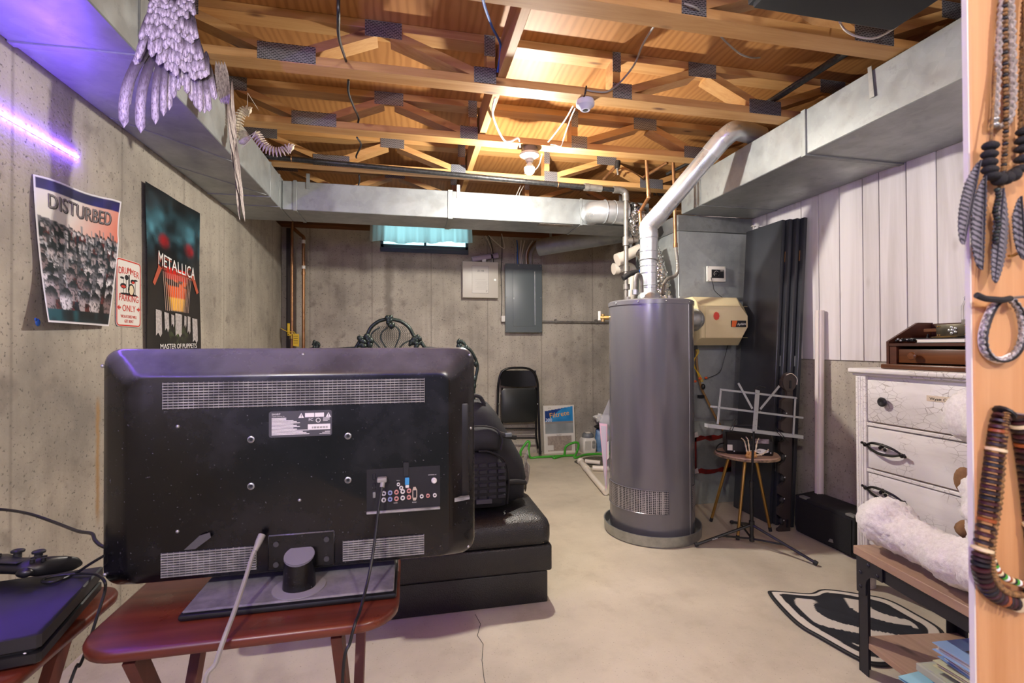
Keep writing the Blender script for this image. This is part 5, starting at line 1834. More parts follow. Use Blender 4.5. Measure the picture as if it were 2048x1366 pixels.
# ---------------------------------------------------------------- black doors, rack, tube and speaker by the side wall
M['doorblack'] = flat('satin_black_paint', '#292b2f', .3, 0, '#35373c', 3)
BA = math.radians(3.6)


def leaf_M(x, y):
    return Matrix.Translation((x, y, .003)) @ Matrix.Rotation(BA, 4, 'Y')


for i, (lab, xs_) in enumerate((('folded black bifold door leaning on the panelled wall, its broad face toward the music stand', (2.335, 2.365)), ('narrow-edged black bifold door leaning between the other bifold door and the wall', (2.397, 2.429)))):
    bd = thing('bifold_door', lab, 'door', (xs_[0], 2.97, 0), 'black bifold doors leaning together')
    for j, x in enumerate(xs_):
        y0 = 2.80 - .028 * (i * 2 + j)
        obj('door_leaf', MB().box(0, .026, y0, y0 + .36, 0, 2.035, .003, 1, M=leaf_M(x, 0)), M['doorblack'], bd)
    for z in (.35, 1.05, 1.75):
        obj('hinge', MB().box(.027, .034, 2.795 - .056 * i, 2.80 - .056 * i, z, z + .07, M=leaf_M(xs_[0], 0)), M['copper'] if z > 1.5 else M['steel'], bd)
    obj('pivot_pin', MB().cyl(leaf_M(xs_[0], 0) @ V((.014, 3.10, 2.035)), leaf_M(xs_[0], 0) @ V((.014, 3.10, 2.06)), .006, 8).cyl(leaf_M(xs_[0], 0) @ V((.014, 3.10, 2.06)), leaf_M(xs_[0], 0) @ V((.014, 3.10, 2.066)), .018, 10), M['white'], bd)
tube = thing('poster_tube', 'long white rolled tube standing between the black doors and the panelled wall', 'tube', (2.56, 2.62, 0))
obj('tube', MB().cyl((2.548, 2.615, .002), (2.574, 2.62, 1.41), .026, 20), flat('white_rolled_paper', '#d3c8c4', .6), tube)
obj('rolled_edge', MB().tube([(2.522, 2.60, .004), (2.548, 2.605, 1.41)], .003, 6), M['white'], tube)
wr = thing('wavy_rack', 'dark brown upright rack board with wavy hooked edge leaning on the black doors', 'rack', (2.35, 2.69, 0))
t = NT('dark_walnut_board')
t.set(t.ramp(t.noise(t.coords((8, 8, 1)), 2, 5), [(.3, '#2b2524'), (.7, '#3f3634')]), .45)
M['walnut'] = t.mat
edge = []
n = 132
for i in range(n + 1):
    z = .985 * i / n
    ph = (z / .136) % 1
    hook = .042 * max(0, math.sin(PI * min(1, max(0, (ph - .12) / .62)))) ** .7 + (.014 if ph > .8 else 0) * 0
    edge.append((2.296 + hook, z))
poly = edge + [(2.378, .985), (2.384, .5), (2.384, 0)]
WM = Matrix.Rotation(math.radians(2.2), 4, 'Y')
mb = MB().prism([(a - 2.30, b + .003) for a, b in poly], (0, 0, 0), (1, 0, 0), (0, 0, 1), -.022)
mb.v = [tuple(WM @ V(p) + V((2.302, 2.672, 0))) for p in mb.v]
obj('board', mb, M['walnut'], wr, ang=30)
dk = MB().prism([(.05 + .05 * math.cos(a), .955 + .06 * math.sin(a)) for a in np.linspace(0, 2 * PI, 28, False)], (0, 0, 0), (1, 0, 0), (0, 0, 1), -.024)
dk.v = [tuple(WM @ V(p) + V((2.302, 2.668, 0))) for p in dk.v]
obj('round_head', dk, M['walnut'], wr)
for z in (.94, .055):
    sl = MB().box(.05, .062, -.0045, .0, z - .025, z + .025)
    sl.v = [tuple(WM @ V(p) + V((2.302, 2.668, 0))) for p in sl.v]
    obj('slot', sl, M['ink'], wr)
for k in range(6):
    z = .075 + .136 * k
    c = WM @ V((.03, 0, z)) + V((2.302, 2.666, 0))
    obj('hook_screw', MB().ell(c, (.006, .004, .006), 10, 6), M['steel'], wr)
    obj('rubber_pad', MB().ell(WM @ V((.022, .008, z - .01)) + V((2.302, 2.672, 0)), (.016, .016, .022), 10, 8), M['blackmat'], wr)
obj('string_tie', MB().tube(smooth([WM @ V((.02, 0, 1.0)) + V((2.302, 2.665, 0)), WM @ V((.06, 0, 1.01)) + V((2.302, 2.664, 0)), WM @ V((.1, 0, .98)) + V((2.302, 2.664, 0)), WM @ V((.1, 0, .94)) + V((2.302, 2.664, 0))]), .0022, 6), M['pvc'], wr)

sk = thing('floor_speaker', 'low black wedge speaker lying on the floor beside the rack', 'speaker', (2.5, 2.45, 0))
P = [(2.424, .003), (2.60, .003), (2.60, .235), (2.55, .25), (2.412, .236), (2.406, .05)]
mb = MB()
loops = [[(a, y, b) for a, b in P] for y in (2.235, 2.655)]
loft(mb, loops)
obj('cabinet', mb, M['blackmat'], sk, ang=20)
obj('grille_cloth', MB().prism([(2.25, .02), (2.64, .02), (2.64, .215), (2.25, .215)], (2.4045, 0, 0), (0, 1, 0), (.02, 0, 1), -.004), flat('black_grille_cloth', '#0c0c0f', .9, 0, None, 8, .4, 300), sk)
for y in (2.27, 2.60):
    obj('corner_bracket', MB().box(2.405, 2.44, y - .035, y + .02, .229, .243, .004, 2), M['steel'], sk)
obj('badge', MB().prism([(0, 0), (.035, .004), (.03, .022), (.012, .02)], (2.402, 2.40, .04), (0, -1, 0), (0, 0, 1), .002), M['steel'], sk)

# ---------------------------------------------------------------- little tripod table, fog machine, skeleton hand, music stand
tt = thing('side_table', 'small round wood slice table on three thin gold legs', 'table', (2.1, 2.73, 0))
C0 = V((2.125, 2.735, 0))
ZT2 = .50
M['slice'] = wood('bark_edged_wood_slice', '#c3a187', '#8d6f5b', '#4b372b', 0, .5)
P = [(C0.x + .188 * math.cos(a) * (1 + .03 * math.sin(3 * a)), C0.y + .188 * math.sin(a) * (1 + .025 * math.cos(5 * a))) for a in np.linspace(0, 2 * PI, 40, False)]
loops = []
for s_, z in ((.94, ZT2 - .024), (1.0, ZT2 - .02), (1.0, ZT2 - .006), (.985, ZT2)):
    loops.append([(C0.x + (a - C0.x) * s_, C0.y + (b - C0.y) * s_, z) for a, b in P])
obj('tabletop', loft(MB(), loops), M['slice'], tt, ang=50)
obj('bark_rim', MB().tube([(a, b, ZT2 - .014) for a, b in P], .0075, 6, closed=True), flat('burnt_bark', '#4a3a30', .8, 0, '#a58a6c', 30), tt)
for f, tp in (((1.996, 2.933), (2.045, 2.80)), ((1.964, 2.62), (2.06, 2.67)), ((2.258, 2.693), (2.17, 2.715))):
    obj('leg', MB().cyl((f[0], f[1], .003), (tp[0], tp[1], ZT2 - .022), .009, 12, r2=.010), M['gold'], tt)
    obj('foot_cap', MB().cyl((f[0], f[1], .002), V((f[0], f[1], .003)).lerp(V((tp[0], tp[1], ZT2)), .05), .0105, 12), M['blackmat'], tt)
fm = thing('fog_machine', 'black fog machine on the small round table', 'fog machine', (2.13, 2.73, ZT2))
MF = Matrix.Translation((2.13, 2.74, ZT2 + .001)) @ Matrix.Rotation(math.radians(-28), 4, 'Z')
mb = MB()
P = [(-.075, .0), (.075, .0), (.085, .02), (.085, .10), (.055, .135), (-.045, .135), (-.085, .09), (-.085, .02)]
loops = [[MF @ V((x, a, b)) for a, b in P] for x in (-.135, -.128, .128, .135)]
loops[0] = [MF @ V((-.135, a * .95, .07 + (b - .07) * .95)) for a, b in P]
loops[3] = [MF @ V((.135, a * .95, .07 + (b - .07) * .95)) for a, b in P]
obj('housing', loft(mb, loops), M['black'], fm, ang=25)
obj('handle', MB().tube([MF @ V(p) for p in smooth([(-.07, 0, .135), (-.065, 0, .165), (0, 0, .172), (.065, 0, .165), (.07, 0, .135)])], .008, 8), M['blackmat'], fm)
obj('tank_window', MB().box(.03, .11, -.0875, -.083, .075, .105, .002, 1, M=MF), flat('pinkish_tank_label', '#9d8f95', .5, 0, '#4b3436', 40), fm)
obj('side_label', MB().box(-.13, -.10, -.0882, -.084, .025, .06, M=MF), M['offwhite'], fm)
stp = [(.04 + .045 * math.cos(a) + .012 * math.cos(3 * a), .028 + .014 * math.sin(a) + .004 * math.sin(2 * a)) for a in np.linspace(0, 2 * PI, 30, False)]
sk2 = obj('fog_sticker', MB().prism(stp, MF @ V((.01, -.0865, .0)), (MF.to_3x3() @ V((1, 0, 0))), (0, 0, 1), .002), M['inkwhite'], fm)
obj('lettering', MB().text('FOG', MF @ V((.044, -.0892, .0235)), MF.to_3x3() @ V((1, 0, 0)), (0, 0, 1), .0125), M['ink'], sk2)
for x in (-.09, .02, .118):
    obj('screw', MB().ell(MF @ V((x, -.086, .02)), .004, 8, 5), M['inkwhite'], fm)
obj('cord', MB().tube(smooth([MF @ V((-.13, .02, .05)), MF @ V((-.17, 0, .04)), MF @ V((-.19, -.05, .012)), MF @ V((-.14, -.09, .010))]), .004, 6), M['cableblack'], fm)

M['bone'] = flat('aged_bone', '#e6d8be', .5, 0, '#cdb58e', 16)
sh_ = thing('skeleton_hand', 'bone coloured toy skeleton hand propped on the fog machine', 'skeleton hand', (2.03, 2.6, ZT2))
MH = Matrix.Translation((2.045, 2.594, ZT2 + .001)) @ Matrix.Rotation(math.radians(-26), 4, 'Z') @ Matrix.Rotation(math.radians(-10), 4, 'X')


def bone(mb, a, b, r):
    a, b = V(a), V(b)
    P = [a.lerp(b, f) for f in (0, .08, .25, .5, .75, .92, 1)]
    mb.tube([MH @ p for p in P], [r * k for k in (.8, 1.25, .85, .7, .85, 1.2, .7)], 8)
    return mb


mb = MB()
for x, z, r in ((-.024, .012, .013), (-.008, .01, .014), (.010, .011, .014), (.024, .015, .012), (-.018, .03, .012), (0, .03, .012), (.018, .032, .012), (0, .018, .016)):
    mb.ell(MH @ V((x, 0, z)), (r, r * .7, r), 10, 7)
obj('carpals', mb, flat('amber_bone', '#c99a5e', .5, 0, '#a9743c', 24), sh_)
for x, dx, ln in ((-.024, -.020, .95), (-.009, -.010, 1.04), (.009, .003, 1.06), (.024, .022, .98)):
    mb = MB()
    z = .036
    px_ = x
    for seg, l_, yk in ((0, .042, -.004), (1, .026, -.004), (2, .017, .010), (3, .012, .014)):
        a = (px_, -.002 if seg == 0 else yk0, z)
        px_ += dx * .3
        z2 = z + l_ * ln * (1 if seg < 2 else .62)
        yk0 = (0 if seg == 0 else yk0) + yk
        bone(mb, a, (px_, yk0, z2), .0048 - .0006 * seg)
        z = z2
    obj('finger', mb, M['bone'], sh_, ang=60)
mb = bone(MB(), (.028, 0, .02), (.06, -.004, .024), .0055)
bone(mb, (.061, -.004, .025), (.082, -.006, .042), .0048)
bone(mb, (.082, -.006, .043), (.098, -.005, .055), .0042)
obj('thumb', mb, M['bone'], sh_, ang=60)

ms = thing('music_stand', 'folding music stand with grey metal desk on black tripod', 'music stand', (1.985, 2.52, 0))
M['deskgrey'] = flat('grey_painted_bar', '#a5a8a8', .35, .3)


def mp(px, py):
    z = at(px, py, y=2.5).z
    return at(px, py, y=2.5 + (z - .66) * .18)


def bar(mb, a, b, w_=.012, t_=.003):
    a, b = V(a), V(b)
    d = (b - a).normalized()
    n = V((-d.z, 0, d.x)).normalized() * w_ / 2
    y = V((0, t_, 0))
    c = [a - n, b - n, b + n, a + n]
    e = [p + y for p in c]
    return mb.add(c + e, [(0, 1, 2, 3), (7, 6, 5, 4), (0, 4, 5, 1), (1, 5, 6, 2), (2, 6, 7, 3), (3, 7, 4, 0)])


def sb(name, a, b, w_=.012, m='deskgrey', dy=0):
    obj(name, bar(MB(), a + V((0, dy, 0)), b + V((0, dy, 0)), w_), M[m], ms)


sb('top_rail', mp(1440, 779), mp(1593, 796))
sb('middle_rail', mp(1422, 813), mp(1608, 836), dy=.004)
obj('ledge', MB().add([mp(1415, 848), mp(1607, 871), mp(1607, 878), mp(1415, 855), mp(1415, 848) + V((0, .03, 0)), mp(1607, 871) + V((0, .03, 0)), mp(1607, 878) + V((0, .03, 0)), mp(1415, 855) + V((0, .03, 0))],
    [(0, 1, 2, 3), (7, 6, 5, 4), (0, 4, 5, 1), (1, 5, 6, 2), (2, 6, 7, 3), (3, 7, 4, 0)]), M['deskgrey'], ms)
sb('side_bar', mp(1441, 780), mp(1435, 848), dy=-.004)
sb('side_bar', mp(1590, 795), mp(1586, 870), dy=-.004)
sb('centre_plate', mp(1514, 780), mp(1508, 862), .030, dy=-.006)
sb('fold_arm', mp(1475, 766), mp(1503, 817), .013, dy=-.008)
sb('fold_arm', mp(1557, 772), mp(1519, 818), .013, dy=-.008)
for px, py in ((1441, 780), (1591, 796), (1510, 822), (1518, 822), (1511, 786), (1517, 786), (1511, 838), (1509, 850), (1437, 813), (1588, 832)):
    obj('rivet', MB().ell(mp(px, py) + V((0, -.011, 0)), .003, 8, 5), M['steel'], ms)
for a, b in (((1466, 838), (1455, 862)), ((1543, 855), (1568, 882))):
    obj('page_wire', MB().tube([mp(*a) + V((0, -.015, 0)), mp(*b) + V((0, -.015, 0))], .002, 6).tube([mp(a[0] + 5, a[1]) + V((0, -.015, 0)), mp(b[0] + 5, b[1]) + V((0, -.015, 0))], .002, 6), M['cableblack'], ms)
obj('clip', MB().tube([mp(1510, 778), mp(1518, 772), mp(1530, 775)], .004, 6), M['blackmat'], ms)
FX, FY = 1.985, 2.52
obj('pole', MB().cyl((FX, FY, .34), (1.99, 2.503, .68), .007, 10), M['black'], ms)
obj('lower_pole', MB().cyl((FX, FY, .03), (FX, FY, .36), .0105, 12), M['black'], ms)
obj('height_collar', MB().cyl((FX, FY, .35), (FX, FY, .385), .015, 12), M['black'], ms)
obj('leg_hub', MB().cyl((FX, FY, .115), (FX, FY, .15), .016, 12).cyl((FX, FY, .03), (FX, FY, .06), .014, 12), M['black'], ms)
for fx, fy in ((1.648, 2.578), (2.146, 2.215), (2.10, 2.86)):
    a, b = V((FX, FY, .128)), V((fx, fy, .014))
    md = a.lerp(b, .55)
    obj('leg', MB().tube([a, md, b], .0085, 8), M['black'], ms)
    obj('leg_brace', MB().tube([(FX, FY, .045), a.lerp(b, .55)], .006, 8), M['black'], ms)
    obj('rubber_foot', MB().cyl(a.lerp(b, .95), b, .0125, 10), M['blackmat'], ms)
dvec = (V((1.648, 2.578, .014)) - V((FX, FY, .128))).normalized()
obj('lettering', MB().text('Proline', V((FX, FY, .128)) + dvec * .24 + V((0, -.0095, -.004)), -dvec, (0, -.2, 1), .008), M['inkwhite'], ms)

# ---------------------------------------------------------------- chest of drawers with desk organizer
t = NT('distressed_white_paint')
vec = t.coords()
base = t.ramp(t.noise(t.coords((1, 1, 4)), 3, 6, .6), [(.3, '#c9c5c0'), (.6, '#dad7d3')])
vo = t.n('ShaderNodeTexVoronoi', feature='DISTANCE_TO_EDGE')
vo.inputs['Scale'].default_value = 34
nv = t.noise(vec, 20, 4)
mxv = t.n('ShaderNodeMix', data_type='VECTOR')
t.l(t.coords((1, .75, 1.25)), vo.inputs['Vector'])
ck = t.ramp(vo.outputs['Distance'], [(.012, 1.0), (.035, 0.0)])
area = t.ramp(t.noise(t.coords((1, 2.2, 3)), 1.9, 2), [(.47, 0.0), (.56, .75)])
mm = t.n('ShaderNodeMath', operation='MULTIPLY')
t.l(ck, mm.inputs[0])
t.l(area, mm.inputs[1])
base = t.mix(mm.outputs[0], base, '#857c72')
sc2 = t.noise(t.coords((9, 1.1, 26)), 2.4, 5, .7)
base = t.mix(t.ramp(sc2, [(.64, 0.0), (.72, .7)]), base, '#8c8780')
t.set(base, .5)
t.bump(mm.outputs[0], -.25, .004)
M['dresser'] = t.mat
M['worn'] = flat('worn_edge_wood', '#6d5b4b', .7)
ch = thing('chest_of_drawers', 'distressed white chest of drawers against the panelled wall', 'dresser', (2.38, 1.55, 0))
DX, DY0, DY1 = 2.179, 1.10, 2.005
obj('carcass', MB().box(DX + .018, XR - .02, DY0 + .006, DY1 - .006, .21, 1.045, .003, 1), M['dresser'], ch)
obj('top', MB().box(DX - .028, XR - .014, DY0 - .02, DY1 + .022, 1.052, 1.075, .007, 3).box(DX - .012, XR - .014, DY0 - .008, DY1 + .010, 1.040, 1.053, .004, 2), M['dresser'], ch)
for y0 in (DY0, DY1 - .055):
    obj('corner_post', MB().box(DX - .004, DX + .05, y0, y0 + .055, .0, 1.042, .004, 2), M['dresser'], ch)
    obj('corner_post', MB().box(XR - .07, XR - .015, y0, y0 + .055, .0, 1.042, .004, 2), M['dresser'], ch)
    for k in (1, 2, 3):
        obj('fluting', MB().box(DX - .006, DX - .002, y0 + .013 * k, y0 + .013 * k + .004, .06, 1.03), M['dresser'], ch)
pol = [(DY0 + .05, .21), (DY0 + .05, .10)]
for i in range(21):
    f = i / 20
    pol.append((DY0 + .055 + (DY1 - DY0 - .11) * f, .085 + .085 * math.sin(PI * f) ** .8))
pol += [(DY1 - .05, .10), (DY1 - .05, .21)]
obj('apron', MB().prism(pol, (DX + .006, 0, 0), (0, 1, 0), (0, 0, 1), .02), M['dresser'], ch)
ys = (DY0 + .06, DY1 - .06)
for k, (z0, z1) in enumerate(((.820, 1.020), (.596, .792), (.400, .570), (.225, .375))):
    obj('rail', MB().box(DX - .002, DX + .03, ys[0] - .006, ys[1] + .006, z0 - .022, z0 - .006, .003, 1), M['dresser'], ch)
    dw = obj('drawer', MB().box(DX + .001, DX + .03, ys[0], ys[1], z0, z1, .004, 2), M['dresser'], ch)
    obj('worn_edge', MB().box(DX + .0005, DX + .004, ys[0] + .1, ys[1] - .02, z0 - .0012, z0 + .0012), M['worn'], dw)
    RY = Matrix.Rotation(-PI / 2, 4, 'Y')
    if k == 0:
        for y in (1.854, 1.25):
            obj('knob', MB().lathe([(.008, 0), (.008, .010), (.020, .014), (.022, .022), (.016, .028), (.006, .027), (.0, .025)], (DX + .001, y, .922), 22, 0, RY), M['ink'], dw)
        obj('name_sticker', MB().box(DX - .0008, DX + .0012, 1.572, 1.668, .948, .972), flat('beige_sticker', '#c9baa2', .6), dw, 'beige handwritten sticker')
        obj('handwriting', MB().text('Wyatt C.', (DX - .0012, 1.62, .953), (0, -1, 0), (0, 0, 1), .012, squash=1.1), M['ink'], dw)
    else:
        for yc_ in (1.853, 1.26):
            zc_ = (z0 + z1) / 2 - .0
            H = lambda dy, dz, dx=.0: V((DX - .014 - dx, yc_ - dy, zc_ + dz))
            mb = MB()
            for sg_ in (-1, 1):
                mb.tube(smooth([H(-.088, .012), H(-.05, .012 + .016 * sg_, .01), H(0, .008 + .022 * sg_, .016), H(.05, .004 + .016 * sg_, .01), H(.088, .0)]), [.0042 + .0022 * math.sin(PI * i / 24) for i in range(25)], 8)
            for dy, dz, r in ((-.09, .014, .010), (.09, -.002, .010), (0, .024, .010), (-.012, .012, .008), (.012, .008, .008), (-.105, .020, .006), (.105, -.004, .006)):
                mb.ell(H(dy, dz, .006), (.006, r, r * 1.1), 10, 6)
            obj('pull_handle', mb, flat('black_iron_pull', '#191614', .4, .4), dw)
            obj('handle_stud', MB().cyl((DX + .002, yc_ + .085, zc_ + .013), (DX - .016, yc_ + .085, zc_ + .013), .005, 8).cyl((DX + .002, yc_ - .085, zc_ - .001), (DX - .016, yc_ - .085, zc_ - .001), .005, 8), M['ink'], dw)

oz = thing('desk_organizer', 'dark brown wooden desk organizer with a drawer, on the white dresser', 'organizer', (2.35, 1.68, 1.0755))
t = NT('amber_brown_wood')
t.set(t.ramp(t.noise(t.coords((8, .8, 10)), 2, 6, .6, .5), [(.3, '#3b1e0e'), (.55, '#5f3517'), (.75, '#75441f')]), .35)
M['walnutlight'] = t.mat
t = NT('dark_brown_wood')
t.set(t.ramp(t.noise(t.coords((2, 2, 8)), 3, 6, .6, .5), [(.3, '#34190f'), (.7, '#552c19')]), .4)
M['orgdark'] = t.mat
OX, OYa, OYb, OZ = 2.225, 1.885, 1.44, 1.0755
obj('base_board', MB().box(OX - .02, 2.50, OYb - .012, OYa + .014, OZ, OZ + .024, .006, 2), M['walnutlight'], oz)
for y in (OYa, OYb + .014):
    obj('side_panel', MB().prism([(OX, OZ + .024), (2.49, OZ + .024), (2.49, 1.295), (2.40, 1.295), (OX, 1.205)], (0, y, 0), (1, 0, 0), (0, 0, 1), .012), M['orgdark'], oz)
obj('back_panel', MB().box(2.478, 2.49, OYb + .003, OYa - .013, OZ + .024, 1.29), M['orgdark'], oz)
obj('shelf_board', MB().box(OX, 2.477, OYb + .003, OYa - .0125, 1.182, 1.196, .002, 1), M['orgdark'], oz)
obj('upper_shelf', MB().box(2.33, 2.477, OYb + .003, OYa - .09, 1.247, 1.262, .002, 1), M['walnutlight'], oz)
obj('drawer_cheek', MB().box(OX + .004, 2.40, OYa - .045, OYa - .0135, OZ + .025, 1.181), M['orgdark'], oz)
dw = obj('drawer', MB().box(OX + .012, OX + .03, OYb + .02, OYa - .048, OZ + .03, 1.168, .003, 2), M['walnutlight'], oz)
obj('knob', MB().lathe([(.008, 0), (.008, .014), (.017, .019), (.019, .027), (.014, .033), (.0, .034)], (OX + .012, 1.755, 1.138), 22, 0, Matrix.Rotation(-PI / 2, 4, 'Y')), M['walnutlight'], dw)
bkk = thing('notebook', 'slim dark notebook with white pages lying in the desk organizer', 'book', (2.3, 1.66, 1.197))
obj('pages', MB().box(2.238, 2.36, 1.562, 1.752, 1.199, 1.215), M['white'], bkk)
obj('cover', MB().box(2.234, 2.364, 1.558, 1.756, 1.215, 1.2185).box(2.234, 2.364, 1.558, 1.756, 1.1962, 1.199), M['black'], bkk)
mbx = thing('metal_box', 'small dark metal box with a flower clasp resting on the notebook', 'box', (2.3, 1.62, 1.22))
obj('body', MB().box(2.262, 2.328, 1.565, 1.690, 1.222, 1.277, .003, 2), flat('dark_brass_box', '#5a5140', .4, .6, '#3f3a2f', 20), mbx)
for y, z in ((1.682, 1.268), (1.674, 1.268), (1.682, 1.230), (1.674, 1.230), (1.575, 1.268), (1.575, 1.230)):
    obj('stud', MB().ell((2.262, y, z), .0032, 8, 5), M['gold'], mbx)
mb = MB().ell((2.259, 1.622, 1.25), (.005, .008, .008), 10, 6)
for k in range(5):
    a = 2 * PI * k / 5
    mb.ell((2.26, 1.622 + .013 * math.cos(a), 1.25 + .013 * math.sin(a)), (.0035, .007, .007), 8, 6)
obj('flower_clasp', mb, M['steel'], mbx)
kn = thing('pocket_knife', 'slim brass pocket knife on the notebook in front of the metal box', 'knife', (2.25, 1.65, 1.22))
obj('handle', MB().ell((2.251, 1.65, 1.2215), (.007, .055, .0028), 14, 8), M['gold'], kn)
br_ = thing('bead_bracelet', 'black and silver bead bracelets heaped on the organizer shelf', 'bracelet', (2.27, 1.80, 1.197))
for k in range(34):
    a = k * .42
    c = V((2.265 + .018 * math.sin(a * 1.7) + .012 * math.cos(a), 1.765 + .0027 * k + .006 * math.cos(a), 1.2085 + .003 * (k % 3)))
    obj('bead', MB().ell(c, .0055, 8, 6), M['ink'] if k % 4 else M['steel'], br_)
obj('loose_strap', MB().tube(smooth([(2.28, 1.765, 1.20), (2.295, 1.752, 1.212), (2.305, 1.758, 1.225), (2.318, 1.765, 1.235)]), .004, 6), M['blackmat'], br_)
gj = thing('glass_jar', 'clear glass jar of white grains on the upper organizer shelf', 'jar', (2.42, 1.635, 1.262))
t = NT('clear_glass')
t.p.inputs['Transmission Weight'].default_value = 1
t.set((.95, .97, .97), .03)
t.p.inputs['IOR'].default_value = 1.2
obj('jar', MB().lathe([(.0, 1.2635), (.043, 1.2635), (.046, 1.27), (.046, 1.36), (.038, 1.378), (.036, 1.392), (.038, 1.396)], (2.42, 1.645, 0), 28), t.mat, gj)
obj('contents', MB().lathe([(.0, 1.266), (.041, 1.267), (.042, 1.30), (.0, 1.304)], (2.42, 1.645, 0), 24), M['white'], gj, 'white grains')
obj('cork', MB().lathe([(.0, 1.385), (.034, 1.385), (.035, 1.402), (.0, 1.405)], (2.42, 1.645, 0), 20), M['pouch'], gj)

# ---------------------------------------------------------------- rug
rp = [(1.675, 2.004), (1.71, 2.022), (1.856, 1.965), (1.96, 1.982), (2.085, 1.912), (2.165, 1.84), (2.17, 1.72), (2.15, 1.60), (2.05, 1.53), (1.934, 1.50), (1.80, 1.475), (1.70, 1.478), (1.655, 1.52), (1.625, 1.664), (1.611, 1.755), (1.632, 1.87)]
RP = smooth([(a, b, 0) for a, b in rp], 6, closed=True)
RC = V((1.88, 1.74, 0))
r1, r2 = nz(61, 6, 3), nz(62, 16, 5)


def rcol(u, v):
    """u around, v from the middle to the hem: a plain black rug with pale border line and loose pale strokes"""
    a = u * 2 * PI
    if v > .955:
        return srgb((.07, .07, .08))
    if .855 + .03 * math.sin(a * 2) < v:
        return srgb((.80, .77, .72))
    if .76 < v:
        return srgb((.09, .09, .11))
    f_ = (u % 1) * nR
    q_ = RC.lerp(RP[int(f_) % nR], v)
    s_ = math.sin((q_.x - 1.6) * 24 + 2.6 * math.sin(q_.y * 11 + 1) + (q_.y - 1.5) * 9)
    pale = s_ > .45 and v < .72
    return srgb((.78, .75, .70) if pale else mixc((.08, .09, .11), (.13, .14, .17), r2((u + .5) % 1, v)))


nR = len(RP)


def rpos(u, v):
    f = (u % 1) * nR
    i = int(f) % nR
    p = RP[i].lerp(RP[(i + 1) % nR], f - int(f))
    q = RC.lerp(p, v)
    return V((q.x, q.y, .012 if v < .99 else .002))


rg_ = thing('rug', 'black shaped bath rug with pale outline and strokes on the floor by the dresser', 'rug', (1.88, 1.74, 0))
obj('pile', MB().sheet(rpos, 150, 64, col=rcol), painted('tufted_pile', .95, .8, 380), rg_)
obj('hem', MB().tube([(p.x, p.y, .007) for p in RP], .006, 6, closed=True), M['blackmat'], rg_)

# ---------------------------------------------------------------- bench with plush toy and folders
BU, BV = V((-.151, -.988, 0)).normalized(), V((.988, -.151, 0)).normalized()
B0 = V((1.605, 1.496, 0))
MBn = Matrix(((BV.x, -BU.x, 0, B0.x), (BV.y, -BU.y, 0, B0.y), (0, 0, 1, 0), (0, 0, 0, 1)))   # local x across, local y toward the far end
bn = thing('bench', 'low shelf bench with wood top and riveted black metal legs', 'bench', B0 + BU * .45 + BV * .19)
M['ash'] = wood('pale_ash_laminate', '#a98b74', '#8d6f5a', '#6a503f', 1, .45)
M['benchblack'] = flat('powder_coated_black', '#20202a', .4, .3)
obj('tabletop', MB().box(0, .40, -1.0, 0, .42, .45, .002, 1, M=MBn), M['ash'], bn)
obj('shelf_board', MB().box(.012, .39, -.98, -.012, .10, .122, .002, 1, M=MBn), M['ash'], bn)
for x in (.012, .388):
    obj('side_rail', MB().box(x - .003, x + .003, -.99, -.01, .372, .419, M=MBn), M['benchblack'], bn)
for x0, sx in ((.010, 1), (.390, -1)):
    for y0, sy in ((-.012, -1), (-.988, 1)):
        mb = MB()
        a, b = sorted((x0, x0 + sx * .004))
        c, d = sorted((y0, y0 + sy * .042))
        mb.box(a, b, c, d, 0, .419, M=MBn)
        a, b = sorted((x0, x0 + sx * .042))
        c, d = sorted((y0, y0 + sy * .004))
        mb.box(a, b, c, d, 0, .419, M=MBn)
        obj('leg', mb, M['benchblack'], bn)
        # gusset with a rounded inner corner
        pts = [(0, .419), (.115, .419), (.115, .372)]
        for k in range(7):
            an = PI / 2 + PI / 2 * k / 6
            pts.append((.088 + .046 * math.cos(an), .326 + .046 * math.sin(an)))
        pts += [(.042, .29), (0, .29)]
        o_ = MBn @ V((x0 - sx * .0035, y0, 0))
        u_ = (MBn.to_3x3() @ V((0, sy, 0)))
        gs = obj('gusset_plate', MB().prism(pts, o_, u_, (0, 0, 1), .0035), M['benchblack'], bn)
        for a, b in ((.055, .405), (.095, .385), (.018, .365), (.018, .315)):
            obj('rivet', MB().ell(o_ + u_ * a + V((0, 0, b)) - (MBn.to_3x3() @ V((sx * .002, 0, 0))), .0075, 12, 8), M['benchblack'], gs)

t = NT('white_plush_fur')
vec = t.coords()
n0 = t.noise(vec, 90, 6, .75)
t.set(t.ramp(n0, [(.25, '#d2ccc6'), (.6, '#efebe6')]), .95)
t.bump(n0, .5, .012)
t.p.inputs['Sheen Weight'].default_value = .3
M['plush'] = t.mat


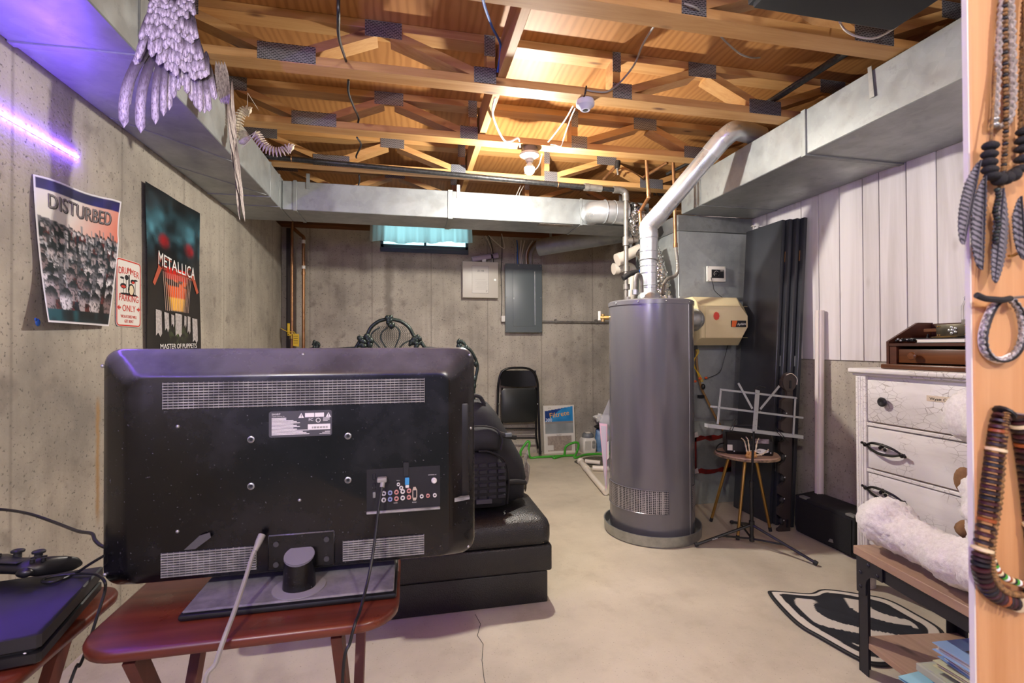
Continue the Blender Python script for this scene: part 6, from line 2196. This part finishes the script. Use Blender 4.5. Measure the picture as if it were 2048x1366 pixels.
def furry(name, blobs, parent, mat='plush', res=.013, amp=.006):
    """one skin around overlapping balls, grown by a remesh, then roughened like plush"""
    b = bmesh.new()
    for c, r in blobs:
        r = r if isinstance(r, tuple) else (r, r, r)
        mt = Matrix.Translation(c) @ Matrix.Diagonal((r[0], r[1], r[2], 1))
        bmesh.ops.create_icosphere(b, subdivisions=3, radius=1, matrix=mt)
    off = OFF[parent.name]
    bmesh.ops.translate(b, verts=b.verts, vec=-off)
    me = bpy.data.meshes.new(name)
    b.to_mesh(me)
    b.free()
    ob = bpy.data.objects.new('temp', me)
    COL.objects.link(ob)
    md = ob.modifiers.new('skin', 'REMESH')
    md.mode = 'VOXEL'
    md.voxel_size = res
    sm = ob.modifiers.new('soft', 'SMOOTH')
    sm.iterations = 8
    dg = bpy.context.evaluated_depsgraph_get()
    m2 = bpy.data.meshes.new_from_object(ob.evaluated_get(dg))
    bpy.data.objects.remove(ob)
    rr = np.random.default_rng(3)
    for v_ in m2.vertices:
        v_.co += v_.normal * float(rr.uniform(-amp, amp))
    m2.name = name
    m2.materials.clear()
    m2.materials.append(M[mat])
    m2.polygons.foreach_set('use_smooth', [True] * len(m2.polygons))
    o = bpy.data.objects.new(name, m2)
    COL.objects.link(o)
    o.parent = parent
    OFF[o.name] = off
    return o


pl = thing('plush_toy', 'large white plush animal sprawled on the bench with one leg stretched out', 'plush toy', (1.85, 1.2, .452))
Bp = lambda x, y, z: MBn @ V((x, y, z + .018))
furry('body', [(Bp(.26, -.42, .60), (.16, .19, .145)), (Bp(.28, -.36, .70), (.13, .14, .14))], pl)
leg = [(Bp(.085, -.06, .535), (.10, .088, .088)), (Bp(.085, -.15, .515), (.082, .10, .068)), (Bp(.085, -.24, .512), (.085, .10, .065)), (Bp(.085, -.35, .515), (.115, .12, .07)), (Bp(.10, -.45, .53), (.13, .13, .085))]
furry('leg', leg, pl)
furry('leg', [(Bp(.20, -.55, .545), (.10, .12, .09)), (Bp(.12, -.66, .545), (.09, .11, .09))], pl)
furry('head', [(Bp(.295, -.19, .93), (.10, .09, .095)), (Bp(.30, -.30, .93), (.13, .12, .12)), (Bp(.24, -.32, .90), (.09, .09, .08))], pl)
furry('arm', [(Bp(.20, -.30, .71), (.06, .07, .06)), (Bp(.15, -.34, .66), (.055, .06, .05))], pl)
M['plushbrown'] = flat('brown_plush', '#8a6642', .9, 0, '#6d4d30', 30)
obj('brown_paw_pad', MB().ell(Bp(.26, -.205, .555), (.055, .05, .035), 14, 8), M['plushbrown'], pl)
obj('bow', MB().ell(Bp(.23, -.20, .72), (.02, .03, .045), 12, 8), M['plushbrown'], pl)

fol = [('light_blue_folder', 'light blue plastic folder on top of the bench shelf pile', (.03, .36, -.66, -.285, .252, .275), '#8fb0d8', 5),
       ('blue_folder', 'blue tinted folder stuffed with papers, second in the bench shelf pile', (.035, .36, -.66, -.295, .222, .249), '#7f9dc9', -2),
       ('paper_notebook', 'cream paged notebook under the blue folders on the bench shelf', (.04, .36, -.64, -.275, .202, .219), '#c9c9a0', 8),
       ('sketch_book', 'dark covered sketch book beneath the cream notebook', (.04, .355, -.64, -.29, .186, .200), '#4a3734', -4),
       ('box_lid', 'pale grey green box lid in the middle of the bench shelf pile', (.012, .36, -.66, -.245, .160, .184), '#a9aea0', 3),
       ('paper_stack', 'stack of loose white papers at the bottom of the bench shelf pile', (.02, .35, -.66, -.255, .134, .158), '#c7c6c4', -7),
       ('cyan_folder', 'thin cyan sheet folder poking out at the very bottom of the shelf pile', (.0, .33, -.64, -.2, .1235, .132), '#8fc3d6', 12)]
for nme, lab, (x0, x1, y0, y1, z0, z1), c, rot in fol:
    f_ = thing(nme, lab, 'folder' if 'folder' in nme else 'book' if 'book' in nme else 'box' if 'box' in nme else 'papers', MBn @ V(((x0 + x1) / 2, (y0 + y1) / 2, z0)), 'stationery piled on the bench shelf')
    MX = MBn @ Matrix.Translation(((x0 + x1) / 2, (y0 + y1) / 2, 0)) @ Matrix.Rotation(math.radians(rot), 4, 'Z')
    hx, hy = (x1 - x0) / 2, (y1 - y0) / 2
    mat_ = flat(nme + '_cover', c, .35)
    if nme == 'box_lid':
        obj('tray', MB().box(-hx, hx, -hy, hy, z0, z1, .003, 1, M=MX), mat_, f_)
        obj('tray_inside', MB().box(-hx + .01, hx - .01, -hy + .01, hy - .01, z1 - .0002, z1 + .0008, M=MX), flat('pale_green_board', '#b4bba4', .5), f_)
    else:
        e = .0022
        obj('cover', MB().box(-hx, hx, -hy, hy, z1 - e, z1, M=MX).box(-hx, hx, -hy, hy, z0, z0 + e, M=MX).box(hx - e, hx, -hy, hy, z0 + e, z1 - e, M=MX), mat_, f_)
        mb = MB()
        k = max(2, int((z1 - z0 - 2 * e) / .003))
        for i in range(k):
            a = z0 + e + (z1 - z0 - 2 * e) * i / k
            mb.box(-hx + .004 + random.uniform(0, .01), hx - e - .001, -hy + .004, hy - .003 - random.uniform(0, .012), a + .0003, a + (z1 - z0 - 2 * e) / k - .0003, M=MX)
        obj('pages', mb, M['white'] if 'paper' not in nme else flat('cream_pages', '#cfcab2', .6), f_)
    if nme == 'light_blue_folder':
        obj('photo_sticker', MB().box(-hx + .05, -hx + .16, hy - .15, hy - .055, z1, z1 + .0008, M=MX), flat('grey_photo_sticker', '#77746c', .5, 0, '#4f4b45', 30), f_)

# ---------------------------------------------------------------- near wooden stud with hung necklaces
pst = thing('pine_board', 'upright bare pine board hung with necklaces at the edge of the view', 'board', (.63, .40, 0))
obj('board_face', MB().box(.5745, .74, .392, .3985, .0, 2.40, .0012, 1), M['pine_z'], pst)
obj('white_edge', MB().box(.5725, .5748, .3935, .3985, .0, 2.40), M['white'], pst, 'thin white edge strip')  # thin white strip along the side of the board
PYF = .392


def pz(px, py, dy=.006):
    return at(px, py, y=PYF - dy)


def nail(px, py):
    p = pz(px, py, 0)
    o = thing('nail', 'nail in the upright pine board holding ' + ('the cord necklaces' if py < 0 else 'the bracelet' if py < 700 else 'the disc bead necklaces'), 'nail', p)
    obj('shank', MB().cyl((p.x, PYF + .008, p.z), (p.x, PYF - .02, p.z), .0014, 8), M['steel'], o)
    obj('head', MB().cyl((p.x, PYF - .02, p.z), (p.x, PYF - .0215, p.z), .004, 10), M['steel'], o)


nail(2012, -40)
nail(2016, 596)
nail(2020, 826)
M['cordgrey'] = flat('grey_braid', '#a89f96', .8, 0, '#7e756d', 300)
M['cordtan'] = flat('tan_braid', '#9c7440', .8, 0, '#3b2a1c', 300)
M['lava'] = flat('black_lava_bead', '#1b1b1d', .75, 0, None, 8, .5, 700)


def braid(mb, P, r, tw=260):
    P = [V(p) for p in P]
    L = 0
    for s_ in range(3):
        Q = []
        L = 0
        for i, p in enumerate(P):
            if i:
                L += (p - P[i - 1]).length
            a = L * tw + s_ * 2.094
            Q.append(V((p.x + r * .6 * math.sin(a), p.y + r * .5 * math.cos(2 * a), p.z + r * .2 * math.cos(a))))
        mb.tube(Q, r * .55, 6)
    return mb


n_ = thing('necklace', 'pale grey braided cord necklace with silver bead, hung highest on the stud', 'necklace', pz(2012, -40))
obj('cord', braid(MB(), smooth([pz(2010, -40), pz(2002, 20), pz(1997, 90), pz(1993, 170), pz(1990, 235)], 14), .0032), M['cordgrey'], n_)
obj('cord', braid(MB(), smooth([pz(2014, -40), pz(2020, 20), pz(2023, 100), pz(2024, 180), pz(2020, 225), pz(2010, 248), pz(1998, 254)], 14), .0038), M['cordgrey'], n_)
for py in (239, 250):
    obj('silver_bead', MB().ell(pz(1989, py, .007), (.0042, .0042, .0034), 12, 8), M['steel'], n_)
n_ = thing('necklace', 'thin tan and black beaded necklace between the pale braids', 'necklace', pz(2012, -36))
mb = MB()
P = smooth([pz(2011, -36, .009), pz(2010, 60, .009), pz(2011, 150, .009), pz(2012, 240, .009), pz(2008, 330, .009), pz(2000, 380, .009), pz(1990, 425, .009)], 12)
for i, p in enumerate(P):
    obj('bead', MB().ell(p, (.0028, .0026, .0022), 8, 6), M['cordtan'] if i % 3 else M['ink'], n_)
n_ = thing('necklace', 'tan ribbed cord necklace at the outer edge of the stud', 'necklace', pz(2050, -30))
obj('cord', braid(MB(), smooth([pz(2052, -30), pz(2047, 60), pz(2044, 160), pz(2043, 260), pz(2046, 330)], 14), .0034, 420), M['cordtan'], n_)

n_ = thing('necklace', 'black lava bead necklace with long grey feathers on the stud', 'necklace', pz(2030, 240))
lv = [(1981, 292), (1979, 309), (1978, 325), (1980, 340), (1985, 352), (1998, 358), (2013, 356), (2027, 350), (2040, 338), (2045, 318), (2046, 297), (2047, 280), (2049, 262)]
for i, (px, py) in enumerate(lv):
    hor = 4 < i < 8
    obj('lava_bead', MB().ell(pz(px, py, .012), (.0075 if not hor else .0062, .0072, .0045 if not hor else .0068), 14, 9, M=Matrix.Rotation(.15 if i < 5 else -.2, 4, 'Y')), M['lava'], n_)
obj('cord', MB().tube(smooth([pz(px, py, .012) for px, py in lv] + [pz(2051, 120, .012), pz(2050, -30, .01)], 5), .0016, 6).tube(smooth([pz(1981, 292, .012), pz(1990, 150, .006), pz(2006, 20, .005), pz(2012, -38, .005)], 6), .0016, 6), M['cordtan'], n_)
t = NT('grey_feather')
vec = t.coords((1, 1, 1))
wv = t.n('ShaderNodeTexWave', bands_direction='DIAGONAL')
wv.inputs['Scale'].default_value = 120
wv.inputs['Distortion'].default_value = 2
t.l(vec, wv.inputs['Vector'])
t.set(t.ramp(wv.outputs['Fac'], [(.3, '#2a2930'), (.6, '#77747a')]), .7)
M['feather'] = t.mat


def blade(mb, a, b, wid, bend=.0, y=0, seg=16, cup=.25, nv=V((0, -1, 0)), serr=0, tipf=.5):
    """a feather vane from root a to tip b, with a rounded tip"""
    a, b = V(a), V(b)
    d = b - a
    side = d.cross(nv).normalized()
    base = len(mb.v)
    rows = []
    for i in range(seg + 1):
        f = i / seg
        wv_ = wid * (min(1, f / .3) ** .6) * (1 - max(0, f - tipf) / (1 - tipf) * 1.0 if False else math.sqrt(max(0.0, 1 - (max(0, f - tipf) / (1 - tipf)) ** 2))) * .5
        c = a + d * f + side * bend * math.sin(PI * f * .9) * d.length
        s_ = (1 - serr * .5 * (i % 2))
        rows.append((c - side * wv_ * s_ - nv * cup * wv_, c + nv * .0006, c + side * wv_ * s_ - nv * cup * wv_))
    vs = [p for r in rows for p in r]
    vs += [p - nv * .0011 for p in vs]
    n3 = len(rows) * 3
    fs = []
    for i in range(seg):
        for j in (0, 1):
            q = (i * 3 + j, i * 3 + j + 1, i * 3 + j + 4, i * 3 + j + 3)
            fs.append(q)
            fs.append(tuple(k + n3 for k in reversed(q)))
    mb.add(vs, fs)
    return base, rows, n3


for (a, b, wd, bn_) in (((1962, 320), (1929, 490), .016, .05), ((1972, 352), (1966, 540), .020, .04), ((2008, 376), (1990, 566), .021, -.06), ((2043, 392), (2052, 520), .018, .03)):
    mb = MB()
    blade(mb, pz(*a, .014), pz(*b, .012), wd, bn_, seg=40, serr=.35)
    ft = obj('feather', mb, M['feather'], n_, ang=80)
    obj('quill', MB().tube([pz(*a, .0155), pz((a[0] + b[0]) / 2, (a[1] + b[1]) / 2, .0155), pz(*b, .0145)], [.001, .0008, .0003], 6), M['ink'], ft)
for k in range(16):
    a = k * .8
    obj('small_bead', MB().ell(pz(1994 + 3 * math.sin(a), 380 + 7 * k, .016), .0026, 8, 6), M['ink'] if k % 2 else M['iron'], n_)
obj('chain', MB().tube(smooth([pz(2018, 512, .006), pz(2030, 510, .006), pz(2045, 500, .006), pz(2060, 490, .006)], 5), .0014, 6), M['gold'], n_)

n_ = thing('bracelet', 'black and white braided bracelet hung on the stud', 'bracelet', pz(2016, 598))
q = [pz(2000, 598), pz(1985, 615), pz(1972, 645), pz(1966, 675), pz(1970, 700), pz(1985, 716), pz(2004, 720), pz(2024, 712), pz(2040, 690), pz(2045, 655), pz(2038, 620), pz(2022, 598)]
obj('white_band', MB().tube([p + V((.002, .002, 0)) for p in smooth(q[1:8], 8)], .0036, 8), M['inkwhite'], n_)
obj('braid', braid(MB(), smooth(q, 14), .0036, 330), flat('black_white_braid', '#c4bfbb', .8, 0, '#242326', 260), n_)
obj('black_edge', MB().tube([p + V((0, -.0032, -.0015)) for p in smooth(q, 8)], .0012, 6), M['ink'], n_)
obj('tie_knot', MB().tube(smooth([pz(1953, 590, .012), pz(1970, 597, .013), pz(1990, 599, .014), pz(2006, 600, .013), pz(2020, 597, .01)]), .0032, 8), M['blackmat'], n_)


def discs(name, lab, path, r, pal, sp_=.0026, dy=.010):
    o = thing(name, lab, 'necklace', path[0])
    P = smooth(path, 10)
    acc, last = 0, P[0]
    k = 0
    bodies = {}
    for i in range(1, len(P)):
        d = (P[i] - P[i - 1])
        acc += d.length
        if acc >= sp_:
            acc = 0
            T = d.normalized()
            c = P[i]
            m = pal[k % len(pal)]
            big = 1.28 if m == 'ink' and k % 9 == 0 else 1.15 if m == 'bonebead' else 1
            obj('disc_bead', MB().tube([c - T * sp_ * .46, c - T * sp_ * .3, c + T * sp_ * .3, c + T * sp_ * .46], [r * big * .8, r * big, r * big, r * big * .8], 12), M[m], o)
            k += 1
    return o


M['bonebead'] = flat('bone_bead', '#d9c69c', .5)
M['maroon'] = flat('maroon_coconut_bead', '#3a1519', .5)
M['brownbead'] = flat('brown_wood_bead', '#241413', .5)
M['amberbead'] = flat('amber_bead', '#8f4a20', .4)
pal = ['ink', 'maroon', 'brownbead', 'maroon', 'amberbead', 'brownbead', 'maroon', 'brownbead', 'bonebead', 'maroon', 'brownbead', 'ink', 'maroon', 'brownbead', 'brownbead', 'maroon', 'brownbead']
discs('necklace', 'wooden disc bead necklace in maroon, black and bone hung lowest on the stud',
      [pz(2014, 818, .008), pz(2001, 840, .008), pz(1994, 880, .008), pz(1987, 930, .008), pz(1980, 985, .008), pz(1974, 1040, .008), pz(1963, 1110, .008), pz(1962, 1140, .008), pz(1972, 1170, .008), pz(1990, 1190, .008), pz(2020, 1203, .008), pz(2046, 1206, .008), pz(2066, 1190, .008), pz(2072, 1120, .008), pz(2062, 1000, .008), pz(2046, 880, .008), pz(2034, 830, .008)], .0078, pal, .0042)
o = thing('necklace', 'thin dark brown bead strand inside the wooden disc necklace', 'necklace', pz(2010, 850))
P = smooth([pz(2014, 824, .014), pz(2008, 860, .013), pz(2005, 920, .013), pz(1999, 1000, .013), pz(1988, 1070, .013), pz(1984, 1120, .013), pz(1992, 1160, .013), pz(2015, 1184, .013), pz(2045, 1190, .013)], 14)
mb = MB()
obj('bead_strand', MB().tube(P, [.0034 if i % 2 else .0019 for i in range(len(P))], 8), M['cordtan'], o, ang=25)
o = thing('necklace', 'small white and green shell bead strand at the bottom of the disc necklace', 'necklace', pz(2010, 1140))
P = smooth([pz(1985, 1122, .012), pz(1995, 1142, .012), pz(2012, 1156, .012), pz(2032, 1164, .012), pz(2050, 1170, .012)], 4)
for i, p in enumerate(P):
    obj('shell_bead', MB().ell(p, (.0044, .0032, .0034), 10, 6), M[('bonebead', 'ink', 'hosegreen', 'inkwhite', 'amberbead')[i % 5]], o)
# ---------------------------------------------------------------- feathered wings hung from the trusses
t = NT('printed_wing_feather')
a = t.n('ShaderNodeVertexColor')
a.layer_name = 'paint'
n0 = t.noise(t.coords((110, 110, 26)), 3, 4, .6)
t.set(t.mix(t.ramp(n0, [(.45, .0), (.62, .75)]), a.outputs[0], '#55484a'), .55)
M['wing'] = t.mat
WY = 1.645


def wfeather(mb, root, tip, wpx, y, bend=0, dark=.35):
    A, B = at(root[0], root[1], y=y), at(tip[0], tip[1], y=y - .004)
    base, rows, n3 = blade(mb, A, B, wpx * y / FPX * 1.02, bend, seg=14, cup=.05, tipf=.90)
    if mb.c is None:
        mb.c = []
    cs = []
    for i in range(len(rows)):
        f = i / (len(rows) - 1)
        for j in range(3):
            k = min(1, max(0, (f - dark * .5) / .55))
            c = mixc((.12, .10, .11), (.93, .90, .89), k ** 1.2)
            if j != 1:
                c = mixc(c, (.16, .13, .14), .5)
            cs.append(lin(srgb(c)))
    mb.c += cs + cs


wg = thing('feather_wing', 'large grey and white feathered wing hanging broadside from the trusses', 'wing decoration', at(350, -40, y=WY))
longs = [((322, 60), (264, 163), 12, .05), ((318, 62), (257, 219), 16, .10), ((324, 66), (257, 259), 17, .13), ((328, 70), (288, 268), 16, .09), ((332, 74), (314, 250), 12, .05), ((336, 76), (328, 233), 11, .02), ((341, 80), (338, 221), 10, 0), ((347, 84), (347, 197), 10, 0),
         ((310, 60), (270, 130), 12, .03), ((354, 84), (356, 182), 10, 0), ((360, 84), (364, 172), 11, -.02), ((366, 88), (373, 188), 11, -.03), ((374, 92), (382, 203), 11, -.03), ((382, 96), (391, 217), 11, -.03), ((390, 100), (399, 225), 11, -.02), ((398, 106), (408, 227), 11, -.02), ((406, 112), (418, 224), 11, 0), ((414, 116), (430, 200), 11, 0)]
for i, (r_, t_, wp, bd_) in enumerate(longs):
    mb = MB()
    wfeather(mb, r_, t_, wp, WY + .012 - .0016 * (i % 3), bd_)
    obj('feather', mb, M['wing'], wg, ang=70)


def edges(py):
    l = np.interp(py, [-70, 0, 60, 97, 130], [322, 306, 292, 296, 322])
    r = np.interp(py, [-70, 0, 53, 91, 126, 150], [378, 386, 391, 409, 429, 427])
    return l, r


cov = MB()
rg = np.random.default_rng(17)
rows = [(104, 92, 9), (84, 90, 9), (62, 84, 8.5), (42, 70, 8), (24, 52, 7.5), (8, 42, 7), (-6, 34, 6.5), (-19, 32, 6.5), (-31, 30, 6), (-43, 30, 6), (-55, 30, 6), (-67, 28, 6)]
for k, (py, ln, wd) in enumerate(rows):
    l, r = edges(py)
    step = wd * .78
    x = l + step * rg.random()
    while x < r:
        f = (x - l) / max(1, r - l)
        if not (py > 70 and f < .30):
            dx = (-.34 * (1 - f) + .16 * f) + .05 * rg.standard_normal()
            L_ = ln * (.88 + .24 * rg.random()) * (1 - .35 * f * (k < 4))
            up_ = 5 * rg.standard_normal() - 34 * f * (1 - f) * (k < 5) + 26 * f * f * (k < 5)
            y1 = py + L_ * .6 + up_
            if f > .72:
                y1 = min(y1, 150 + 60 * (1 - f))
            wfeather(cov, (x - dx * L_ * .3, py - L_ * .4 + up_), (x + dx * L_ * .7, y1), wd * 1.25, WY - .001 - .0013 * k - .0006 * rg.random(), .02, .55)
        x += step
obj('covert_feathers', cov, M['wing'], wg, ang=70)
obj('hanging_string', MB().tube([at(352, 0, y=WY + .012), V((at(352, -70, y=WY).x, WY + .012, ZT - .0005))], .0015, 5), M['cableblack'], wg)

wg2 = thing('feather_wing', 'narrow feathered wing seen edge-on, hanging from the next truss beside the duct', 'wing decoration', at(440, 130, y=2.24))
P0_ = at(443, 128, y=2.245)
P1_ = at(479, 438, y=2.245)
hd = V((.02, 1, 0)).normalized()
mb = MB()
mb.c = []
rg = np.random.default_rng(13)
for k in range(34):
    f = k / 33
    top_ = P0_.lerp(P1_, f * .62) + hd * (.10 * rg.random()) + V((.004 * rg.standard_normal(), 0, 0))
    tip_ = P0_.lerp(P1_, min(1.0, f * .62 + .30 + .10 * rg.random())) + hd * (.06 * rg.random()) + V((.003 * rg.standard_normal(), 0, 0))
    nv = V((hd.y, -hd.x, 0))
    base, rows_, n3 = blade(mb, top_, tip_, .035, 0, seg=8, cup=0, nv=nv, tipf=.7)
    cs = []
    for i in range(len(rows_)):
        for j in range(3):
            cs.append(lin(srgb(mixc((.30, .25, .26), (.80, .76, .74), min(1, i / 5) * (.7 if j == 1 else 1)))))
    mb.c += cs + cs
for dx in (-.022, -.011, 0, .011):          # thick root of the folded wing
    base, rows_, n3 = blade(mb, P0_ + V((dx, 0, .012)), P0_.lerp(P1_, .26) + V((dx * .8, 0, 0)), .022, 0, seg=10, cup=.2, tipf=.5)
    cs = [lin(srgb(mixc((.80, .76, .74), (.55, .50, .50), .5 * (j == 1) + .02 * i))) for i in range(len(rows_)) for j in range(3)]
    mb.c += cs + cs
obj('feathers', mb, M['wing'], wg2, ang=70)
obj('hanging_string', MB().tube([P0_ + V((0, 0, .01)), V((P0_.x, P0_.y, ZT - .001))], .0015, 5), M['cableblack'], wg2)

# toy spine wound with string
sp = thing('toy_spine', 'toy skeleton spine of pale vertebrae hung along the gas pipe by the duct', 'toy spine', at(500, 280, y=2.76))
SPY = 2.63
seq = smooth([at(500, 222, y=SPY), at(490, 219, y=SPY), at(481, 228, y=SPY), at(476, 245, y=SPY), at(475, 262, y=SPY), at(480, 275, y=SPY), at(500, 272, y=SPY), at(512, 268, y=SPY), at(520, 280, y=SPY), at(531, 293, y=SPY), at(547, 301, y=SPY), at(565, 301, y=SPY), at(578, 294, y=SPY), at(588, 298, y=SPY)], 3)
M['spine'] = flat('ivory_plastic', '#ddd3bd', .5, 0, '#bdb094', 30)
for i in range(len(seq) - 1):
    c = seq[i]
    T = (seq[i + 1] - c).normalized()
    side = T.cross(V((0, 1, 0))).normalized()
    if 16 <= i <= 20:
        continue
    mb = MB().tube([c - T * .005, c - T * .003, c + T * .003, c + T * .005], [.009, .0125, .0125, .009], 10)
    for s_ in (-1, 1):
        mb.tube([c, c + side * s_ * .014 + V((0, -.004, 0)), c + side * s_ * .025 + V((0, .004, -.004))], [.006, .0045, .002], 6)
    mb.tube([c, c + V((0, -.016, 0)) + T * .004], [.005, .002], 6)
    obj('vertebra', mb, M['spine'], sp, ang=60)
mb = MB()
for i in range(7):
    a = at(486 + 3 * (i % 3), 268 + 5 * (i // 2), y=SPY - .01)
    mb.ell(a, (.016, .014, .022), 10, 6, M=Matrix.Rotation(.5 * (i - 3), 4, 'Y'))
obj('wrapped_bundle', mb, flat('string_wrapped_white', '#bdb6aa', .8, 0, '#8f887c', 60), sp)
obj('string', MB().tube(smooth([at(478, 285, y=SPY - .02), at(505, 268, y=SPY - .02), at(512, 262, y=SPY - .02), at(500, 280, y=SPY - .02), at(484, 296, y=SPY - .02)]), .0012, 5).tube([at(495, 219, y=SPY), V((at(495, 219, y=SPY).x, SPY, ZT + .06)), V((at(495, 219, y=SPY).x, 2.815, ZT + .06))], .0012, 5), M['cablewhite'], sp)

# black panel slung under the nearest trusses
bpn = thing('flat_panel', 'black flat panel slung under the near trusses at the top of the picture', 'panel', (1.45, 1.25, 2.34))
obj('panel', MB().box(1.15, 1.735, .99, 1.435, 2.338, 2.375, .008, 2), flat('matt_black_panel', '#0c0d10', .75), bpn)
obj('panel_rim', MB().box(1.14, 1.745, .98, 1.445, 2.355, 2.378, .004, 2), flat('blue_black_rim', '#10141d', .6), bpn)
for x in (1.25, 1.6):
    obj('hanger', MB().box(x, x + .03, 1.0, 1.06, 2.37, 2.3995), M['steel'], bpn)
cable('white cable dangling beside the black flat panel', [at(1679, 43, z=2.43), at(1690, 60, y=1.50), at(1715, 73, y=1.5), at(1750, 76, y=1.5), at(1790, 55, y=1.49), at(1820, 25, y=1.47), at(1842, -12, y=1.44)], .004, 'cablewhite')
cable('grey cable sagging between the trusses near the black flat panel', [at(1368, 7, y=1.58), at(1395, 18, y=1.58), at(1420, 45, y=1.70), at(1450, 82, y=1.85), at(1485, 110, y=2.0), at(1520, 115, y=2.1), at(1550, 102, y=2.15), at(1562, 92, y=2.18)], .004, 'cablegrey')
cable('grey cord curving from the truss chord to the pale lamp socket', [at(1335, 25, y=1.6), at(1310, 50, y=1.69), at(1285, 90, y=1.9), at(1268, 130, y=2.1), at(1240, 165, y=2.185), at(1215, 183, y=2.185), at(1190, 183, y=2.19), at(1172, 180, y=2.195)], .0045, 'cablegrey')
cable('black cable hanging in a curve through the first two trusses', [at(677, -30, y=1.56), at(677, 30, y=1.56), at(678, 75, y=1.75), at(688, 110, y=2.1), at(692, 122, y=2.19)], .0055, 'cableblack')
cable('black cable hanging between the second and third trusses', [at(697, 160, y=2.3), at(697, 185, y=2.4), at(708, 215, y=2.6), at(717, 235, y=2.79), at(716, 246, y=2.81)], .0055, 'cableblack')
cable('short black cable wandering between the third and fourth trusses', [at(714, 275, y=2.92), at(722, 290, y=3.1), at(713, 310, y=3.3), at(713, 316, y=3.33)], .0055, 'cableblack')
cable('short black cable dropping behind the gas pipe truss onto the cross duct', [at(718, 350, y=3.53), at(719, 360, y=3.6), at(717, 370, y=3.66)], .0055, 'cableblack')
cable('blue cable running down beside the strongback board', [at(962, -20, y=1.55), at(970, 15, y=1.75), at(985, 55, y=1.95), at(1000, 85, y=2.1), at(1001, 110, y=2.16), at(995, 145, y=2.19)], .0055, 'cableblue')
cable('white cable looping from the strongback board into the lit bulb holder', [at(990, 195, y=2.32), at(985, 225, y=2.5), at(994, 255, y=2.7), at(1008, 280, y=2.79), at(1022, 282, y=2.79), at(1036, 276, y=2.80), V((.66, 2.83, 2.385))], .006, 'cablewhite')
cable('white cable slanting down from the second truss to the bulb truss', [at(1146, 212, y=2.31), at(1130, 240, y=2.48), at(1108, 270, y=2.72), at(1096, 284, y=2.78)], .004, 'cablewhite')
cable('thin white cable making a sharp dip beside the bulb truss', [at(1150, 217, y=2.32), at(1140, 240, y=2.5), at(1128, 275, y=2.75), at(1122, 292, y=2.79), at(1110, 290, y=2.79), at(1101, 289, y=2.80)], .0035, 'cablewhite')
cable('thin white cable curling behind the lit bulb', [at(1084, 308, y=2.93), at(1078, 330, y=3.1), at(1066, 343, y=3.25), at(1050, 347, y=3.33)], .0035, 'cablewhite')
cable('one of the thin pale wires slanting down onto the cross duct', [at(1047, 372, y=3.55), at(1040, 385, y=3.66), at(1038, 392, y=3.685)], .003, 'cablewhite', group='wires slanting onto the cross duct')
cable('one of the thin pale wires slanting down onto the cross duct', [at(1041, 372, y=3.55), at(1035, 385, y=3.66), at(1032, 392, y=3.685)], .003, 'cablewhite', group='wires slanting onto the cross duct')
